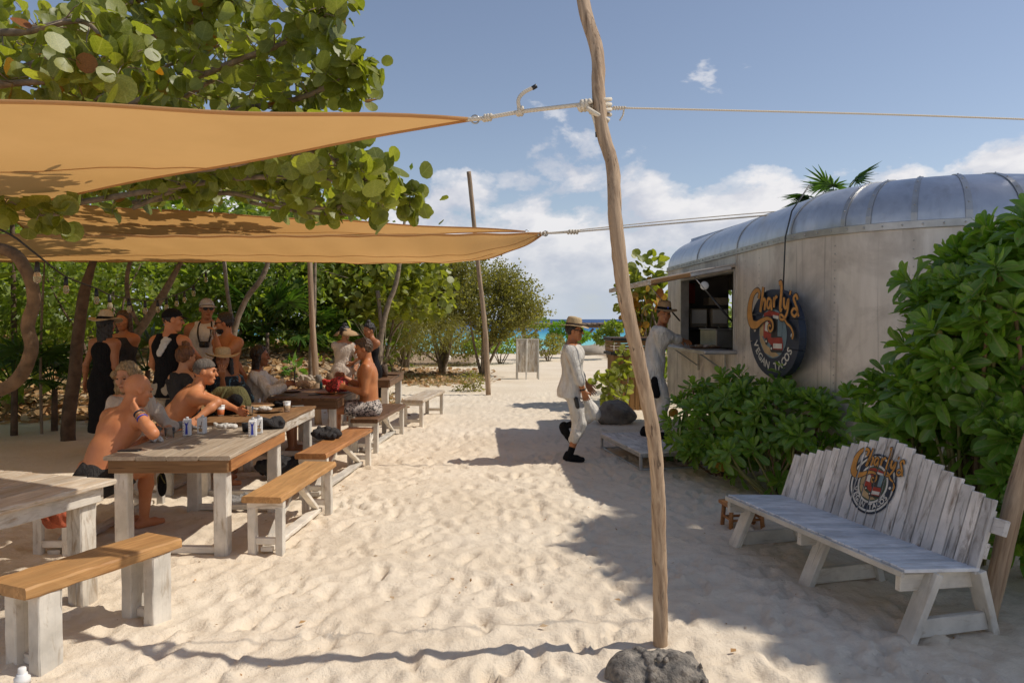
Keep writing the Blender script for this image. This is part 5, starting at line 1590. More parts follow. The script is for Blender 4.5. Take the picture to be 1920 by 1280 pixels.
shrub('lime_shrub', 'green shrub above the pergola right of the walking man', 'shrub', P(1140, 690, 33), [lob(1135, 632, 32, .5, .5, .28), lob(1150, 615, 32, .4, .5, .25)], 700, LS, M['wood_leaf'], 0.2, 34, 'shrubs at the top of the beach', 0.03, 5)
shrub('olive_scrub', 'low olive scrub closing the clearing before the sea, left of the crooked pole', 'shrub', P(830, 668, 29), [lob(800, 645, 29, 1.1, .7, .42), lob(860, 652, 28.5, .9, .6, .3), lob(750, 640, 29, 1.2, .7, .5), lob(700, 640, 28, 1.2, .7, .5), lob(640, 635, 27, 1.3, .8, .6), lob(890, 640, 30, .6, .6, .32)], 7000, LS, M['olive_leaf'], 0.13, 35, 'shrubs at the top of the beach', 0.03, 8, clump=.2)
# sea grape by the far end of the trailer and vine on the bin
shrub('sea_grape_shrub', 'yellowing sea grape shrub at the far end of the trailer', 'shrub', (2.9, 14.9, 0), [lob(1215, 520, 15.2, .42, .4, .5), lob(1190, 560, 15.2, .35, .4, .4), lob(1225, 580, 15.5, .45, .4, .5), lob(1235, 620, 15.6, .4, .4, .4), lob(1205, 610, 15.4, .3, .3, .3)], 420, LR, M['grape_leaf'], 0.18, 41, None, 0.04, 7, split=120)
shrub('sea_grape_shrub', 'clump of yellow leaves on the shrub by the trailer end', 'shrub', (2.8, 14.7, 0), [lob(1195, 590, 14.9, .28, .3, .35), lob(1215, 555, 14.9, .3, .3, .3)], 46, LR, M['grape_yellow'], 0.17, 42, None, 0.02, 4)
shrub('trailing_vine', 'dark round-leaved vine creeping round the slatted bin', 'vine', (1.95, 13.3, 0), [lob(1165, 720, 13.6, .22, .25, .32), lob(1130, 715, 13.4, .2, .2, .10), lob(1150, 745, 13.3, .2, .2, .12), lob(1170, 680, 13.8, .15, .2, .25)], 150, LR, M['grape_leaf'], 0.13, 43, None, 0.015, 6, split=60)
# agave blade by the hatch
T = empty('agave', (2.3, 9.9, 0), 0, 'upright sword-leaved plant below the serving shelf', 'plant')
for k, (dx, h, lean) in enumerate(((0.0, 1.02, .10), (-0.12, .72, -.06), (0.10, .55, .16), (-0.2, .45, -.2), (0.02, .62, .02))):
    b = Vector((2.05 + dx, 9.0 + 0.06 * k, -0.03)); q = [b, b + Vector((lean * .3, 0, h * .5)), b + Vector((lean, 0, h))]
    V, F = [], []
    for i in range(7):
        t = i / 6; p = q[0].lerp(q[1], t * 2) if t < .5 else q[1].lerp(q[2], t * 2 - 1)
        w_ = 0.045 * (1 - t ** 2.2) + .002
        V += [p + Vector((-w_, 0, 0)), p + Vector((0, 0.018, 0)), p + Vector((w_, 0, 0))]
        if i: a = 3 * i; F += [(a-3, a-2, a+1, a), (a-2, a-1, a+2, a+1)]
    me = bpy.data.meshes.new('leaf'); me.from_pydata([tuple(v) for v in V], [], F); me.update()
    link('leaf', me, M['palm_leaf'], T, Matrix.Translation((-2.3, -9.9, 0)))

# ---- palmettos: fan fronds on stalks
def palmetto(label, base, n, reach, mat, seed, hgt=0.5, cat='palm', name='palmetto', group='palmettos in the wood'):
    r = random.Random(seed); T = empty(name, (0, 0, 0), 0, label, cat, group)
    b = Vector(base); hgt = max(0.15, hgt * .6 + b.z - gz(b.x, b.y)) if b.z < 1.5 and group else hgt; b.z = gz(b.x, b.y); stalks = []
    tube('trunk', [b + Vector((0, 0, -.1)), b + Vector((0.02, 0, hgt))], [0.05, 0.04], M['bark_dark'], T, 8, 0.1)
    for k in range(n):
        a = r.uniform(0, 2 * math.pi); el = r.uniform(-0.1, 1.25)
        d = Vector((math.cos(a) * math.cos(el), math.sin(a) * math.cos(el), math.sin(el)))
        s = b + Vector((0, 0, hgt)); e = s + d * reach * r.uniform(.45, .75)
        stalks.append(([s, s.lerp(e, .5) + Vector((0, 0, .03)), e], [.012, .009, .006]))
        ref = Vector((0, 0, 1)); side = d.cross(ref).normalized(); nr = side.cross(d).normalized()
        fw, up, sc_ = [], [], []
        m = 22
        for j in range(m):
            th = math.radians(-115 + 230 * j / (m - 1))
            fw.append(list(d * math.cos(th) + side * math.sin(th) - nr * 0.12)); up.append(list(nr + side * .5 * (1 if j % 2 else -1))); sc_.append(reach * r.uniform(.42, .58) * (1 - .15 * abs(th)))
        scatter('frond', LB, np.array([list(e)] * m), rot_frames(np.array(fw), np.array(up)), np.array(sc_), mat, T, smooth=False)
    tag(multi_tube('stalks', stalks, mat, T, 5))
    return T
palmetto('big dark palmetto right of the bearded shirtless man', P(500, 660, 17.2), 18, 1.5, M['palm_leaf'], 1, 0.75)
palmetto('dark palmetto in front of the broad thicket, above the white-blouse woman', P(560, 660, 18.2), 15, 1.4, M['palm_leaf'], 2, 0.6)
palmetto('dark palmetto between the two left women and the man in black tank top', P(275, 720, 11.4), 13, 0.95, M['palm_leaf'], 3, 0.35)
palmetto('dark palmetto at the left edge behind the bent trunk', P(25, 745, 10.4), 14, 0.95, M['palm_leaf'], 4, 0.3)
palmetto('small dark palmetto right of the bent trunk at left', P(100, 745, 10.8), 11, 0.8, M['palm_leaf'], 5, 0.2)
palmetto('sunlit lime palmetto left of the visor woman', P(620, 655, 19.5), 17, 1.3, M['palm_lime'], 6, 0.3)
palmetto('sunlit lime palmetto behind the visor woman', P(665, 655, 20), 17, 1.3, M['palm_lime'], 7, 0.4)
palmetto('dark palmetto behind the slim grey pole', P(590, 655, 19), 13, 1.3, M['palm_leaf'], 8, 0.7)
palmetto('spiky palm showing over the trailer roof', (4.75, 11.0, 0), 18, 0.72, M['palm_leaf'], 9, 3.32, group=None)

# ---- trunks in the wood
def wood_trunk(label, pts, rad, mat='bark', forks=()):
    pts = [Vector((pts[0].x, pts[0].y, gz(pts[0].x, pts[0].y) - .15))] + ([p for p in pts if p.z > gz(pts[0].x, pts[0].y) + .1])
    if pts[-1].y > 12: pts = pts + [pts[-1] + (pts[-1] - pts[-2]).normalized() * 0.6 + Vector((0, 0, .9))]
    T = empty('wood_trunk', pts[0], 0, label, 'tree trunk', 'bare trunks in the wood')
    off = Vector(pts[0])
    q = spline([Vector(p) - off for p in pts], 6)
    tube('trunk', q, [rad * (1 - .35 * i / len(q) - .45 * max(0, i / len(q) - .75) * 3) for i in range(len(q))], M[mat], T, 10, 0.05)
    for fpts, fr in forks: tube('limb', [p for p in spline([Vector(p) - off for p in fpts], 5)], fr, M[mat], T, 8, 0.07)
wood_trunk('thick dark trunk left of the women at far left', [P(128, 790, 9.9), P(140, 700, 9.9), P(148, 620, 9.9), P(160, 540, 9.9), P(182, 470, 9.9)], 0.095, 'bark_dark')
wood_trunk('pale leaning trunk rising to the right behind the man in black tank top', [P(228, 760, 11), P(240, 660, 11), P(275, 600, 11), P(310, 545, 11), P(345, 480, 11)], 0.075, 'bark', [([P(262, 615, 11), P(243, 570, 11), P(238, 520, 11), P(250, 470, 11)], 0.032)])
wood_trunk('thin straight trunk at the far left edge', [P(28, 800, 12.5), P(27, 650, 12.5), P(24, 480, 12.5)], 0.05, 'bark_dark')
wood_trunk('thin pale stake beside the bent trunk at left', [P(76, 700, 10.5), P(78, 600, 10.5), P(84, 480, 10.5)], 0.022, 'bark')
wood_trunk('pale forked trunk just right of the bearded man', [P(432, 720, 13.2), P(440, 620, 13.2), P(462, 560, 13.2), P(500, 500, 13.2)], 0.06, 'bark', [([P(440, 620, 13.2), P(428, 560, 13.2), P(420, 490, 13.2)], 0.035)])
wood_trunk('pale trunk beside the slim grey pole', [P(583, 720, 15.4), P(583, 660, 15.4), P(588, 600, 15.4)], 0.055, 'bark')
wood_trunk('pale trunk under the bright sea grape', [P(711, 672, 18), P(716, 620, 18), P(728, 570, 18), P(745, 520, 18)], 0.08, 'bark', [([P(716, 620, 18), P(712, 580, 18), P(708, 545, 18)], 0.05)])

# ---- the wood behind: one mass
def thicket():
    r = np.random.default_rng(77)
    n = 17000
    x = r.uniform(-15, -3.2, n); y = r.uniform(14.6, 21, n); z = r.random(n) ** 0.8 * 5.2
    # clumps
    nc = 620
    cx = r.uniform(-17, -2.6, nc); cy = r.uniform(16.8, 23, nc); cz = r.uniform(0.2, 5.0, nc)
    ok = (cx < -2.9 - 0.10 * (cy - 14.6)); cx, cy, cz = cx[ok], cy[ok], cz[ok]
    # low gap that lets light and the ground show
    ok = ~((cz < 0.9) & (cy < 20.0) & (cx > -9)); cx, cy, cz = cx[ok], cy[ok], cz[ok]
    k = r.integers(0, len(cx), n)
    p = np.stack([cx[k], cy[k], cz[k]], -1) + r.normal(size=(n, 3)) * np.array([.42, .42, .30])
    p[:, 2] = np.maximum(p[:, 2], 0.12)
    fw = rnd_unit(n, r) + np.array([0, 0, -.15]); up = rnd_unit(n, r) + np.array([.2, -.2, .5])
    o = scatter('thicket', LS, p, rot_frames(fw, up), r.uniform(.11, .24, n), M['wood_leaf'])
    tag(o, 'dense leafy thicket of the wood behind the people', 'thicket', kind='stuff')
    n = 8000
    x = r.uniform(-34, -4.5, n); y = r.uniform(20.5, 27, n); z = r.random(n) * 6.0
    keep = x < -4.5 - 0.22 * (y - 20)
    p = np.stack([x, y, z], -1)[keep]; n = len(p)
    o = scatter('thicket', LS, p, rot_frames(rnd_unit(n, r), rnd_unit(n, r) + np.array([.2, -.2, .5])), r.uniform(.4, .75, n), M['wood_leaf'])
    tag(o, 'deep wood closing the view far behind the thicket', 'thicket', kind='stuff')
    n = 5200
    x = r.uniform(-14, -8.0, n); y = r.uniform(6, 15, n); z = r.random(n) * 5.5
    p = np.stack([x, y, z], -1)
    o = scatter('thicket', LS, p, rot_frames(rnd_unit(n, r), rnd_unit(n, r) + np.array([.2, -.2, .5])), r.uniform(.2, .4, n), M['wood_leaf'])
    tag(o, 'leafy wood edge running out past the left of the frame', 'thicket', kind='stuff')
    tw = []
    rr = random.Random(9)
    for k in range(150):
        a = Vector((rr.uniform(-13, -4.6), rr.uniform(17.5, 21.5), rr.uniform(1.0, 3.6)))
        d = Vector((rr.uniform(-1, 1), rr.uniform(-.4, .4), rr.uniform(-.2, .9))).normalized() * rr.uniform(.7, 2.0)
        tw.append(([a, a + d * .5 + Vector((0, 0, rr.uniform(-.12, .12))), a + d], [.022, .016, .006]))
    tag(multi_tube('tangled_branches', tw, M['bark'], None, 5), 'tangle of bare pale branches in the thicket', 'branches', kind='stuff')
thicket()
def back_hedge():
    r = np.random.default_rng(78)
    n = 6000
    p = np.stack([r.uniform(5.2, 10, n), r.uniform(5, 24, n), r.random(n) * 2.5], -1)
    a = np.stack([r.uniform(2.7, 6.5, 1500), r.uniform(15.6, 18, 1500), r.random(1500) * 2.0], -1)
    p = np.concatenate([p, a]); n = len(p)
    o = scatter('back_hedge', LS, p, rot_frames(rnd_unit(n, r), rnd_unit(n, r) + np.array([.2, -.2, .6])), r.uniform(.15, .3, n), M['wood_leaf'])
    tag(o, 'green hedge behind the trailer', 'hedge', kind='stuff')
back_hedge()

# ---- leaf litter and grass
def litter():
    r = np.random.default_rng(12)
    n = 26000
    x = r.uniform(-14, 0.5, n); y = 11 + r.random(n) ** 1.3 * 15
    k = r.random(n) < soil(x, y) * 0.9
    x, y = x[k], y[k]; n = len(x)
    z = terrain(x, y) + r.uniform(0.005, 0.05, n)
    fw = np.stack([r.normal(size=n), r.normal(size=n), r.normal(size=n) * .35], -1); up = np.stack([r.normal(size=n) * .45, r.normal(size=n) * .45 - .2, np.ones(n)], -1)
    o = scatter('leaf_litter', LR2, np.stack([x, y, z], -1), rot_frames(fw, up), r.uniform(.06, .15, n), M['litter'])
    tag(o, 'brown fallen leaves carpeting the ground under the trees', 'leaf litter', kind='stuff')
    # a few blown leaves out on the open sand
    xs = []
    for k, (u, v) in enumerate(((640, 916), (738, 1135), (900, 1010), (1165, 1140), (1000, 870), (850, 1100), (1370, 1240), (560, 1180), (700, 1050), (1010, 1190))):
        Y = 1.75 * FPX / (v - 598); p = P(u, v, Y)
        R_ = rot_frames(np.array([[random.uniform(-1, 1), random.uniform(-1, 1), .1]]), np.array([[.1, -.2, 1.0]]))
        me = leaf_mesh('fallen_leaf', LS, M['litter'])
        o = bpy.data.objects.new('fallen_leaf', me); COL.objects.link(o)
        s = random.uniform(.035, .06)
        o.matrix_world = Matrix([[*(R_[0][i] * s), (p.x, p.y, gz(p.x, p.y) + 0.02)[i]] for i in range(3)] + [[0, 0, 0, 1]])
        tag(o, 'small dry brown leaf on the sand ' + ('beside the long honey-coloured bench', 'right of the short honey bench', 'in the middle of the path', 'left of the driftwood pole foot', 'at the left tip of the walking man\'s shadow', 'midway between driftwood pole and short honey bench', 'right of the carved stone head', 'close to the short honey bench legs', 'ahead of the long honey bench', 'left of the carved stone head')[k], 'leaf', 'dry leaves on the sand')
    n = 700
    x = r.uniform(-3.5, 3.5, n); y = 2.8 + r.random(n) ** 1.4 * 10
    fw = np.stack([r.normal(size=n), r.normal(size=n), r.normal(size=n) * .2], -1); up = np.stack([r.normal(size=n) * .3, r.normal(size=n) * .3, np.ones(n)], -1)
    o = scatter('sand_debris', LS, np.stack([x, y, terrain(x, y) + .006], -1), rot_frames(fw, up), r.uniform(.008, .03, n), M['litter'])
    tag(o, 'tiny scraps of dry leaf and twig scattered over the sand', 'debris', kind='stuff')
    n = 15000
    x = r.uniform(-7, 0.6, n); y = r.uniform(14.5, 29, n)
    nz = vnoise(x * .9, y * .6, 21)
    k = (soil(x, y) > .2) & (nz > -0.05) & (x + 0.2 * (y - 14) > -3.0)
    x, y = x[k], y[k]; n = len(x)
    fw = np.stack([r.normal(size=n) * .5, r.normal(size=n) * .5, np.ones(n)], -1)
    o = scatter('grass', LB, np.stack([x, y, terrain(x, y)], -1), rot_frames(fw, rnd_unit(n, r)), r.uniform(.05, .14, n), M['grass'], smooth=False)
    tag(o, 'thin dry grass on the sandy clearing', 'grass', kind='stuff')
litter()
shrub('small_weed', 'small leafy weed at the foot of the thin crooked pole', 'plant', P(885, 735, 18), [lob(885, 712, 18, .28, .25, .2), lob(880, 728, 18, .4, .3, .08)], 420, LS, M['olive_leaf'], 0.07, 51, None, 0.012, 7)
shrub('small_weed', 'young green seedling in the leaf litter behind the dark table', 'plant', P(548, 712, 15.5), [lob(550, 690, 15.5, .16, .15, .16)], 26, LS, M['lime_leaf'], 0.2, 52, None, 0.012, 4)
T = empty('potted_twigs', (-2.35, 12.9, .752), 0, 'dry bare twigs in dark jars on the farthest table', 'plant')
tw = []
for k in range(14):
    d = Vector((random.uniform(-.35, .6), random.uniform(-.2, .3), random.uniform(.35, .95)))
    tw.append(([Vector((0.05, 0, 0.12)), d * .5 + Vector((0.05, 0, .14)), d + Vector((random.uniform(-.1, .1), 0, .12))], [.005, .004, .002]))
multi_tube('twig', tw, M['twig'], T, 4)
for dx, h, mt in ((0.0, .17, 'rock'), (0.14, .22, 'bark_dark'), (-0.15, .15, 'bark')):
    lathe('jar', [(0.0001, 0), (0.055, 0), (0.065, h * .5), (0.05, h), (0.044, h), (0.05, h * .5), (0.0001, 0.01)], M[mt], T, 12, (dx, 0, 0))

# ---- glossy bushes in front of the trailer
def in_trailer(p, pad=0.03):
    c, s = math.cos(TR_RZ), math.sin(TR_RZ)
    dx, dy = p[0] - TR_O.x, p[1] - TR_O.y
    lx, ly = dx * c + dy * s, -dx * s + dy * c
    if not (-pad < lx < TR_W + pad and -pad < ly < TR_L + pad): return False
    if p[2] > Z1 + 0.5: return False
    if lx < TR_R1 and ly < TR_R1: return (lx - TR_R1) ** 2 + (ly - TR_R1) ** 2 < (TR_R1 + pad) ** 2
    return True

def in_bench(p):
    e1 = Vector((-0.256, 0.967)).normalized(); d = Vector((p[0] - 2.107, p[1] - 3.96))
    a = d.dot(e1); b = d.dot(Vector((e1.y, -e1.x)))
    return -0.15 < a < 1.95 and -0.5 < b < 0.66 + 0.2 * p[2] and p[2] < 1.05

def glossy_bush(label, base, lobes, nros, seed, leaf=0.165, limit=300, group='glossy bushes by the trailer', flowers=0, yellow=3):
    r = random.Random(seed); rn = np.random.default_rng(seed)
    T = empty('glossy_bush', (0, 0, 0), 0, label, 'bush', group)
    pos, fw, up, sc, stems = [], [], [], [], []
    fl = []
    bases = [Vector(b) for b in base]
    made = 0; tries = 0
    while made < nros and tries < nros * 6:
        tries += 1
        c, rd = r.choices(lobes, weights=[l[1][0] * l[1][1] + l[1][2] * l[1][0] for l in lobes])[0]
        d = Vector((r.gauss(0, 1), r.gauss(0, 1), r.gauss(0.25, 1))).normalized()
        q = r.uniform(0.55, 1.0)
        p = Vector(c) + Vector((d.x * rd[0], d.y * rd[1], d.z * rd[2])) * q
        if p.z < 0.12 or in_trailer(p, 0.06) or in_bench(p): continue
        made += 1
        ax = (d + Vector((-0.15, -0.35, 0.9)) + Vector((r.uniform(-.4, .4), r.uniform(-.4, .4), 0))).normalized()
        ref = Vector((0, 0, 1)) if abs(ax.z) < .9 else Vector((1, 0, 0))
        s1 = ax.cross(ref).normalized(); s2 = ax.cross(s1)
        n = r.randint(12, 18); sz = leaf * r.uniform(.75, 1.15)
        for i in range(n):
            t = i / (n - 1)                       # 0 outer .. 1 inner
            a = i * 2.399 + r.uniform(-.2, .2)
            el = math.radians(r.uniform(-8, 12) + 68 * t)
            rad = s1 * math.cos(a) + s2 * math.sin(a)
            dd = rad * math.cos(el) + ax * math.sin(el)
            nn = ax * math.cos(el) - rad * math.sin(el)
            pp = p + ax * (0.07 * t * sz / .165) + dd * 0.012
            tip = pp + dd * sz
            if in_trailer(tip, 0.0) or in_bench(tip): continue
            pos.append(list(pp)); fw.append(list(dd)); up.append(list(nn + Vector((r.uniform(-.25, .25), r.uniform(-.25, .25), 0)))); sc.append(sz * (1.12 - .55 * t) * r.uniform(.85, 1.1))
        b = min(bases, key=lambda k: (k.xy - p.xy).length)
        m = b.lerp(p, .6); m.z = b.z + (p.z - b.z) * .5; m += Vector((r.uniform(-.08, .08), r.uniform(-.08, .08), 0))
        if r.random() < .28: stems.append((spline([b + Vector((r.uniform(-.08, .08), r.uniform(-.08, .08), -.05)), m, p - ax * .05, p], 4), r.uniform(.009, .016)))
        if flowers and r.random() < flowers: fl.append(p + ax * .05 + s1 * .03)
    for k, (q, rad) in enumerate(stems):
        tube('stem', q, [rad * (1.2 - .6 * i / len(q)) for i in range(len(q))], M['bark_tan'] if k % 3 == 0 else M['green_stem'], T, 6, 0.06)
    split_leaves(T, LO, M['bush_leaf'], np.array(pos), rot_frames(np.array(fw), np.array(up)), np.array(sc), limit)
    for k, p in enumerate(fl):
        fp = np.array([list(p)] * 14) + rn.normal(size=(14, 3)) * .028
        scatter('blossom', LS, fp, rot_frames(rnd_unit(14, rn), rnd_unit(14, rn)), rn.uniform(.015, .024, 14), M['cloth_cream'], T)
    idx = rn.choice(len(pos), yellow, replace=False)
    A = np.array(pos)[idx] + np.array([0, -.03, -.08])
    leaf_objects(T, leaf_mesh('yellow_leaf', LR, M['grape_yellow']), A, rot_frames(rnd_unit(yellow, rn), np.array([[.2, -1, .3]] * yellow)), rn.uniform(.08, .12, yellow), 'yellow_leaf')
    return T

glossy_bush('low glossy green bush below the round sign, between hatch and bench', [(2.35, 8.2, 0), (2.6, 7.4, 0), (2.75, 6.9, 0)],
            [lob(1310, 798, 8.4, .36, .36, .44), lob(1390, 786, 8.1, .36, .4, .48), lob(1470, 792, 7.6, .38, .4, .48), lob(1520, 815, 7.2, .28, .33, .40), lob(1420, 850, 7.6, .40, .35, .36), lob(1340, 840, 8.2, .35, .3, .3), lob(1570, 860, 6.8, .2, .25, .26)], 170, 61, 0.17)
glossy_bush('tall glossy green bush behind the bench, covering the trailer corner', [(2.95, 5.7, 0), (3.3, 5.3, 0), (3.6, 5.0, 0)],
            [lob(1690, 800, 5.75, .36, .3, .26), lob(1790, 630, 5.5, .34, .4, .34), lob(1870, 570, 5.35, .44, .45, .46), lob(1935, 490, 5.3, .40, .4, .34), lob(1650, 760, 6.05, .24, .2, .22), lob(1840, 740, 5.3, .40, .35, .36), lob(1760, 525, 5.75, .26, .3, .13), lob(1900, 880, 5.0, .30, .3, .36), lob(1790, 690, 5.6, .35, .3, .3), lob(1850, 660, 5.2, .45, .35, .45), lob(1740, 760, 5.5, .32, .25, .3), lob(1900, 770, 5.1, .35, .3, .4), lob(1920, 560, 5.0, .35, .3, .5)], 290, 62, 0.21, flowers=0.10)
glossy_bush('low glossy bush at the right edge behind the leaning pole', [(3.7, 4.8, 0)], [((3.6, 4.75, .5), (.38, .35, .5)), ((3.9, 4.4, .6), (.4, .4, .6)), ((4.1, 4.0, .8), (.5, .5, .8))], 70, 63, 0.18, limit=60, yellow=2)
shrub('shade_tree', 'unseen tall tree past the right edge, its crown placed to shade the white bench', 'tree', (10.9, 5.6, 0), [((10.35, 5.35, 9.0), (1.45, 1.5, .9)), ((9.6, 6.0, 9.0), (1.3, 1.5, .8)), ((10.8, 4.9, 9.0), (1.1, 1.25, .8)), ((10.1, 4.75, 9.1), (1.0, 1.05, .7)), ((10.9, 5.9, 9.2), (1.2, 1.2, .8))], 5200, LO, M['bush_leaf'], 0.40, 91, None, 0.16, 6, upk=1.6)  # unseen tree, crown set up the sun's path to cast the bench's shade
# ------------------------------------------------------------------ people: one continuous skin grown from a signed distance field
def nv(a):
    a = np.asarray(a, float); return a / max(np.linalg.norm(a), 1e-9)

class Prim:
    __slots__ = ('t', 'a', 'b', 'ra', 'rb', 'k', 'fd', 'fs', 'R', 'r', 'tag')
def cone(tag_, a, b, ra, rb, k=0.03, fd=None, fs=1.0):
    p = Prim(); p.t = 'c'; p.a = np.array(a, float); p.b = np.array(b, float); p.ra = ra; p.rb = rb; p.k = k; p.fd = None if fd is None else np.array(fd, float); p.fs = fs; p.tag = tag_
    return p
def ell(tag_, c, r, R, k=0.03):
    p = Prim(); p.t = 'e'; p.a = np.array(c, float); p.r = np.array(r, float); p.R = np.array(R, float); p.k = k; p.tag = tag_; p.b = p.a
    return p

def sdf_mesh(prims, h, inflate=0.0, clips=(), noise=None, pad=0.04):
    lo, hi = np.full(3, 1e9), np.full(3, -1e9)
    for p in prims:
        R = (max(p.ra, p.rb) if p.t == 'c' else p.r.max()) + inflate + pad
        lo = np.minimum(lo, np.minimum(p.a, p.b) - R); hi = np.maximum(hi, np.maximum(p.a, p.b) + R)
    n = np.ceil((hi - lo) / h).astype(int) + 1
    ax = [lo[i] + h * np.arange(n[i]) for i in range(3)]
    F = np.full(n, 0.08, np.float32)
    for p in prims:
        R = (max(p.ra, p.rb) if p.t == 'c' else p.r.max()) + inflate + max(pad, p.k)
        mn, mx = np.minimum(p.a, p.b) - R, np.maximum(p.a, p.b) + R
        s = [slice(max(0, int((mn[i] - lo[i]) / h)), min(n[i], int((mx[i] - lo[i]) / h) + 2)) for i in range(3)]
        X, Y, Z = np.meshgrid(ax[0][s[0]], ax[1][s[1]], ax[2][s[2]], indexing='ij', sparse=True)
        if p.t == 'c':
            ba = p.b - p.a; L2 = max(ba @ ba, 1e-9)
            dx, dy, dz = X - p.a[0], Y - p.a[1], Z - p.a[2]
            t = np.clip((dx * ba[0] + dy * ba[1] + dz * ba[2]) / L2, 0, 1)
            vx, vy, vz = dx - t * ba[0], dy - t * ba[1], dz - t * ba[2]
            q = vx * vx + vy * vy + vz * vz
            if p.fd is not None:
                w_ = vx * p.fd[0] + vy * p.fd[1] + vz * p.fd[2]
                q = q + (p.fs ** 2 - 1) * w_ * w_
            d = np.sqrt(q) - (p.ra + t * (p.rb - p.ra)) - inflate
        else:
            dx, dy, dz = X - p.a[0], Y - p.a[1], Z - p.a[2]
            r = p.r + inflate
            q = 0
            for i in range(3):
                w_ = (dx * p.R[0, i] + dy * p.R[1, i] + dz * p.R[2, i]) / r[i]
                q = q + w_ * w_
            d = (np.sqrt(q) - 1) * r.min()
        A = F[s[0], s[1], s[2]]
        hh = np.maximum(p.k - np.abs(A - d), 0) / p.k
        F[s[0], s[1], s[2]] = np.minimum(A, d) - hh * hh * p.k * 0.25
    G = None
    if noise is not None or clips:
        G = np.meshgrid(*ax, indexing='ij', sparse=True)
    if noise is not None: F = F + noise(*G).astype(np.float32)
    for pt, nn in clips:
        nn = nv(nn); F = np.maximum(F, ((G[0] - pt[0]) * nn[0] + (G[1] - pt[1]) * nn[1] + (G[2] - pt[2]) * nn[2]).astype(np.float32))
    F[0], F[-1] = 1, 1; F[:, 0], F[:, -1] = 1, 1; F[:, :, 0], F[:, :, -1] = 1, 1
    S = F < 0
    c8 = [(i, j, k) for i in (0, 1) for j in (0, 1) for k in (0, 1)]
    m = np.array(n) - 1
    cnt = np.zeros(m, np.int8)
    for i, j, k in c8: cnt += S[i:i+m[0], j:j+m[1], k:k+m[2]]
    act = (cnt > 0) & (cnt < 8)
    I = np.argwhere(act)
    if len(I) == 0: return np.zeros((0, 3)), np.zeros((0, 4), int)
    vid = np.full(m, -1, np.int64); vid[act] = np.arange(len(I))
    val = {c: F[I[:, 0] + c[0], I[:, 1] + c[1], I[:, 2] + c[2]] for c in c8}
    acc = np.zeros((len(I), 3)); w_ = np.zeros(len(I))
    for a in c8:
        for d in range(3):
            if a[d]: continue
            b = list(a); b[d] = 1; b = tuple(b)
            fa, fb = val[a], val[b]; cr = (fa < 0) != (fb < 0)
            t = np.where(cr, fa / np.where(cr, fa - fb, 1), 0)
            for e in range(3): acc[:, e] += np.where(cr, a[e] + (t if e == d else 0), 0)
            w_ += cr
    V = lo + (I + acc / w_[:, None]) * h
    Q = []
    for d in range(3):
        e, f = (d + 1) % 3, (d + 2) % 3
        sl0 = [slice(1, None)] * 3; sl1 = [slice(1, None)] * 3
        A = np.moveaxis(S, [d, e, f], [0, 1, 2]); Vd = np.moveaxis(vid, [d, e, f], [0, 1, 2])
        x0 = A[:-1, 1:-1, 1:-1]; x1 = A[1:, 1:-1, 1:-1]
        ch = np.argwhere(x0 != x1)
        if len(ch) == 0: continue
        i, j, k = ch[:, 0], ch[:, 1] + 1, ch[:, 2] + 1
        q = np.stack([Vd[i, j-1, k-1], Vd[i, j, k-1], Vd[i, j, k], Vd[i, j-1, k]], -1)
        fl = ~x0[ch[:, 0], ch[:, 1], ch[:, 2]]
        q[fl] = q[fl][:, ::-1]
        Q.append(q)
    return V, np.concatenate(Q)

def merge(parts):
    V, F, o = [], [], 0
    for v, f in parts:
        if len(v) == 0: continue
        V.append(v); F.append(f + o); o += len(v)
    return np.concatenate(V), np.concatenate(F)

def ik(a, tgt, l1, l2, hint):
    a, tgt, hint = map(lambda q: np.asarray(q, float), (a, tgt, hint))
    d = tgt - a; L = np.linalg.norm(d); Lc = min(max(L, abs(l1 - l2) + .01), (l1 + l2) * 0.995)
    u = d / max(L, 1e-6); tgt = a + u * Lc
    x = (l1 * l1 - l2 * l2 + Lc * Lc) / (2 * Lc); hgt = math.sqrt(max(l1 * l1 - x * x, 0))
    pv = hint - a; pv = pv - u * (pv @ u); pv = nv(pv)
    return a + u * x + pv * hgt, tgt

def hand_prims(w_, d, nrm, s, side, curl=0.5, spread=0.12):
    """wrist, direction of the hand, palm normal; returns cones: a palm, four fingers, a thumb"""
    d = nv(d); nrm = nv(nrm - d * (nrm @ d)); x = np.cross(d, nrm) * side         # towards the thumb
    P_ = []
    kn = []
    for i, (off, ln) in enumerate(((0.030, 1.0), (0.010, 1.08), (-0.010, 1.02), (-0.029, 0.82))):
        k = w_ + d * (0.085 - 0.004 * abs(i - 1)) * s + x * off * s
        kn.append((k, ln, off))
        P_.append(cone('hand', w_ + x * off * 0.55 * s, k, 0.015 * s, 0.0125 * s, 0.016))
    for k, ln, off in kn:
        a = k; dd = nv(d + x * spread * off / 0.03)
        for j, (L, r0, r1) in enumerate(((0.040, .0098, .0090), (0.026, .0090, .0082), (0.020, .0082, .0070))):
            ang = curl * (0.55 if j == 0 else 0.95)
            dd = nv(dd * math.cos(ang) + nrm * math.sin(ang))
            b = a + dd * L * ln * s
            P_.append(cone('hand', a, b, r0 * s, r1 * s, 0.004)); a = b
            nrm_l = nrm
    t0 = w_ + d * 0.022 * s + x * 0.022 * s
    t1 = t0 + nv(d * 0.62 + x * 0.72 + nrm * 0.30) * 0.045 * s; t2 = t1 + nv(d * 0.85 + x * 0.25 + nrm * (0.3 + curl * .4)) * 0.032 * s; t3 = t2 + nv(d * 0.8 + nrm * (0.35 + curl * .5)) * 0.024 * s
    P_ += [cone('hand', t0, t1, .014 * s, .0115 * s, .01), cone('hand', t1, t2, .011 * s, .0095 * s, .004), cone('hand', t2, t3, .0095 * s, .008 * s, .004)]
    return P_

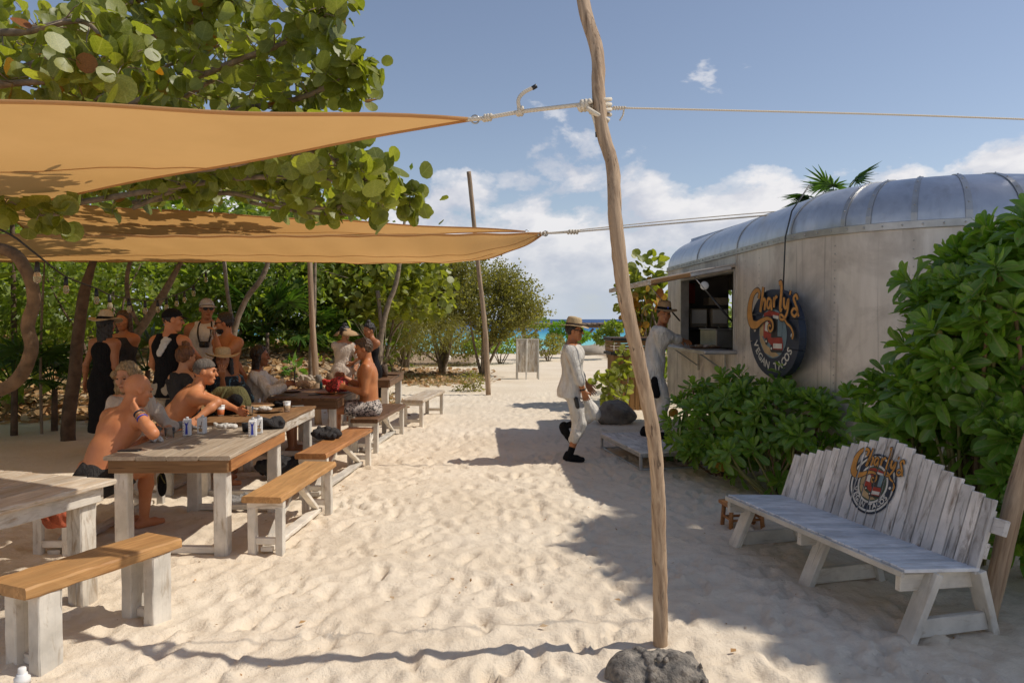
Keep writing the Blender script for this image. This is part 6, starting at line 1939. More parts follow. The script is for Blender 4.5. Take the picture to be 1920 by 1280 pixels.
def person(label, loc, yaw, pose, skin='skin_tan', sex='m', s=1.0, hair=None, hairmat='hair_dark', hat=None, wear=(), glasses=False, beard=False, group=None, h=0.0115, shoes=None):
    """pose: pel z height, lean (forward, right), twist, head (yaw, pitch), handL/R world, elbowL/R world hints, footL/R local ankle points"""
    root = empty('person', loc, yaw, label, 'person', group)
    cy, sy = math.cos(yaw), math.sin(yaw)
    L0 = np.array(loc, float)
    def toloc(p):
        p = np.asarray(p, float) - L0
        return np.array([p[0] * cy + p[1] * sy, -p[0] * sy + p[1] * cy, p[2]])
    f = sex == 'f'
    px, py, pz = pose.get('pel', (0, 0, 0.93 * s))
    pel = np.array([px, py, pz])
    lf, ls = pose.get('lean', (0.03, 0.0)); tw = pose.get('twist', 0.0)
    T = nv([math.sin(ls), math.sin(lf), math.cos(lf) * math.cos(ls)])
    Px = np.array([1.0, 0, 0]); Px = nv(Px - T * 0 )
    Sx = np.array([math.cos(tw), math.sin(tw), 0]); Sx = nv(Sx - T * (Sx @ T)); Fv = np.cross(T, Sx); Fv = -np.cross(Sx, T)
    Fp = np.array([0, 1.0, 0])
    Tl = nv(T * 0.6 + np.array([0, 0, 0.4]))
    w1 = pel + Tl * 0.17 * s; ch = w1 + nv(T) * 0.19 * s; nb = ch + T * 0.155 * s - Fv * 0.012 * s
    sw = (0.155 if f else 0.182) * s
    shR = ch + T * 0.105 * s + Sx * sw - Fv * .01; shL = ch + T * 0.105 * s - Sx * sw - Fv * .01
    sr, sl = pose.get('shrug', (0, 0)); shR = shR + T * sr; shL = shL + T * sl
    hy, hp = pose.get('head', (0, 0.05)); hr = pose.get('roll', 0.0)
    ay = tw + hy
    Hu0 = nv(T * 0.22 + np.array([0, 0, 0.78]))
    fx = np.array([-math.sin(ay), math.cos(ay), 0]); Hf = nv(fx - Hu0 * (fx @ Hu0)); 
    Hf, Hu = nv(Hf * math.cos(hp) - Hu0 * math.sin(hp)), nv(Hu0 * math.cos(hp) + Hf * math.sin(hp))
    Hx = np.cross(Hf, Hu)
    if hr: Hx, Hu = nv(Hx * math.cos(hr) - Hu * math.sin(hr)), nv(Hu * math.cos(hr) + Hx * math.sin(hr))
    C = nb + nv(T * .7 + np.array([0, 0, .3])) * 0.10 * s + Hu * 0.10 * s + Hf * 0.025 * s
    hipR = pel + Px * 0.088 * s - np.array([0, 0, .03]) * s; hipL = pel - Px * 0.088 * s - np.array([0, 0, .03]) * s
    RT = np.stack([Sx, Fv, T], -1); RH = np.stack([Hx, Hf, Hu], -1); I3 = np.eye(3)
    pr = []
    pr.append(ell('pelvis', pel - np.array([0, 0.005, 0.0]), ((.172 if f else .160) * s, .118 * s, .125 * s), I3, .05))
    for sg in (-1, 1): pr.append(ell('pelvis', pel + np.array([sg * .075, -.055, -.05]) * s, (.085 * s, .08 * s, .085 * s), I3, .05))
    pr.append(cone('torso', pel + Tl * .04 * s, w1, (.150 if f else .152) * s, (.118 if f else .143) * s, .05, Fp, 1.38))
    pr.append(cone('torso', w1, ch, (.118 if f else .143) * s, (.138 if f else .168) * s, .06, Fv, 1.38))
    pr.append(ell('torso', ch + T * .03 * s, ((.150 if f else .178) * s, .112 * s, .135 * s), RT, .05))
    pr.append(cone('shoulder', shL + T * .0, shR, .060 * s, .060 * s, .05))
    if f:
        for sg in (-1, 1): pr.append(ell('torso', ch + Sx * sg * .068 * s + Fv * .085 * s - T * .015 * s, (.058 * s, .052 * s, .058 * s), RT, .03))
    else:
        for sg in (-1, 1):
            pr.append(ell('torso', ch + Sx * sg * .082 * s + Fv * .066 * s + T * .035 * s, (.082 * s, .042 * s, .062 * s), RT, .025))
            pr.append(ell('torso', ch + Sx * sg * .085 * s - Fv * .078 * s + T * .03 * s, (.062 * s, .03 * s, .085 * s), RT, .025))
    for sh in (shL, shR): pr.append(cone('neck', nb + T * .035 * s, sh + T * .018 * s, .042 * s, .045 * s, .05))
    nk = C - Hu * .065 * s - Hf * .022 * s
    pr.append(cone('neck', nb - T * .03 * s, nk, (.050 if f else .060) * s, (.047 if f else .056) * s, .03))
    # arms
    arms = {}
    for sd, sh, sg in (('L', shL, -1), ('R', shR, 1)):
        tg = pose.get('hand' + sd)
        tg = toloc(tg) if tg is not None else sh + np.array([sg * .07, .05, -.53]) * s
        el_ = pose.get('elbow' + sd)
        hint = toloc(el_) if el_ is not None else sh + np.array([sg * .25, -.25, -.35])
        e, wr = ik(sh, tg, .285 * s, .25 * s, hint)
        pr.append(cone('uarm' + sd, sh, e, (.046 if f else .056) * s, (.036 if f else .041) * s, .04))
        if not f: pr.append(ell('uarm' + sd, sh * .86 + e * .14, (.062 * s, .060 * s, .07 * s), I3, .03))
        m_ = e * .68 + wr * .32
        pr.append(cone('farm' + sd, e, m_, (.036 if f else .041) * s, (.036 if f else .043) * s, .02)); pr.append(cone('farm' + sd, m_, wr, (.036 if f else .043) * s, (.023 if f else .028) * s, .02))
        arms[sd] = (sh, e, wr)
    # legs
    legs = {}
    for sd, hp_, sg in (('L', hipL, -1), ('R', hipR, 1)):
        ft = np.array(pose.get('foot' + sd, (sg * .10 * s, 0.0, .085 * s)), float)
        kh = pose.get('knee' + sd); hint = np.array(kh, float) if kh is not None else hp_ + np.array([sg * .08, .6, -.25])
        k_, an = ik(hp_, ft, .43 * s, .42 * s, hint)
        pr.append(cone('thigh' + sd, hp_, k_, (.092 if f else .088) * s, .056 * s, .05))
        cm = k_ * .66 + an * .34
        pr.append(cone('shin' + sd, k_, cm, .055 * s, .056 * s, .03)); pr.append(cone('shin' + sd, cm, an, .055 * s, .036 * s, .03))
        fd_ = pose.get('toe' + sd); fd_ = nv(fd_) if fd_ is not None else nv([sg * .18, 1, 0])
        sole = an + np.array([0, 0, -.045]) * s
        pr.append(cone('foot' + sd, sole - fd_ * .045 * s, sole + fd_ * .085 * s, .036 * s, .034 * s, .03)); pr.append(cone('foot' + sd, sole + fd_ * .08 * s - np.array([0, 0, .008]) * s, sole + fd_ * .155 * s - np.array([0, 0, .012]) * s, .032 * s, .024 * s, .02))
        legs[sd] = (hp_, k_, an, fd_)
    body = [sdf_mesh(pr, h)]
    # head
    hd = [ell('head', C + Hu * .018 * s - Hf * .012 * s, (.077 * s, .098 * s, .098 * s), RH, .03),
          ell('head', C + Hf * .034 * s - Hu * .048 * s, (.060 * s, .060 * s, .080 * s), RH, .03),
          ell('head', C + Hf * .058 * s - Hu * .104 * s, ((.030 if f else .036) * s, .032 * s, .024 * s), RH, .025),
          cone('head', C + Hf * .092 * s + Hu * .006 * s, C + Hf * .113 * s - Hu * .034 * s, .008 * s, .013 * s, .012),
          cone('head', C + Hf * .090 * s + Hu * .022 * s - Hx * .034 * s, C + Hf * .090 * s + Hu * .022 * s + Hx * .034 * s, .010 * s, .010 * s, .015),
          cone('head', C + Hf * .093 * s - Hu * .067 * s - Hx * .018 * s, C + Hf * .093 * s - Hu * .067 * s + Hx * .018 * s, .009 * s, .009 * s, .010),
          cone('head', nb + T * .03 * s, nk, .046 * s, .045 * s, .03)]
    for sg in (-1, 1):
        hd.append(ell('head', C + Hx * sg * .079 * s - Hu * .014 * s - Hf * .004 * s, (.011 * s, .021 * s, .031 * s), RH, .010))
        hd.append(ell('head', C + Hx * sg * .042 * s + Hf * .062 * s - Hu * .028 * s, (.026 * s, .022 * s, .024 * s), RH, .02))
    body.append(sdf_mesh(hd, 0.0062))
    for sd, sg in (('L', -1), ('R', 1)):
        sh, e, wr = arms[sd]
        d = nv(wr - e); hd_ = pose.get('hdir' + sd); d = nv(d + nv(hd_) * 1.2) if hd_ is not None else d
        pn = pose.get('palm' + sd); pn = np.array(pn, float) if pn is not None else np.array([-sg * 1.0, .25, -.2])
        body.append(sdf_mesh(hand_prims(wr, d, pn, s * (0.92 if f else 1.0), -sg if False else sg, pose.get('curl' + sd, 0.45)), 0.0046, pad=0.02))
    V, F = merge(body)
    me = mesh_np('body', V, F, True)
    link('body', me, M[skin], root)
    # face features
    def blob(name, items, mat):
        Vs, Fs, o = [], [], 0
        for c, r in items:
            bm = bmesh.new(); bmesh.ops.create_icosphere(bm, subdivisions=2, radius=1.0)
            q = np.array([v.co[:] for v in bm.verts]) * np.array(r); fc = np.array([[v.index for v in ff.verts] for ff in bm.faces]); bm.free()
            Vs.append(q @ RH.T + c); Fs.append(fc + o); o += len(q)
        return link(name, mesh_np(name, np.concatenate(Vs), np.concatenate(Fs), True), M[mat], root)
    if not glasses:
        blob('eyes', [(C + Hx * sg * .031 * s + Hf * .086 * s + Hu * .002 * s, (.013 * s, .008 * s, .006 * s)) for sg in (-1, 1)], 'hair_dark')
    blob('eyebrows', [(C + Hx * sg * .032 * s + Hf * .093 * s + Hu * .026 * s, (.020 * s, .008 * s, .0045 * s)) for sg in (-1, 1)], hairmat)
    blob('mouth', [(C + Hf * .101 * s - Hu * .068 * s, (.022 * s, .006 * s, .0035 * s))], 'cloth_ruddy')
    if glasses:
        g = blob('sunglasses', [(C + Hx * sg * .034 * s + Hf * .100 * s + Hu * .000 * s, (.028 * s, .007 * s, .019 * s)) for sg in (-1, 1)] +
                 [(C + Hf * .104 * s + Hu * .008 * s, (.02 * s, .004 * s, .004 * s))] + [(C + Hx * sg * .078 * s + Hf * .045 * s + Hu * .006 * s, (.004 * s, .058 * s, .005 * s)) for sg in (-1, 1)], 'black')
    rz_ = lambda a, q: (lambda X, Y, Z: a * (1.2 - 2.2 * np.abs(np.sin(X * q * .55 + 1.7 * np.sin(Z * q * .22 + Y * 9) + Y * q * .4)) + .7 * np.sin(Z * q * .8 + X * q * .5 + 2 * np.sin(Y * q * .5))))
    nz = lambda a, q, ph=0.0: (lambda X, Y, Z: a * (np.sin(X * q + ph) * np.sin(Y * q * 1.13 + 1.1) + .6 * np.sin(Z * q * .9 + X * q * .7 + 2 + ph)))
    # hair
    if hair or beard:
        hp_list = [ell('hair', C + Hu * .024 * s - Hf * .016 * s, (.083 * s, .101 * s, .103 * s), RH, .02)]
        kind = hair or 'none'
        clip = [(C - (Hu * .60 - Hf * .80) * .005 * s + Hf * 0.0, -(Hu * .62 - Hf * .78))]
        if kind == 'short':
            V, F = sdf_mesh(hp_list, .0075, -.004 if hat and hat[0] == 'cap' else .004, clip, nz(.004 if not hat else .002, 150))
            link('hair', mesh_np('hair', V, F, True), M[hairmat], root)
        elif kind == 'top':
            hp_list.append(ell('hair', C + Hu * .085 * s + Hf * .03 * s, (.062 * s, .07 * s, .035 * s), RH, .02))
            V, F = sdf_mesh(hp_list, .0075, .004, clip, nz(.005, 140))
            link('hair', mesh_np('hair', V, F, True), M[hairmat], root)
        elif kind in ('long', 'bun', 'curly', 'bob'):
            V, F = sdf_mesh(hp_list, .0085, .009, clip, nz(.005, 120)); parts = [(V, F)]
            ex = []
            if kind in ('long', 'bob'):
                L_ = .34 if kind == 'long' else .22
                for k in range(-3, 4):
                    a0 = C + Hx * .026 * k * s - Hf * .060 * s - Hu * .0 * s + Hf * .006 * abs(k) * abs(k) * s * .9
                    e0 = a0 - Hu * L_ * s * (1 - .05 * abs(k)) - Hf * .02 * s + Hx * .006 * k * s
                    ex.append(cone('hair', a0, e0, .034 * s, .026 * s, .02))
            if kind == 'bun':
                ex.append(ell('hair', C + Hu * .14 * s - Hf * .03 * s, (.042 * s, .042 * s, .04 * s), RH, .015)); ex.append(ell('hair', C + Hu * .10 * s - Hf * .02 * s, (.04 * s, .045 * s, .03 * s), RH, .02))
            if kind == 'curly':
                rr = random.Random(3)
                for k in range(34):
                    d = nv(Hx * rr.uniform(-1, 1) - Hf * rr.uniform(-.3, 1) + Hu * rr.uniform(-1.1, .9))
                    ex.append(ell('hair', C + d * .105 * s - Hu * .03 * s, (.032 * s,) * 3, I3, .02))
                    if k % 3 == 0: ex.append(ell('hair', C + Hx * rr.choice((-1, 1)) * .10 * s - Hu * rr.uniform(.05, .2) * s - Hf * .03 * s, (.034 * s,) * 3, I3, .025))
            if ex: parts.append(sdf_mesh(ex, .0085, .0, (), nz(.005, 120)))
            V, F = merge(parts); link('hair', mesh_np('hair', V, F, True), M[hairmat], root)
        if beard:
            V, F = sdf_mesh([ell('b', C + Hf * .040 * s - Hu * .075 * s, (.058 * s, .058 * s, .060 * s), RH, .02), ell('b', C + Hf * .060 * s - Hu * .104 * s, (.036 * s, .034 * s, .026 * s), RH, .02)], .006, .0015,
                            [(C - Hu * .060 * s, Hu * 1.0 + Hf * .12), (C + Hf * .012 * s, -Hf)], nz(.003, 170))
            if len(V): link('beard', mesh_np('beard', V, F, True), M[hairmat], root)
    # garments
    by = {}
    for p in pr: by.setdefault(p.tag, []).append(p)
    for g in wear:
        ps = []
        for tg in g['tags']:
            nm, _, fr = tg.partition(':')
            src = by.get(nm, [])
            if fr:
                q = float(fr); k = len(src)
                if nm.startswith(('farm', 'shin')):
                    a, b = src[0], src[1]
                    t1 = .32 if nm.startswith('farm') else .34
                    if q <= t1:
                        ps.append(cone(nm, a.a, a.a + (a.b - a.a) * q / t1, a.ra, a.ra + (a.rb - a.ra) * q / t1, .02))
                    else:
                        u_ = (q - t1) / (1 - t1); ps += [a, cone(nm, b.a, b.a + (b.b - b.a) * u_, b.ra, b.ra + (b.rb - b.ra) * u_, .02)]
                else:
                    a = src[0]; ps.append(cone(nm, a.a, a.a + (a.b - a.a) * q, a.ra, a.ra + (a.rb - a.ra) * q, .03)); ps += [x for x in src[1:] if x.t == 'e']
            else: ps += src
        X = {'pel': pel, 'w1': w1, 'ch': ch, 'nb': nb, 'T': T, 'Sx': Sx, 'Fv': Fv, 's': s, 'shL': shL, 'shR': shR, 'arms': arms, 'legs': legs, 'C': C, 'Hx': Hx, 'Hf': Hf, 'Hu': Hu}
        if 'extra' in g: ps += g['extra'](X)
        cl = g['clips'](X) if 'clips' in g else []
        for i_, x_ in enumerate(ps):
            if x_.tag[:4] in ('uarm', 'farm', 'thig', 'shin'):
                c_ = cone(x_.tag, x_.a, x_.b, x_.ra, x_.rb, .014) if x_.t == 'c' else ell(x_.tag, x_.a, x_.r, x_.R, .014)
                ps[i_] = c_
        V, F = sdf_mesh(ps, g.get('h', h), g.get('inf', .010), cl, rz_(g.get('fold', .002), g.get('fq', 42)))
        if len(V): link(g['name'], mesh_np(g['name'], V, F, True), M[g['mat']], root)
    if shoes:
        for sd in 'LR':
            V, F = sdf_mesh(by['foot' + sd] + [cone('x', legs[sd][2] - legs[sd][3] * .02 * s, legs[sd][2] - np.array([0, 0, .05]) * s, .040 * s, .042 * s, .03)], .010, .010)
            link('shoe', mesh_np('shoe', V, F, True), M[shoes], root)
    # headgear
    def hm(up=.0, fwd=.0, tilt=0.0):
        u2 = nv(Hu * math.cos(tilt) - Hf * math.sin(tilt)); f2 = nv(Hf * math.cos(tilt) + Hu * math.sin(tilt))
        m = Matrix([[Hx[i], f2[i], u2[i], (C + Hu * up * s + Hf * fwd * s)[i]] for i in range(3)] + [[0, 0, 0, 1]])
        return m @ Matrix.Diagonal((s, s, s, 1))
    def brim_hat(mat, brim, crown, band, wav=0.0, up=.052, tilt=-.06, dent=True, top=.066):
        n = 36
        prof = [(brim, -.004), (brim * .99, .003), (brim * .8, .001), (.108, .004), (.098, .012), (.096, .03), (top + .022, crown * .75), (top + .010, crown * .95), (top - .012, crown), (top * .5, crown - .012 if dent else crown + .004), (.0001, crown - (.02 if dent else -.006))]
        vs, fs = [], []
        for (r, z) in prof:
            for j in range(n):
                a = 2 * math.pi * j / n
                el_x, el_y = .93, 1.08
                zz = z
                if r > .11: zz = z + wav * math.sin(2 * a + .6) * (r - .1) * 2 - .10 * (r - .1) * abs(math.sin(a)) + .22 * (r - .1) * abs(math.cos(a)) ** 2
                if dent and r < top + .03 and z > crown * .7: zz -= .016 * max(0, math.sin(a)) * (1 if r < top else .5)
                vs.append((r * math.cos(a) * el_x, r * math.sin(a) * el_y, zz))
        for i in range(len(prof) - 1):
            for j in range(n): fs.append((i*n+j, i*n+(j+1) % n, (i+1)*n+(j+1) % n, (i+1)*n+j))
        me = bpy.data.meshes.new('hat'); me.from_pydata(vs, [], fs); me.update()
        me.polygons.foreach_set('use_smooth', np.ones(len(me.polygons), dtype=bool))
        mt_ = hm(up, -.008, tilt)
        ht = link('hat', me, M[mat], root, mt_)
        if band:
            vs, fs = [], []
            for (r, z) in ((.101, .012), (.1012, .014), (.0975, .040), (.095, .042)):
                for j in range(n):
                    a = 2 * math.pi * j / n; vs.append((r * math.cos(a) * .935, r * math.sin(a) * 1.085, z))
            for i in range(3):
                for j in range(n): fs.append((i*n+j, i*n+(j+1) % n, (i+1)*n+(j+1) % n, (i+1)*n+j))
            me = bpy.data.meshes.new('hat_band'); me.from_pydata(vs, [], fs); me.update()
            link('hat_band', me, M[band], ht)
        return ht
    if hat:
        kind, mat = hat[0], hat[1]
        if kind == 'fedora': brim_hat(mat, .178, .125, hat[2])
        elif kind == 'sun': brim_hat(mat, .205, .10, hat[2] if len(hat) > 2 else None, .07, dent=False, top=.07)
        elif kind == 'cone': brim_hat(mat, .19, .13, hat[2], .1, dent=False, top=.05)
        elif kind == 'cap':
            V, F = sdf_mesh([ell('c', C + Hu * .026 * s - Hf * .010 * s, (.084 * s, .103 * s, .096 * s), RH, .01)], .0075, .004, [(C + Hu * .028 * s, -(Hu * .97 - Hf * .22))])
            cp = link('cap', mesh_np('cap', V, F, True), M[mat], root)
            dr = -1 if (len(hat) > 2 and hat[2] == 'back') else 1
            if not (len(hat) > 2 and hat[2] == 'none'):
                vs, fs = [], []
                for i in range(9):
                    a = math.radians(-48 + 96 * i / 8)
                    for r in (.098, .135, .165 - .02 * abs(math.sin(a))): vs.append(tuple(C + (Hx * math.sin(a) * r * .88 + Hf * dr * math.cos(a) * r + Hu * (.042 - (r - .09) * .32 - .012 * math.sin(a) ** 2)) * s))
                for i in range(8):
                    for j in range(2): fs.append((i*3+j, i*3+j+1, i*3+j+4, i*3+j+3))
                me = bpy.data.meshes.new('bill'); me.from_pydata(vs, [], fs); me.update()
                o = link('bill', me, M[mat], cp); md = o.modifiers.new('s', 'SOLIDIFY'); md.thickness = .006
        elif kind == 'visor':
            n = 30; vs, fs = [], []
            for i in range(n + 1):
                a = math.radians(-165 + 330 * i / n)
                w_ = .5 + .5 * math.cos(a * .9)
                for r, z in ((.100, .060), (.101, .020), (.14 + .04 * w_, -.01), (.17 + .13 * w_, -.075)): vs.append((r * math.sin(a) * .95, r * math.cos(a) * 1.05, z))
            for i in range(n):
                for j in range(3): fs.append((i*4+j, i*4+j+1, i*4+j+5, i*4+j+4))
            me = bpy.data.meshes.new('sun_visor'); me.from_pydata(vs, [], fs); me.update()
            me.polygons.foreach_set('use_smooth', np.ones(len(me.polygons), dtype=bool))
            o = link('sun_visor', me, M[mat], root, hm(.02, 0, .12)); md = o.modifiers.new('s', 'SOLIDIFY'); md.thickness = .004
    info = {'root': root, 'C': C, 'Hf': Hf, 'Hu': Hu, 'Hx': Hx, 'arms': arms, 'ch': ch, 'T': T, 'Fv': Fv, 'Sx': Sx, 'pel': pel, 's': s, 'nb': nb, 'shL': shL, 'shR': shR, 'legs': legs}
    return info

def add_child(info, name, prims, mat, h=.008, inf=0.0, fold=.0, clips=()):
    V, F = sdf_mesh(prims, h, inf, clips, (lambda X, Y, Z: fold * (np.sin(X * 90) * np.sin(Z * 80 + Y * 50))) if fold else None)
    return link(name, mesh_np(name, V, F, True), M[mat], info['root'])

# common garments -----------------------------------------------------------
def loose_shirt(mat, sl=0.55, hem=-.12, inf=.026):
    return dict(name='shirt', mat=mat, tags=['torso', 'pelvis', 'shoulder', 'uarmL', 'uarmR', 'farmL:%g' % sl, 'farmR:%g' % sl], inf=inf, fold=.0085, fq=26,
                extra=lambda X: [cone('x', X['pel'] + X['T'] * .05 * X['s'], X['pel'] + X['T'] * hem * X['s'], .158 * X['s'], .185 * X['s'], .05, np.array([0, 1., 0]), 1.12)],
                clips=lambda X: [(X['pel'] + X['T'] * hem * X['s'], -X['T']), (X['nb'] + X['T'] * .022 * X['s'], X['T'])])
def trousers(mat, to=.75, inf=.022):
    return dict(name='trousers', mat=mat, tags=['pelvis', 'thighL', 'thighR', 'shinL:%g' % to, 'shinR:%g' % to], inf=inf, fold=.008, fq=26, clips=lambda X: [(X['pel'] + X['T'] * .09 * X['s'], X['T'])])
def shorts(mat, to=.7, inf=.018):
    return dict(name='shorts', mat=mat, tags=['pelvis', 'thighL:%g' % to, 'thighR:%g' % to], inf=inf, fold=.003, fq=40, clips=lambda X: [(X['pel'] + X['T'] * .075 * X['s'], X['T'])])
def tank(mat, hem=-.10, inf=.010):
    def ex(X):
        s = X['s']; out = []
        for sg in (-1, 1):
            top = X['nb'] + X['Sx'] * sg * .092 * s + X['T'] * .012 * s
            out += [cone('x', X['ch'] + X['Sx'] * sg * .10 * s + X['Fv'] * .07 * s + X['T'] * .06 * s, top + X['Fv'] * .02 * s, .035 * s, .034 * s, .03), cone('x', X['ch'] + X['Sx'] * sg * .10 * s - X['Fv'] * .075 * s + X['T'] * .06 * s, top - X['Fv'] * .03 * s, .036 * s, .034 * s, .03)]
        out.append(cone('x', X['pel'] + X['T'] * .05 * s, X['pel'] + X['T'] * hem * s, .158 * s, .172 * s, .04, np.array([0, 1., 0]), 1.18))
        return out
    return dict(name='tank_top', mat=mat, tags=['torso', 'pelvis'], inf=inf, fold=.0022, fq=46, extra=ex,
                clips=lambda X: [(X['pel'] + X['T'] * hem * X['s'], -X['T']), (X['nb'] + X['T'] * .045 * X['s'], X['T'])])
def dress(mat, to=-.55, inf=.014, sleeves=()):
    return dict(name='dress', mat=mat, tags=['torso', 'pelvis'] + list(sleeves), inf=inf, fold=.004, fq=34,
                extra=lambda X: [cone('x', X['pel'], X['pel'] + np.array([0, 0, to]) * X['s'], .165 * X['s'], .20 * X['s'], .06, np.array([0, 1., 0]), 1.2)] +
                                [cone('x', X['ch'] + X['Sx'] * sg * .095 * X['s'] + X['T'] * .05 * X['s'], X['nb'] + X['Sx'] * sg * .10 * X['s'] + X['T'] * .005 * X['s'], .016, .012, .02) for sg in (-1, 1)],
                clips=lambda X: [(X['pel'] + np.array([0, 0, to * X['s']]), np.array([0, 0, -1.])), (X['ch'] + X['T'] * .135 * X['s'], X['T'])] if not sleeves else [(X['pel'] + np.array([0, 0, to * X['s']]), np.array([0, 0, -1.]))])

SEAT = 0.45
# 1 bald shirtless man, back to us
def seated(x, y, yaw, pz=0.545):
    return (x, y, 0.0), yaw
I = person('sunlit shirtless bald man with bracelets seated with his back to us', (-3.22, 5.78, 0), -0.42, dict(pel=(0, 0, .525), lean=(.56, .06), twist=-.12, head=(-.22, .20), handR=P(258, 772, 5.80), elbowR=P(306, 850, 5.72), handL=(-3.15, 6.22, .70), elbowL=(-3.35, 6.0, .45), shrug=(.02, 0),
           footL=(-.20, .42, .09), footR=(-.04, .44, .09), kneeL=(-.3, .5, .9), kneeR=(.02, .6, .9), palmR=(-.5, .6, .5), curlR=.75), 'skin_pink', 'm', 1.03, None, 'hair_grey', None, [shorts('cloth_charcoal', .75)], h=.0105)
for k, (t, mt) in enumerate(((.62, 'paint_blue'), (.74, 'cloth_tan'), (.84, 'paint_navy'))):
    a, e, wr = I['arms']['R']; c = e + (wr - e) * (t + .08); dd = nv(wr - e); ref = nv(np.cross(dd, [0, 0, 1.])); r2_ = np.cross(dd, ref)
    tube('bracelet', [Vector(c + (ref * math.cos(q) + r2_ * math.sin(q)) * .037) for q in np.linspace(0, 2 * math.pi, 15)], .006, M[mt], I['root'], 6)
# 2 curly blond woman facing him
person('curly blond woman in cream top half hidden behind the bald man', (-3.34, 6.62, 0), math.pi - .15, dict(pel=(0, 0, .55), lean=(.18, 0), head=(.05, .18), handL=(-3.0, 6.35, .76), handR=(-3.5, 6.25, .62), footL=(-.18, .4, .09), footR=(.2, .42, .09), kneeL=(-.2, .6, .9), kneeR=(.2, .6, .9)),
       'skin_fair', 'f', 1.0, 'curly', 'hair_blond', None, [loose_shirt('cloth_cream', .2, -.1, .016), shorts('cloth_beige', .7)])
# 3 man with grey cap, shirtless, leaning on the table
person('shirtless man in backward grey cap leaning over the brown table', (-3.46, 7.66, 0), -math.pi / 2 + .55, dict(pel=(0, -.1, .56), lean=(.68, .12), twist=.0, head=(-.30, -.06), handR=(-3.06, 7.22, .78), elbowR=P(412, 775, 7.25), handL=(-2.85, 7.75, .80), elbowL=(-2.9, 8.1, .78),
       footL=(-.15, .45, .09), footR=(.15, .42, .09), kneeL=(-.15, .6, .9), kneeR=(.15, .6, .9)), 'skin_pink', 'm', 1.06, 'short', 'hair_grey', ('cap', 'cloth_greycap', 'none'), [shorts('cloth_charcoal', .75)])
# 4 woman in straw sun hat, hand at her mouth
I4 = person('woman in wide straw sun hat and dark floral blouse, hand at her mouth', (-3.43, 8.88, 0), math.pi + .25, dict(pel=(0, 0, .56), lean=(.22, 0), head=(.05, -.16), handR=P(417, 706, 8.50), elbowR=P(432, 745, 8.55), handL=(-3.15, 8.5, .76), elbowL=(-3.0, 8.8, .78), footL=(-.15, .42, .09), footR=(.15, .42, .09), kneeL=(-.15, .6, .9), kneeR=(.15, .6, .9), palmR=(0, -.8, .5), curlR=.8),
       'skin_olive', 'f', 1.0, 'bob', 'hair_dark', ('sun', 'straw'), [loose_shirt('floral_dark', .12, -.1, .02), shorts('cloth_charcoal', .8)])
# 5 woman in white blouse, profile right
person('dark-haired woman in loose white blouse seated side-on at the dark table', (-3.30, 9.72, 0), -math.pi / 2 + .12, dict(pel=(0, -.05, .53), lean=(.10, 0), twist=.1, head=(0, .0), handR=(-2.92, 9.66, .90), elbowR=(-3.15, 9.35, .76), handL=(-2.92, 9.84, .90), elbowL=(-3.1, 10.1, .78), footL=(-.12, .42, .09), footR=(.12, .42, .09), kneeL=(-.15, .6, .9), kneeR=(.15, .6, .9), curlR=.8, curlL=.8),
       'skin_brown', 'f', 1.04, 'bob', 'hair_dark', None, [loose_shirt('cloth_white', .7, -.1, .024), shorts('cloth_blue', .6)])
# 6 shirtless man in floral shorts
I6 = person('shirtless man in floral shorts sitting on the dark bench with a red bag', (-1.94, 10.12, 0), math.pi / 2 + .12, dict(pel=(0, 0, .575), lean=(.06, 0), twist=-.05, head=(0.05, .22), handL=P(648, 726, 9.98), elbowL=P(694, 735, 9.9), handR=P(646, 708, 10.25), elbowR=P(690, 720, 10.4), footL=(-.15, .46, .09), footR=(.17, .44, .09), kneeL=(-.2, .7, .95), kneeR=(.2, .7, .95), curlL=.7, curlR=.7),
       'skin_tan', 'm', 1.10, 'top', 'hair_brown', None, [shorts('floral_shorts', .55, .02)])
# 7 woman with visor
person('woman with straw visor and long cream cover-up standing with her back to us', (-2.86, 12.6, gz(-2.86, 12.6)), .25, dict(lean=(.05, .06), head=(-.6, .05), handR=P(664, 700, 12.55), handL=(-2.95, 12.95, .95), elbowL=(-3.2, 12.7, 1.1)),
       'skin_fair', 'f', 0.925, 'bun', 'hair_dark', ('visor', 'straw_tan'), [dict(name='cover_up', mat='cloth_cream', tags=['torso', 'pelvis', 'shoulder', 'uarmL', 'uarmR', 'farmL', 'farmR'], inf=.012, fold=.004, fq=36, extra=lambda X: [cone('x', X['pel'], X['pel'] + np.array([0, 0, -.5]), .165, .20, .06, np.array([0, 1., 0]), 1.2)], clips=lambda X: [(X['pel'] + np.array([0, 0, -.5]), np.array([0, 0, -1.]))])])
# 8 woman behind
person('dark-haired woman in black top standing behind the shirtless floral-shorts man', (-2.40, 12.75, gz(-2.4, 12.75)), math.pi * .75, dict(head=(0, .25), handL=(-2.75, 12.5, .95), handR=(-2.62, 12.45, .9), elbowL=(-2.3, 12.4, 1.0)), 'skin_olive', 'f', 0.955, 'bun', 'hair_dark', None, [dress('cloth_black', -.5)])
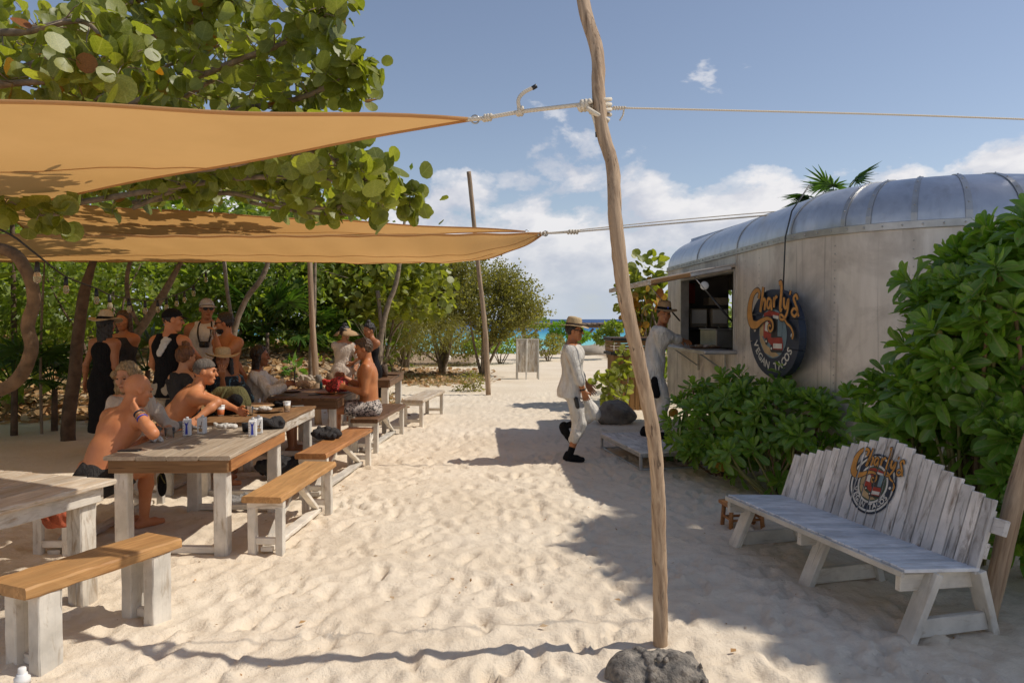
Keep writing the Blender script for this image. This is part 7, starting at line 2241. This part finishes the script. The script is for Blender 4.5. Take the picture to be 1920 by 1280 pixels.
# 9 woman in black dress and straw hat
person('woman in black dress and pointed straw hat with dark band, back to us', (-4.78, 8.75, gz(-4.78, 8.75)), -.25, dict(lean=(.04, 0), head=(-.1, .0), handR=P(226, 716, 8.85), elbowR=P(205, 680, 8.5), handL=(-5.1, 8.9, 1.0)), 'skin_olive', 'f', 0.945, 'bob', 'hair_dark', ('cone', 'straw_pale', 'cloth_black'), [dress('cloth_black', -.62)])
person('long-haired woman in dark wrap facing the woman in the pointed straw hat', (-4.90, 9.45, gz(-4.9, 9.45)), math.pi - .3, dict(lean=(.02, 0), head=(.2, .05), handL=P(243, 700, 9.4), elbowL=P(250, 660, 9.5)), 'skin_tan', 'f', 0.97, 'long', 'hair_brown', None, [dress('cloth_charcoal', -.6), ])
# 10 man in black tank top
I10 = person('man in black tank top and cap with white towel on his shoulder, back to us', (-3.92, 8.55, gz(-3.92, 8.55)), -.30, dict(lean=(.02, 0), head=(-.75, .1), handR=(-3.62, 9.0, 1.12), elbowR=P(357, 690, 8.45), handL=(-4.2, 8.95, 1.1), elbowL=P(268, 668, 8.5)), 'skin_pink', 'm', 1.055, 'short', 'hair_dark', ('cap', 'cloth_black'), [tank('cloth_black', -.13, .016), shorts('cloth_beige', .85, .026)])
add_child(I10, 'towel', [cone('t', I10['shR'] + np.array([-.10, .06, .07]), I10['shR'] + np.array([-.13, -.125, .02]), .045, .05, .03, np.array([0, .2, 1.]), 2.2), cone('t', I10['shR'] + np.array([-.13, -.13, .02]), I10['shR'] + np.array([-.19, -.165, -.12]), .05, .04, .03, np.array([0, 1., 0]), 2.6)], 'cloth_white', .008, 0, .004)
# 11 man in white tank with camera
I11 = person('man in white tank top and pale cap with a camera hanging on his chest', (-4.13, 10.1, gz(-4.13, 10.1) + .02), math.pi + .2, dict(lean=(.02, 0), head=(.35, .05), handL=(-3.72, 9.95, 1.2), elbowL=P(415, 640, 10.2), handR=(-4.35, 10.0, 1.15), elbowR=P(345, 640, 10.2)), 'skin_olive', 'm', 1.12, 'short', 'hair_dark', ('cap', 'cloth_palecap'), [tank('cloth_white', -.12, .012), shorts('cloth_black', .9, .02)], True, False)
cc = I11['ch'] + I11['Fv'] * .17 - I11['T'] * .08
bm = bmesh.new(); bm_box(bm, Vector(cc), (.12, .06, .08), .01)
cmr = link('camera_body', mesh_bm('camera_body', bm), M['black'], I11['root'])
tube('lens', [Vector(cc), Vector(cc + I11['Fv'] * .09)], .033, M['black'], cmr, 12)
for sg in (-1, 1): tube('strap', spline([Vector(cc + np.array([sg * .06, 0, .03])), Vector(I11['ch'] + I11['Sx'] * sg * .085 + I11['Fv'] * .135 + I11['T'] * .08), Vector(I11['nb'] + I11['Sx'] * sg * .07 + I11['Fv'] * .05 + I11['T'] * .04), Vector(I11['nb'] - I11['Fv'] * .06 + I11['T'] * .03)], 5), .012, M['black'], cmr, 6)
# 12 bearded shirtless man drinking
I12 = person('bearded shirtless man in sunglasses drinking from a cup, side-on', (-3.60, 9.45, gz(-3.60, 9.45)), math.pi / 2 + .95, dict(lean=(.03, 0), twist=.1, head=(-.80, .08), handL=P(404, 632, 9.18), elbowL=P(395, 672, 9.05), handR=(-3.4, 9.62, .95), elbowR=(-3.3, 9.8, 1.2), palmL=(.6, .4, .3), curlL=.8), 'skin_tan', 'm', 1.04, 'short', 'hair_dark', None, [shorts('cloth_charcoal', .85, .02)], True, True)
# person with hair bun behind the grey cap
person('auburn-haired woman with a top knot seated behind the man in grey cap', (-3.72, 8.35, 0), -.5, dict(pel=(0, 0, .6), lean=(.1, 0), head=(0, .15), footL=(-.15, .4, .09), footR=(.15, .4, .09), kneeL=(-.15, .6, .9), kneeR=(.15, .6, .9)), 'skin_fair', 'f', 1.02, 'bun', 'hair_auburn', None, [loose_shirt('cloth_charcoal', .2, -.1, .016), shorts('cloth_charcoal', .7)])
# 13 walking man
I13 = person('man in white linen and straw fedora walking past with sunglasses', (0.74, 9.16, gz(.74, 9.16)), -math.pi / 2 - .16, dict(pel=(0, 0, .91), lean=(.02, 0), twist=-.05, head=(-.05, .03), handR=P(1097, 742, 8.98), elbowR=P(1078, 700, 8.85), handL=(.95, 9.45, .92), elbowL=(.7, 9.5, 1.1),
       footR=(.07, -.02, .085), kneeR=(.1, .8, .4), footL=(-.10, -.10, .40), kneeL=(-.1, 1.0, .6), toeL=(0, .55, -.85), toeR=(.05, 1, 0), curlR=.9, palmR=(-1, 0, 0)), 'skin_tan', 'm', .97, 'short', 'hair_dark', ('fedora', 'straw', 'hair_brown'),
       [loose_shirt('cloth_white', .45, -.13, .019), trousers('cloth_white', .50, .022)], True, False, shoes='cloth_black')
for sd in 'LR':
    k_, an = I13['legs'][sd][1], I13['legs'][sd][2]
    add_child(I13, 'sock', [cone('k', an + (k_ - an) * .30, an, .042, .040, .02)], 'cloth_black', .008)
a, e, wr = I13['arms']['R']; c = e + (wr - e) * .9; dd = nv(wr - e); ref = nv(np.cross(dd, [0, 1., 0])); r2_ = np.cross(dd, ref)
tube('wristwatch', [Vector(c + (ref * math.cos(q) + r2_ * math.sin(q)) * .033) for q in np.linspace(0, 2 * math.pi, 13)], .009, M['black'], I13['root'], 6)
add_child(I13, 'belt_pouch', [cone('b', I13['pel'] + np.array([.185, .06, -.13]), I13['pel'] + np.array([.185, .08, -.22]), .028, .026, .02)], 'black', .008)
# 14 man at the counter
I14 = person('man in white linen and brown fedora leaning on the trailer serving shelf', (1.83, 9.66, .216), -math.pi / 2 + .02, dict(pel=(0, -.02, .915), lean=(.30, .0), twist=-.20, head=(-1.2, .02), handR=trailer_world(-.24, 3.78, 1.385), elbowR=P(1245, 668, 9.35), handL=trailer_world(-.3, 4.25, 1.385), elbowL=(2.0, 10.2, 1.2),
       footR=(.12, .02, .085), footL=(-.12, -.06, .085), curlR=.45, curlL=.3, palmR=(0, .2, -1), palmL=(0, .2, -1)), 'skin_olive', 'm', .985, 'short', 'hair_dark', ('fedora', 'straw_tan', 'cloth_black'),
       [loose_shirt('cloth_white', .30, -.16, .022), trousers('cloth_white', .80, .02)], shoes='cloth_black')
for sd in 'LR':
    k_, an = I14['legs'][sd][1], I14['legs'][sd][2]
    add_child(I14, 'sock', [cone('k', an + (k_ - an) * .28, an, .044, .042, .02)], 'cloth_white', .008)
add_child(I14, 'hip_cloth', [cone('b', I14['pel'] + np.array([.205, -.01, -.15]), I14['pel'] + np.array([.205, .02, -.34]), .045, .05, .03, np.array([1., 0, 0]), 2.0)], 'cloth_black', .009)
bm = bmesh.new(); bm_box(bm, Vector(I14['C'] + I14['Hu'] * .078 + I14['Hf'] * .108), (.05, .012, .026), .003)
link('hat_badge', mesh_bm('hat_badge', bm), M['paint_blue'], I14['root'])
# ------------------------------------------------------------------ things on the tables, benches and sand
def onplane(u, v, z):
    Y = (CAMZ - z) * FPX / (v - 598.0)
    p = P(u, v, Y); return Vector((p.x, p.y, z))

def carton(label, p, rz, art, h=0.145, w_=0.066):
    t = empty('drink_carton', p, rz, label, 'drink carton', 'drink cartons on the weathered table')
    bm = bmesh.new(); bm_box(bm, (0, 0, h / 2), (w_, w_ * .92, h), .006)
    for v in bm.verts:
        if v.co.z > h * .8 and v.co.y < 0: v.co.z -= .012
    b = link('box', mesh_bm('box', bm), M['white_plastic'], t)
    lathe('cap', [(.0001, 0), (.0115, 0), (.0115, .014), (.010, .016), (.0001, .016)], M['white_plastic'], t, 12, (.0, .014, h - .002))
    y = -w_ * .46 - .0015
    def art_poly(pts, mat):
        me = bpy.data.meshes.new('printed_mark'); me.from_pydata([(x, y, z) for x, z in pts], [], [tuple(range(len(pts)))]); me.update(); link('printed_mark', me, M[mat], b)
    if art == 'blue':
        art_poly([(-.018, .125), (-.007, .085), (-.011, .015), (.011, .015), (.007, .085), (.018, .125), (.004, .108), (-.004, .108)], 'paint_blue')
        for k in range(5): art_poly([(-.029, .02 + .022 * k), (-.02, .02 + .022 * k), (-.02, .026 + .022 * k), (-.029, .026 + .022 * k)], 'paint_tan')
    else:
        art_poly([(-.012, .02), (.014, .018), (.018, .045), (.0, .055), (-.016, .045)], 'paint_tan'); art_poly([(.0, .05), (.006, .05), (.018, .11), (.013, .11)], 'paint_dark'); art_poly([(-.022, .068), (.0, .074), (.02, .07), (.0, .062)], 'bin_wood')
zt = 0.7515
carton('white carton with blue print nearest the bald man', onplane(351, 817, zt), .25, 'blue')
carton('white carton with brown palm print, second from the bald man', onplane(379, 813, zt), -.1, 'palm')
carton('white carton with blue print at the right end of the weathered table', onplane(474, 818, zt), .2, 'blue')
carton('white carton tucked behind the right-hand blue carton', onplane(485, 813, zt), .35, 'palm')

def tumbler(label, p, r, h, mat='glass', name='tumbler', cat='glass'):
    o = lathe(name, [(.0001, 0), (r * .82, 0), (r, h), (r * .94, h), (r * .77, .008), (.0001, .008)], M[mat], None, 20, p)
    return tag(o, label, cat)
tumbler('clear plastic tumbler beside the bald man\'s elbow', onplane(318, 821, zt), .043, .085)
tumbler('clear plastic tumbler on the brown table left of the napkin plate', onplane(468, 779, .7465), .04, .095)
tumbler('black cup behind the right-hand cartons', onplane(463, 809, zt), .045, .075, 'black', 'cup', 'cup')
def paper_cup(label, p, col):
    t = empty('paper_cup', p, 0, label, 'paper cup')
    lathe('cup', [(.0001, 0), (.028, 0), (.040, .105), (.0001, .105)], M['white_plastic'], t, 18); lathe('rim', [(.038, .103), (.043, .106), (.041, .112), (.0001, .114)], M['white_plastic'], t, 18)
    lathe('sleeve', [(.0305, .015), (.0375, .068), (.036, .068), (.029, .015)], M[col], t, 18)
paper_cup('paper cup with brown sleeve at the end of the brown table', onplane(538, 772, .7465), 'cloth_tan')
paper_cup('printed paper cup before the woman in straw sun hat', Vector((-3.02, 7.72, .7465)), 'paint_redo')
tag(lathe('cup', [(.0001, 0), (.03, 0), (.04, .09), (.037, .09), (.028, .006), (.0001, .006)], M['glass'], None, 16, P(404, 628, 9.12) + Vector((-.02, -.02, -.02))), 'clear cup at the lips of the bearded man', 'cup')

def slab(name, label, cat, p, d, rz, mat, bev=.004):
    bm = bmesh.new(); bm_box(bm, (0, 0, d[2] / 2), d, bev); o = link(name, mesh_bm(name, bm), mat); o.location = p; o.rotation_euler = (0, 0, rz); return tag(o, label, cat)
slab('phone', 'black phone lying at the near corner of the weathered table', 'phone', onplane(243, 846, zt), (.155, .075, .009), .1, M['black'])
slab('phone', 'black phone lying on the dark table', 'phone', onplane(590, 741, zt), (.16, .08, .009), .1, M['black'])
slab('phone', 'dark phone held by the woman in white blouse', 'phone', Vector((-2.84, 9.74, .93)), (.012, .075, .15), .3, M['paint_navy'])
slab('phone', 'grey phone at the edge of the brown table', 'phone', onplane(558, 762, .7465), (.14, .07, .009), .4, M['steel'])

def heap(name, label, cat, p, r, mat, seed, n=9, group=None, flat=.5, h=.008, fold=.006):
    n = int(n * 1.8); rr = random.Random(seed); pr_ = []
    for k in range(n):
        a = rr.uniform(0, 6.28); q = rr.uniform(0, .75)
        c = np.array([math.cos(a) * q * r[0], math.sin(a) * q * r[1], r[2] * rr.uniform(.25, .6)])
        e = c + np.array([rr.uniform(-.5, .5) * r[0], rr.uniform(-.5, .5) * r[1], rr.uniform(-.1, .3) * r[2]])
        pr_.append(cone('h', c, e, r[2] * rr.uniform(.26, .42), r[2] * rr.uniform(.10, .26), r[2] * .22))
    V, F = sdf_mesh(pr_, h, 0, [(np.array([0, 0, .0]), np.array([0, 0, -1.]))], lambda X, Y, Z: fold * (.8 - 2.0 * np.abs(np.sin(X * 38 + 2.2 * np.sin(Y * 21 + seed) + Z * 25)) + .8 * np.sin(Z * 80 + X * 40)))
    o = link(name, mesh_np(name, V, F, True), M[mat]); o.location = p
    return tag(o, label, cat, group)
heap('napkin', 'crumpled white napkin under the bald man\'s elbow', 'napkin', onplane(288, 829, zt), (.09, .05, .045), 'cloth_white', 1, 7, fold=.003, h=.006)
heap('napkin', 'crumpled white napkins at the back of the weathered table', 'napkin', onplane(425, 803, zt), (.11, .07, .05), 'cloth_white', 2, 8, fold=.003, h=.006)
heap('cloth', 'grey cloth lying at the far edge of the weathered table', 'cloth', onplane(345, 806, zt), (.14, .08, .07), 'cloth_grey', 3, 8)
heap('jacket', 'black bundled jacket at the far right corner of the weathered table', 'jacket', onplane(507, 803, zt), (.17, .11, .10), 'cloth_charcoal', 4, 11)
heap('cloth', 'dark grey cloth heap on the reddish bench', 'cloth', onplane(612, 822, .452), (.17, .12, .12), 'cloth_charcoal', 5, 13)
heap('cloth', 'black cloth on the brown table behind the paper cup', 'cloth', onplane(524, 762, .7465), (.12, .1, .07), 'cloth_black', 6, 8)
heap('bread', 'pale cloth-wrapped loaf on the dark table', 'bread', onplane(574, 727, zt), (.17, .10, .11), 'cloth_tan', 7, 8, fold=.003)
heap('cloth', 'brown crumpled bag behind the loaf on the dark table', 'bag', onplane(582, 717, zt), (.18, .1, .12), 'cloth_beige', 8, 8)
heap('bag', 'red and black striped bag in the hands of the floral-shorts man', 'bag', P(633, 722, 10.08) + Vector((0, 0, -.09)), (.13, .11, .20), 'stripe_red', 9, 12, fold=.004)
heap('cloth', 'rust red cloth roll on the dark table', 'cloth', onplane(615, 722, zt), (.17, .05, .09), 'cloth_red', 10, 7)
heap('sandals', 'dark canvas shoes on the sand under the weathered table', 'shoes', Vector((-2.62, 7.0, .01)), (.2, .13, .10), 'cloth_grey', 11, 9)
heap('bag', 'dark green duffel on the sand under the brown table', 'bag', Vector((-2.5, 8.2, .0)), (.3, .16, .26), 'cloth_charcoal', 12, 10)
heap('towel', 'folded grey towel on the ground behind the bald man', 'towel', Vector((-4.25, 7.9, .03)), (.24, .2, .22), 'cloth_beige', 13, 10)

def plate(label, p, r, mat='dark_wood'):
    return tag(lathe('plate', [(.0001, .004), (r * .7, .004), (r, .02), (r * .97, .025), (r * .68, .011), (.0001, .011)], M[mat], None, 26, p), label, 'plate', 'plates on the tables')
plate('brown wooden plate before the woman in white blouse', onplane(545, 735, zt), .15)
plate('brown wooden plate before the floral-shorts man', onplane(612, 738, zt), .15, 'red_wood')
plate('tan plate with napkin on the brown table', onplane(505, 773, .7465), .14, 'apron_wood')
plate('dark plate on the farthest table', onplane(738, 703, zt), .14)
heap('napkin', 'crumpled white napkin on the tan plate', 'napkin', onplane(492, 773, .7465) + Vector((0, 0, .012)), (.11, .07, .055), 'cloth_white', 14, 8, fold=.003, h=.006)
tag(lathe('serving_dish', [(.0001, 0), (.2, .02), (.21, .03), (.19, .035), (.0001, .03)], M['straw_tan'], None, 22, onplane(482, 764, .7465), None), 'flat tan straw platter on the brown table', 'platter')
t = empty('bottle', onplane(602, 729, zt), 0, 'small teal squeeze bottle on the dark table', 'bottle')
lathe('flask', [(.0001, 0), (.022, 0), (.022, .075), (.012, .09), (.0001, .09)], M['paint_teal'], t, 14); lathe('cap', [(.013, .088), (.013, .115), (.0001, .116)], M['paint_sky'], t, 12)
tag(lathe('jar', [(.0001, 0), (.045, 0), (.05, .1), (.035, .13), (.03, .13), (.04, .1), (.04, .01), (.0001, .01)], M['rock'], None, 14, onplane(597, 718, zt)), 'small grey jar at the far edge of the dark table', 'jar')
tag(lathe('jar', [(.0001, 0), (.05, 0), (.06, .07), (.04, .14), (.034, .14), (.05, .07), (.0001, .01)], M['bark_tan'], None, 14, onplane(618, 716, zt)), 'brown clay jar at the far edge of the dark table', 'jar')
t = empty('shaker', onplane(486, 757, .7465), 0, 'little white salt shaker on the brown table', 'shaker')
lathe('jar', [(.0001, 0), (.018, 0), (.018, .05), (.0001, .05)], M['white_plastic'], t, 12); lathe('lid', [(.019, .05), (.017, .065), (.0001, .067)], M['steel'], t, 12)
# backpack between the capped man and the straw-hat woman
t = empty('backpack', (-3.02, 7.98, .745), -.3, 'olive green backpack with black front standing on the brown table', 'backpack')
def sdfc(name, pr_, mat, h=.012, fold=.004):
    V, F = sdf_mesh(pr_, h, 0, (), lambda X, Y, Z: fold * np.sin(X * 40 + Z * 22) * np.sin(Y * 36)); return link(name, mesh_np(name, V, F, True), M[mat], t)
sdfc('sack', [cone('b', (-.12, 0, .1), (.12, 0, .1), .115, .115, .06), cone('b', (-.12, 0, .18), (.1, 0, .2), .10, .09, .06)], 'cloth_olive')
sdfc('front_pocket', [cone('b', (.06, -.07, .07), (.13, -.07, .14), .10, .08, .05)], 'cloth_black')
tube('strap', spline([(-.15, -.09, .22), (-.19, -.13, .14), (-.17, -.12, .03)], 6), .018, M['cloth_olive'], t, 8)
tube('strap', spline([(.02, -.09, .27), (.0, -.15, .16), (-.02, -.12, .02)], 6), .016, M['cloth_olive'], t, 8)
# flip flop hanging from the bench rail
t = empty('flip_flop', P(303, 905, 5.95), 0, 'dark flip-flop hanging from the rail under the weathered table', 'flip-flop')
V = []
for k in range(20):
    a = 2 * math.pi * k / 20; V.append((.034 * math.sin(a) * (1.0 + .15 * math.cos(a)), 0, -.01 + .10 * -math.cos(a)))
bm = bmesh.new(); f = bm.faces.new([bm.verts.new(v) for v in V]); e = bmesh.ops.extrude_face_region(bm, geom=[f])
for v in e['geom']:
    if isinstance(v, bmesh.types.BMVert): v.co.y += .016
bmesh.ops.recalc_face_normals(bm, faces=bm.faces)
link('sole', mesh_bm('sole', bm), M['cloth_black'], t)
tube('strap', spline([(-.03, -.005, .0), (-.015, -.03, .05), (0, -.02, .075), (.015, -.03, .05), (.03, -.005, .0)], 4), .005, M['cloth_olive'], t, 6)
tube('hook_cord', [(0, .0, .09), (.005, .02, .19)], .005, M['cloth_black'], t, 6)
# orange flower print pouch at the table leg, far left
heap('pouch', 'orange-brown patterned pouch hanging behind the near table leg', 'pouch', P(110, 985, 5.0), (.06, .05, .18), 'cloth_ruddy', 15, 8)
# white bottle top in the bottom left corner
t = empty('bottle', onplane(42, 1290, .0), 0, 'white bottle top poking up at the bottom left corner', 'bottle')
lathe('flask', [(.0001, 0), (.036, 0), (.036, .03), (.024, .04), (.024, .05), (.0001, .05)], M['white_plastic'], t, 16); lathe('cap', [(.018, .048), (.018, .075), (.015, .078), (.0001, .078)], M['white_plastic'], t, 14)

# ------------------------------------------------------------------ carved stone head lying by the pole
def statue():
    c = Vector((0.735, 3.60, -0.045))
    t = empty('stone_head', c, .08, 'weathered carved stone head lying on its side at the foot of the pole', 'statue')
    pr_ = [cone('s', (-.16, 0, .045), (.06, 0, .045), .125, .122, .03), cone('s', (.04, 0, .04), (.20, .01, .02), .112, .10, .03), ell('s', (-.17, 0, .05), (.085, .118, .118), np.eye(3), .03)]
    rr = random.Random(2)
    for k in range(15):                            # beaded band round the brow
        a = math.radians(-20 + 16 * k)
        pr_.append(ell('s', (-.095 + .02 * math.sin(a * 2), -.128 * math.cos(a), .045 + .128 * math.sin(a)), (.022, .020, .020), np.eye(3), .004))
    for k in range(9):                             # scroll on the crown
        a = k * .75; r_ = .012 + .0055 * k
        pr_.append(ell('s', (-.03 + r_ * math.cos(a), -.03 + r_ * math.sin(a), .168), (.014, .014, .014), np.eye(3), .004))
    pr_ += [ell('s', (.05, -.04, .165), (.035, .022, .030), np.eye(3), .015), ell('s', (.10, -.03, .150), (.03, .03, .02), np.eye(3), .015), cone('s', (-.20, -.125, .06), (-.12, -.135, .0), .03, .035, .015), cone('s', (-.15, -.14, .06), (-.10, -.145, -.02), .012, .014, .006), cone('s', (-.12, -.14, .07), (-.07, -.145, -.01), .012, .012, .006)]
    for k in range(46):
        x = rr.uniform(-.02, .2); a = rr.uniform(-.6, 2.6)
        R_ = .118 if x < .08 else .105
        pr_.append(ell('s', (x, -R_ * math.cos(a), .04 + R_ * math.sin(a)), (rr.uniform(.008, .02),) * 3, np.eye(3), .008))
    wv = [(rr.uniform(-1, 1), rr.uniform(-1, 1), rr.uniform(-1, 1), rr.uniform(60, 330), rr.uniform(0, 6)) for _ in range(14)]
    def pits(X, Y, Z):
        f_ = 0
        for a, b, c_, q, ph in wv: f_ = f_ + np.sin((a * X + b * Y + c_ * Z) * q + ph) * (60 / q) ** .5
        return .0007 * f_
    V, F = sdf_mesh(pr_, .0065, 0, [(np.array([.215, 0, 0]), np.array([1., .1, .35]))], pits)
    link('carving', mesh_np('carving', V, F, True), M['stone'], t)
statue()

# ------------------------------------------------------------------ string of bulbs under the sail
def string_lights():
    B = [(70, 518, 5.2), (124, 541, 6.6), (181, 561, 7.2), (206, 572, 7.6), (242, 578, 8.0), (272, 581, 8.4), (296, 579, 8.8), (312, 575, 9.1), (331, 568, 9.5), (346, 561, 9.9), (363, 549, 10.2), (386, 523, 10.8)]
    t = empty('string_lights', P(0, 440, 4.6), 0, 'sagging string of clear amber bulbs under the sail at left', 'string lights')
    o = Vector(t.location)
    pts = [P(-40, 415, 4.5) - o, P(20, 440, 4.8) - o]
    for k, (u, v, Y) in enumerate(B):
        pts.append(P(u, v, Y) - o + Vector((0, 0, .15 if k == 0 else .105)))
    pts.append(P(420, 490, 11.4) - o)
    tube('cable', spline(pts, 4), .007, M['black'], t, 6)
    for (u, v, Y) in B:
        p = P(u, v, Y) - o
        s_ = lathe('bulb_socket', [(.0001, .105), (.014, .10), (.018, .055), (.020, .03), (.0001, .03)], M['black'], t, 10, p)
        lathe('bulb', [(.012, .034), (.021, .014), (.026, -.010), (.022, -.034), (.010, -.046), (.0001, -.048)], M['bulb'], s_, 12, (0, 0, 0))
string_lights()
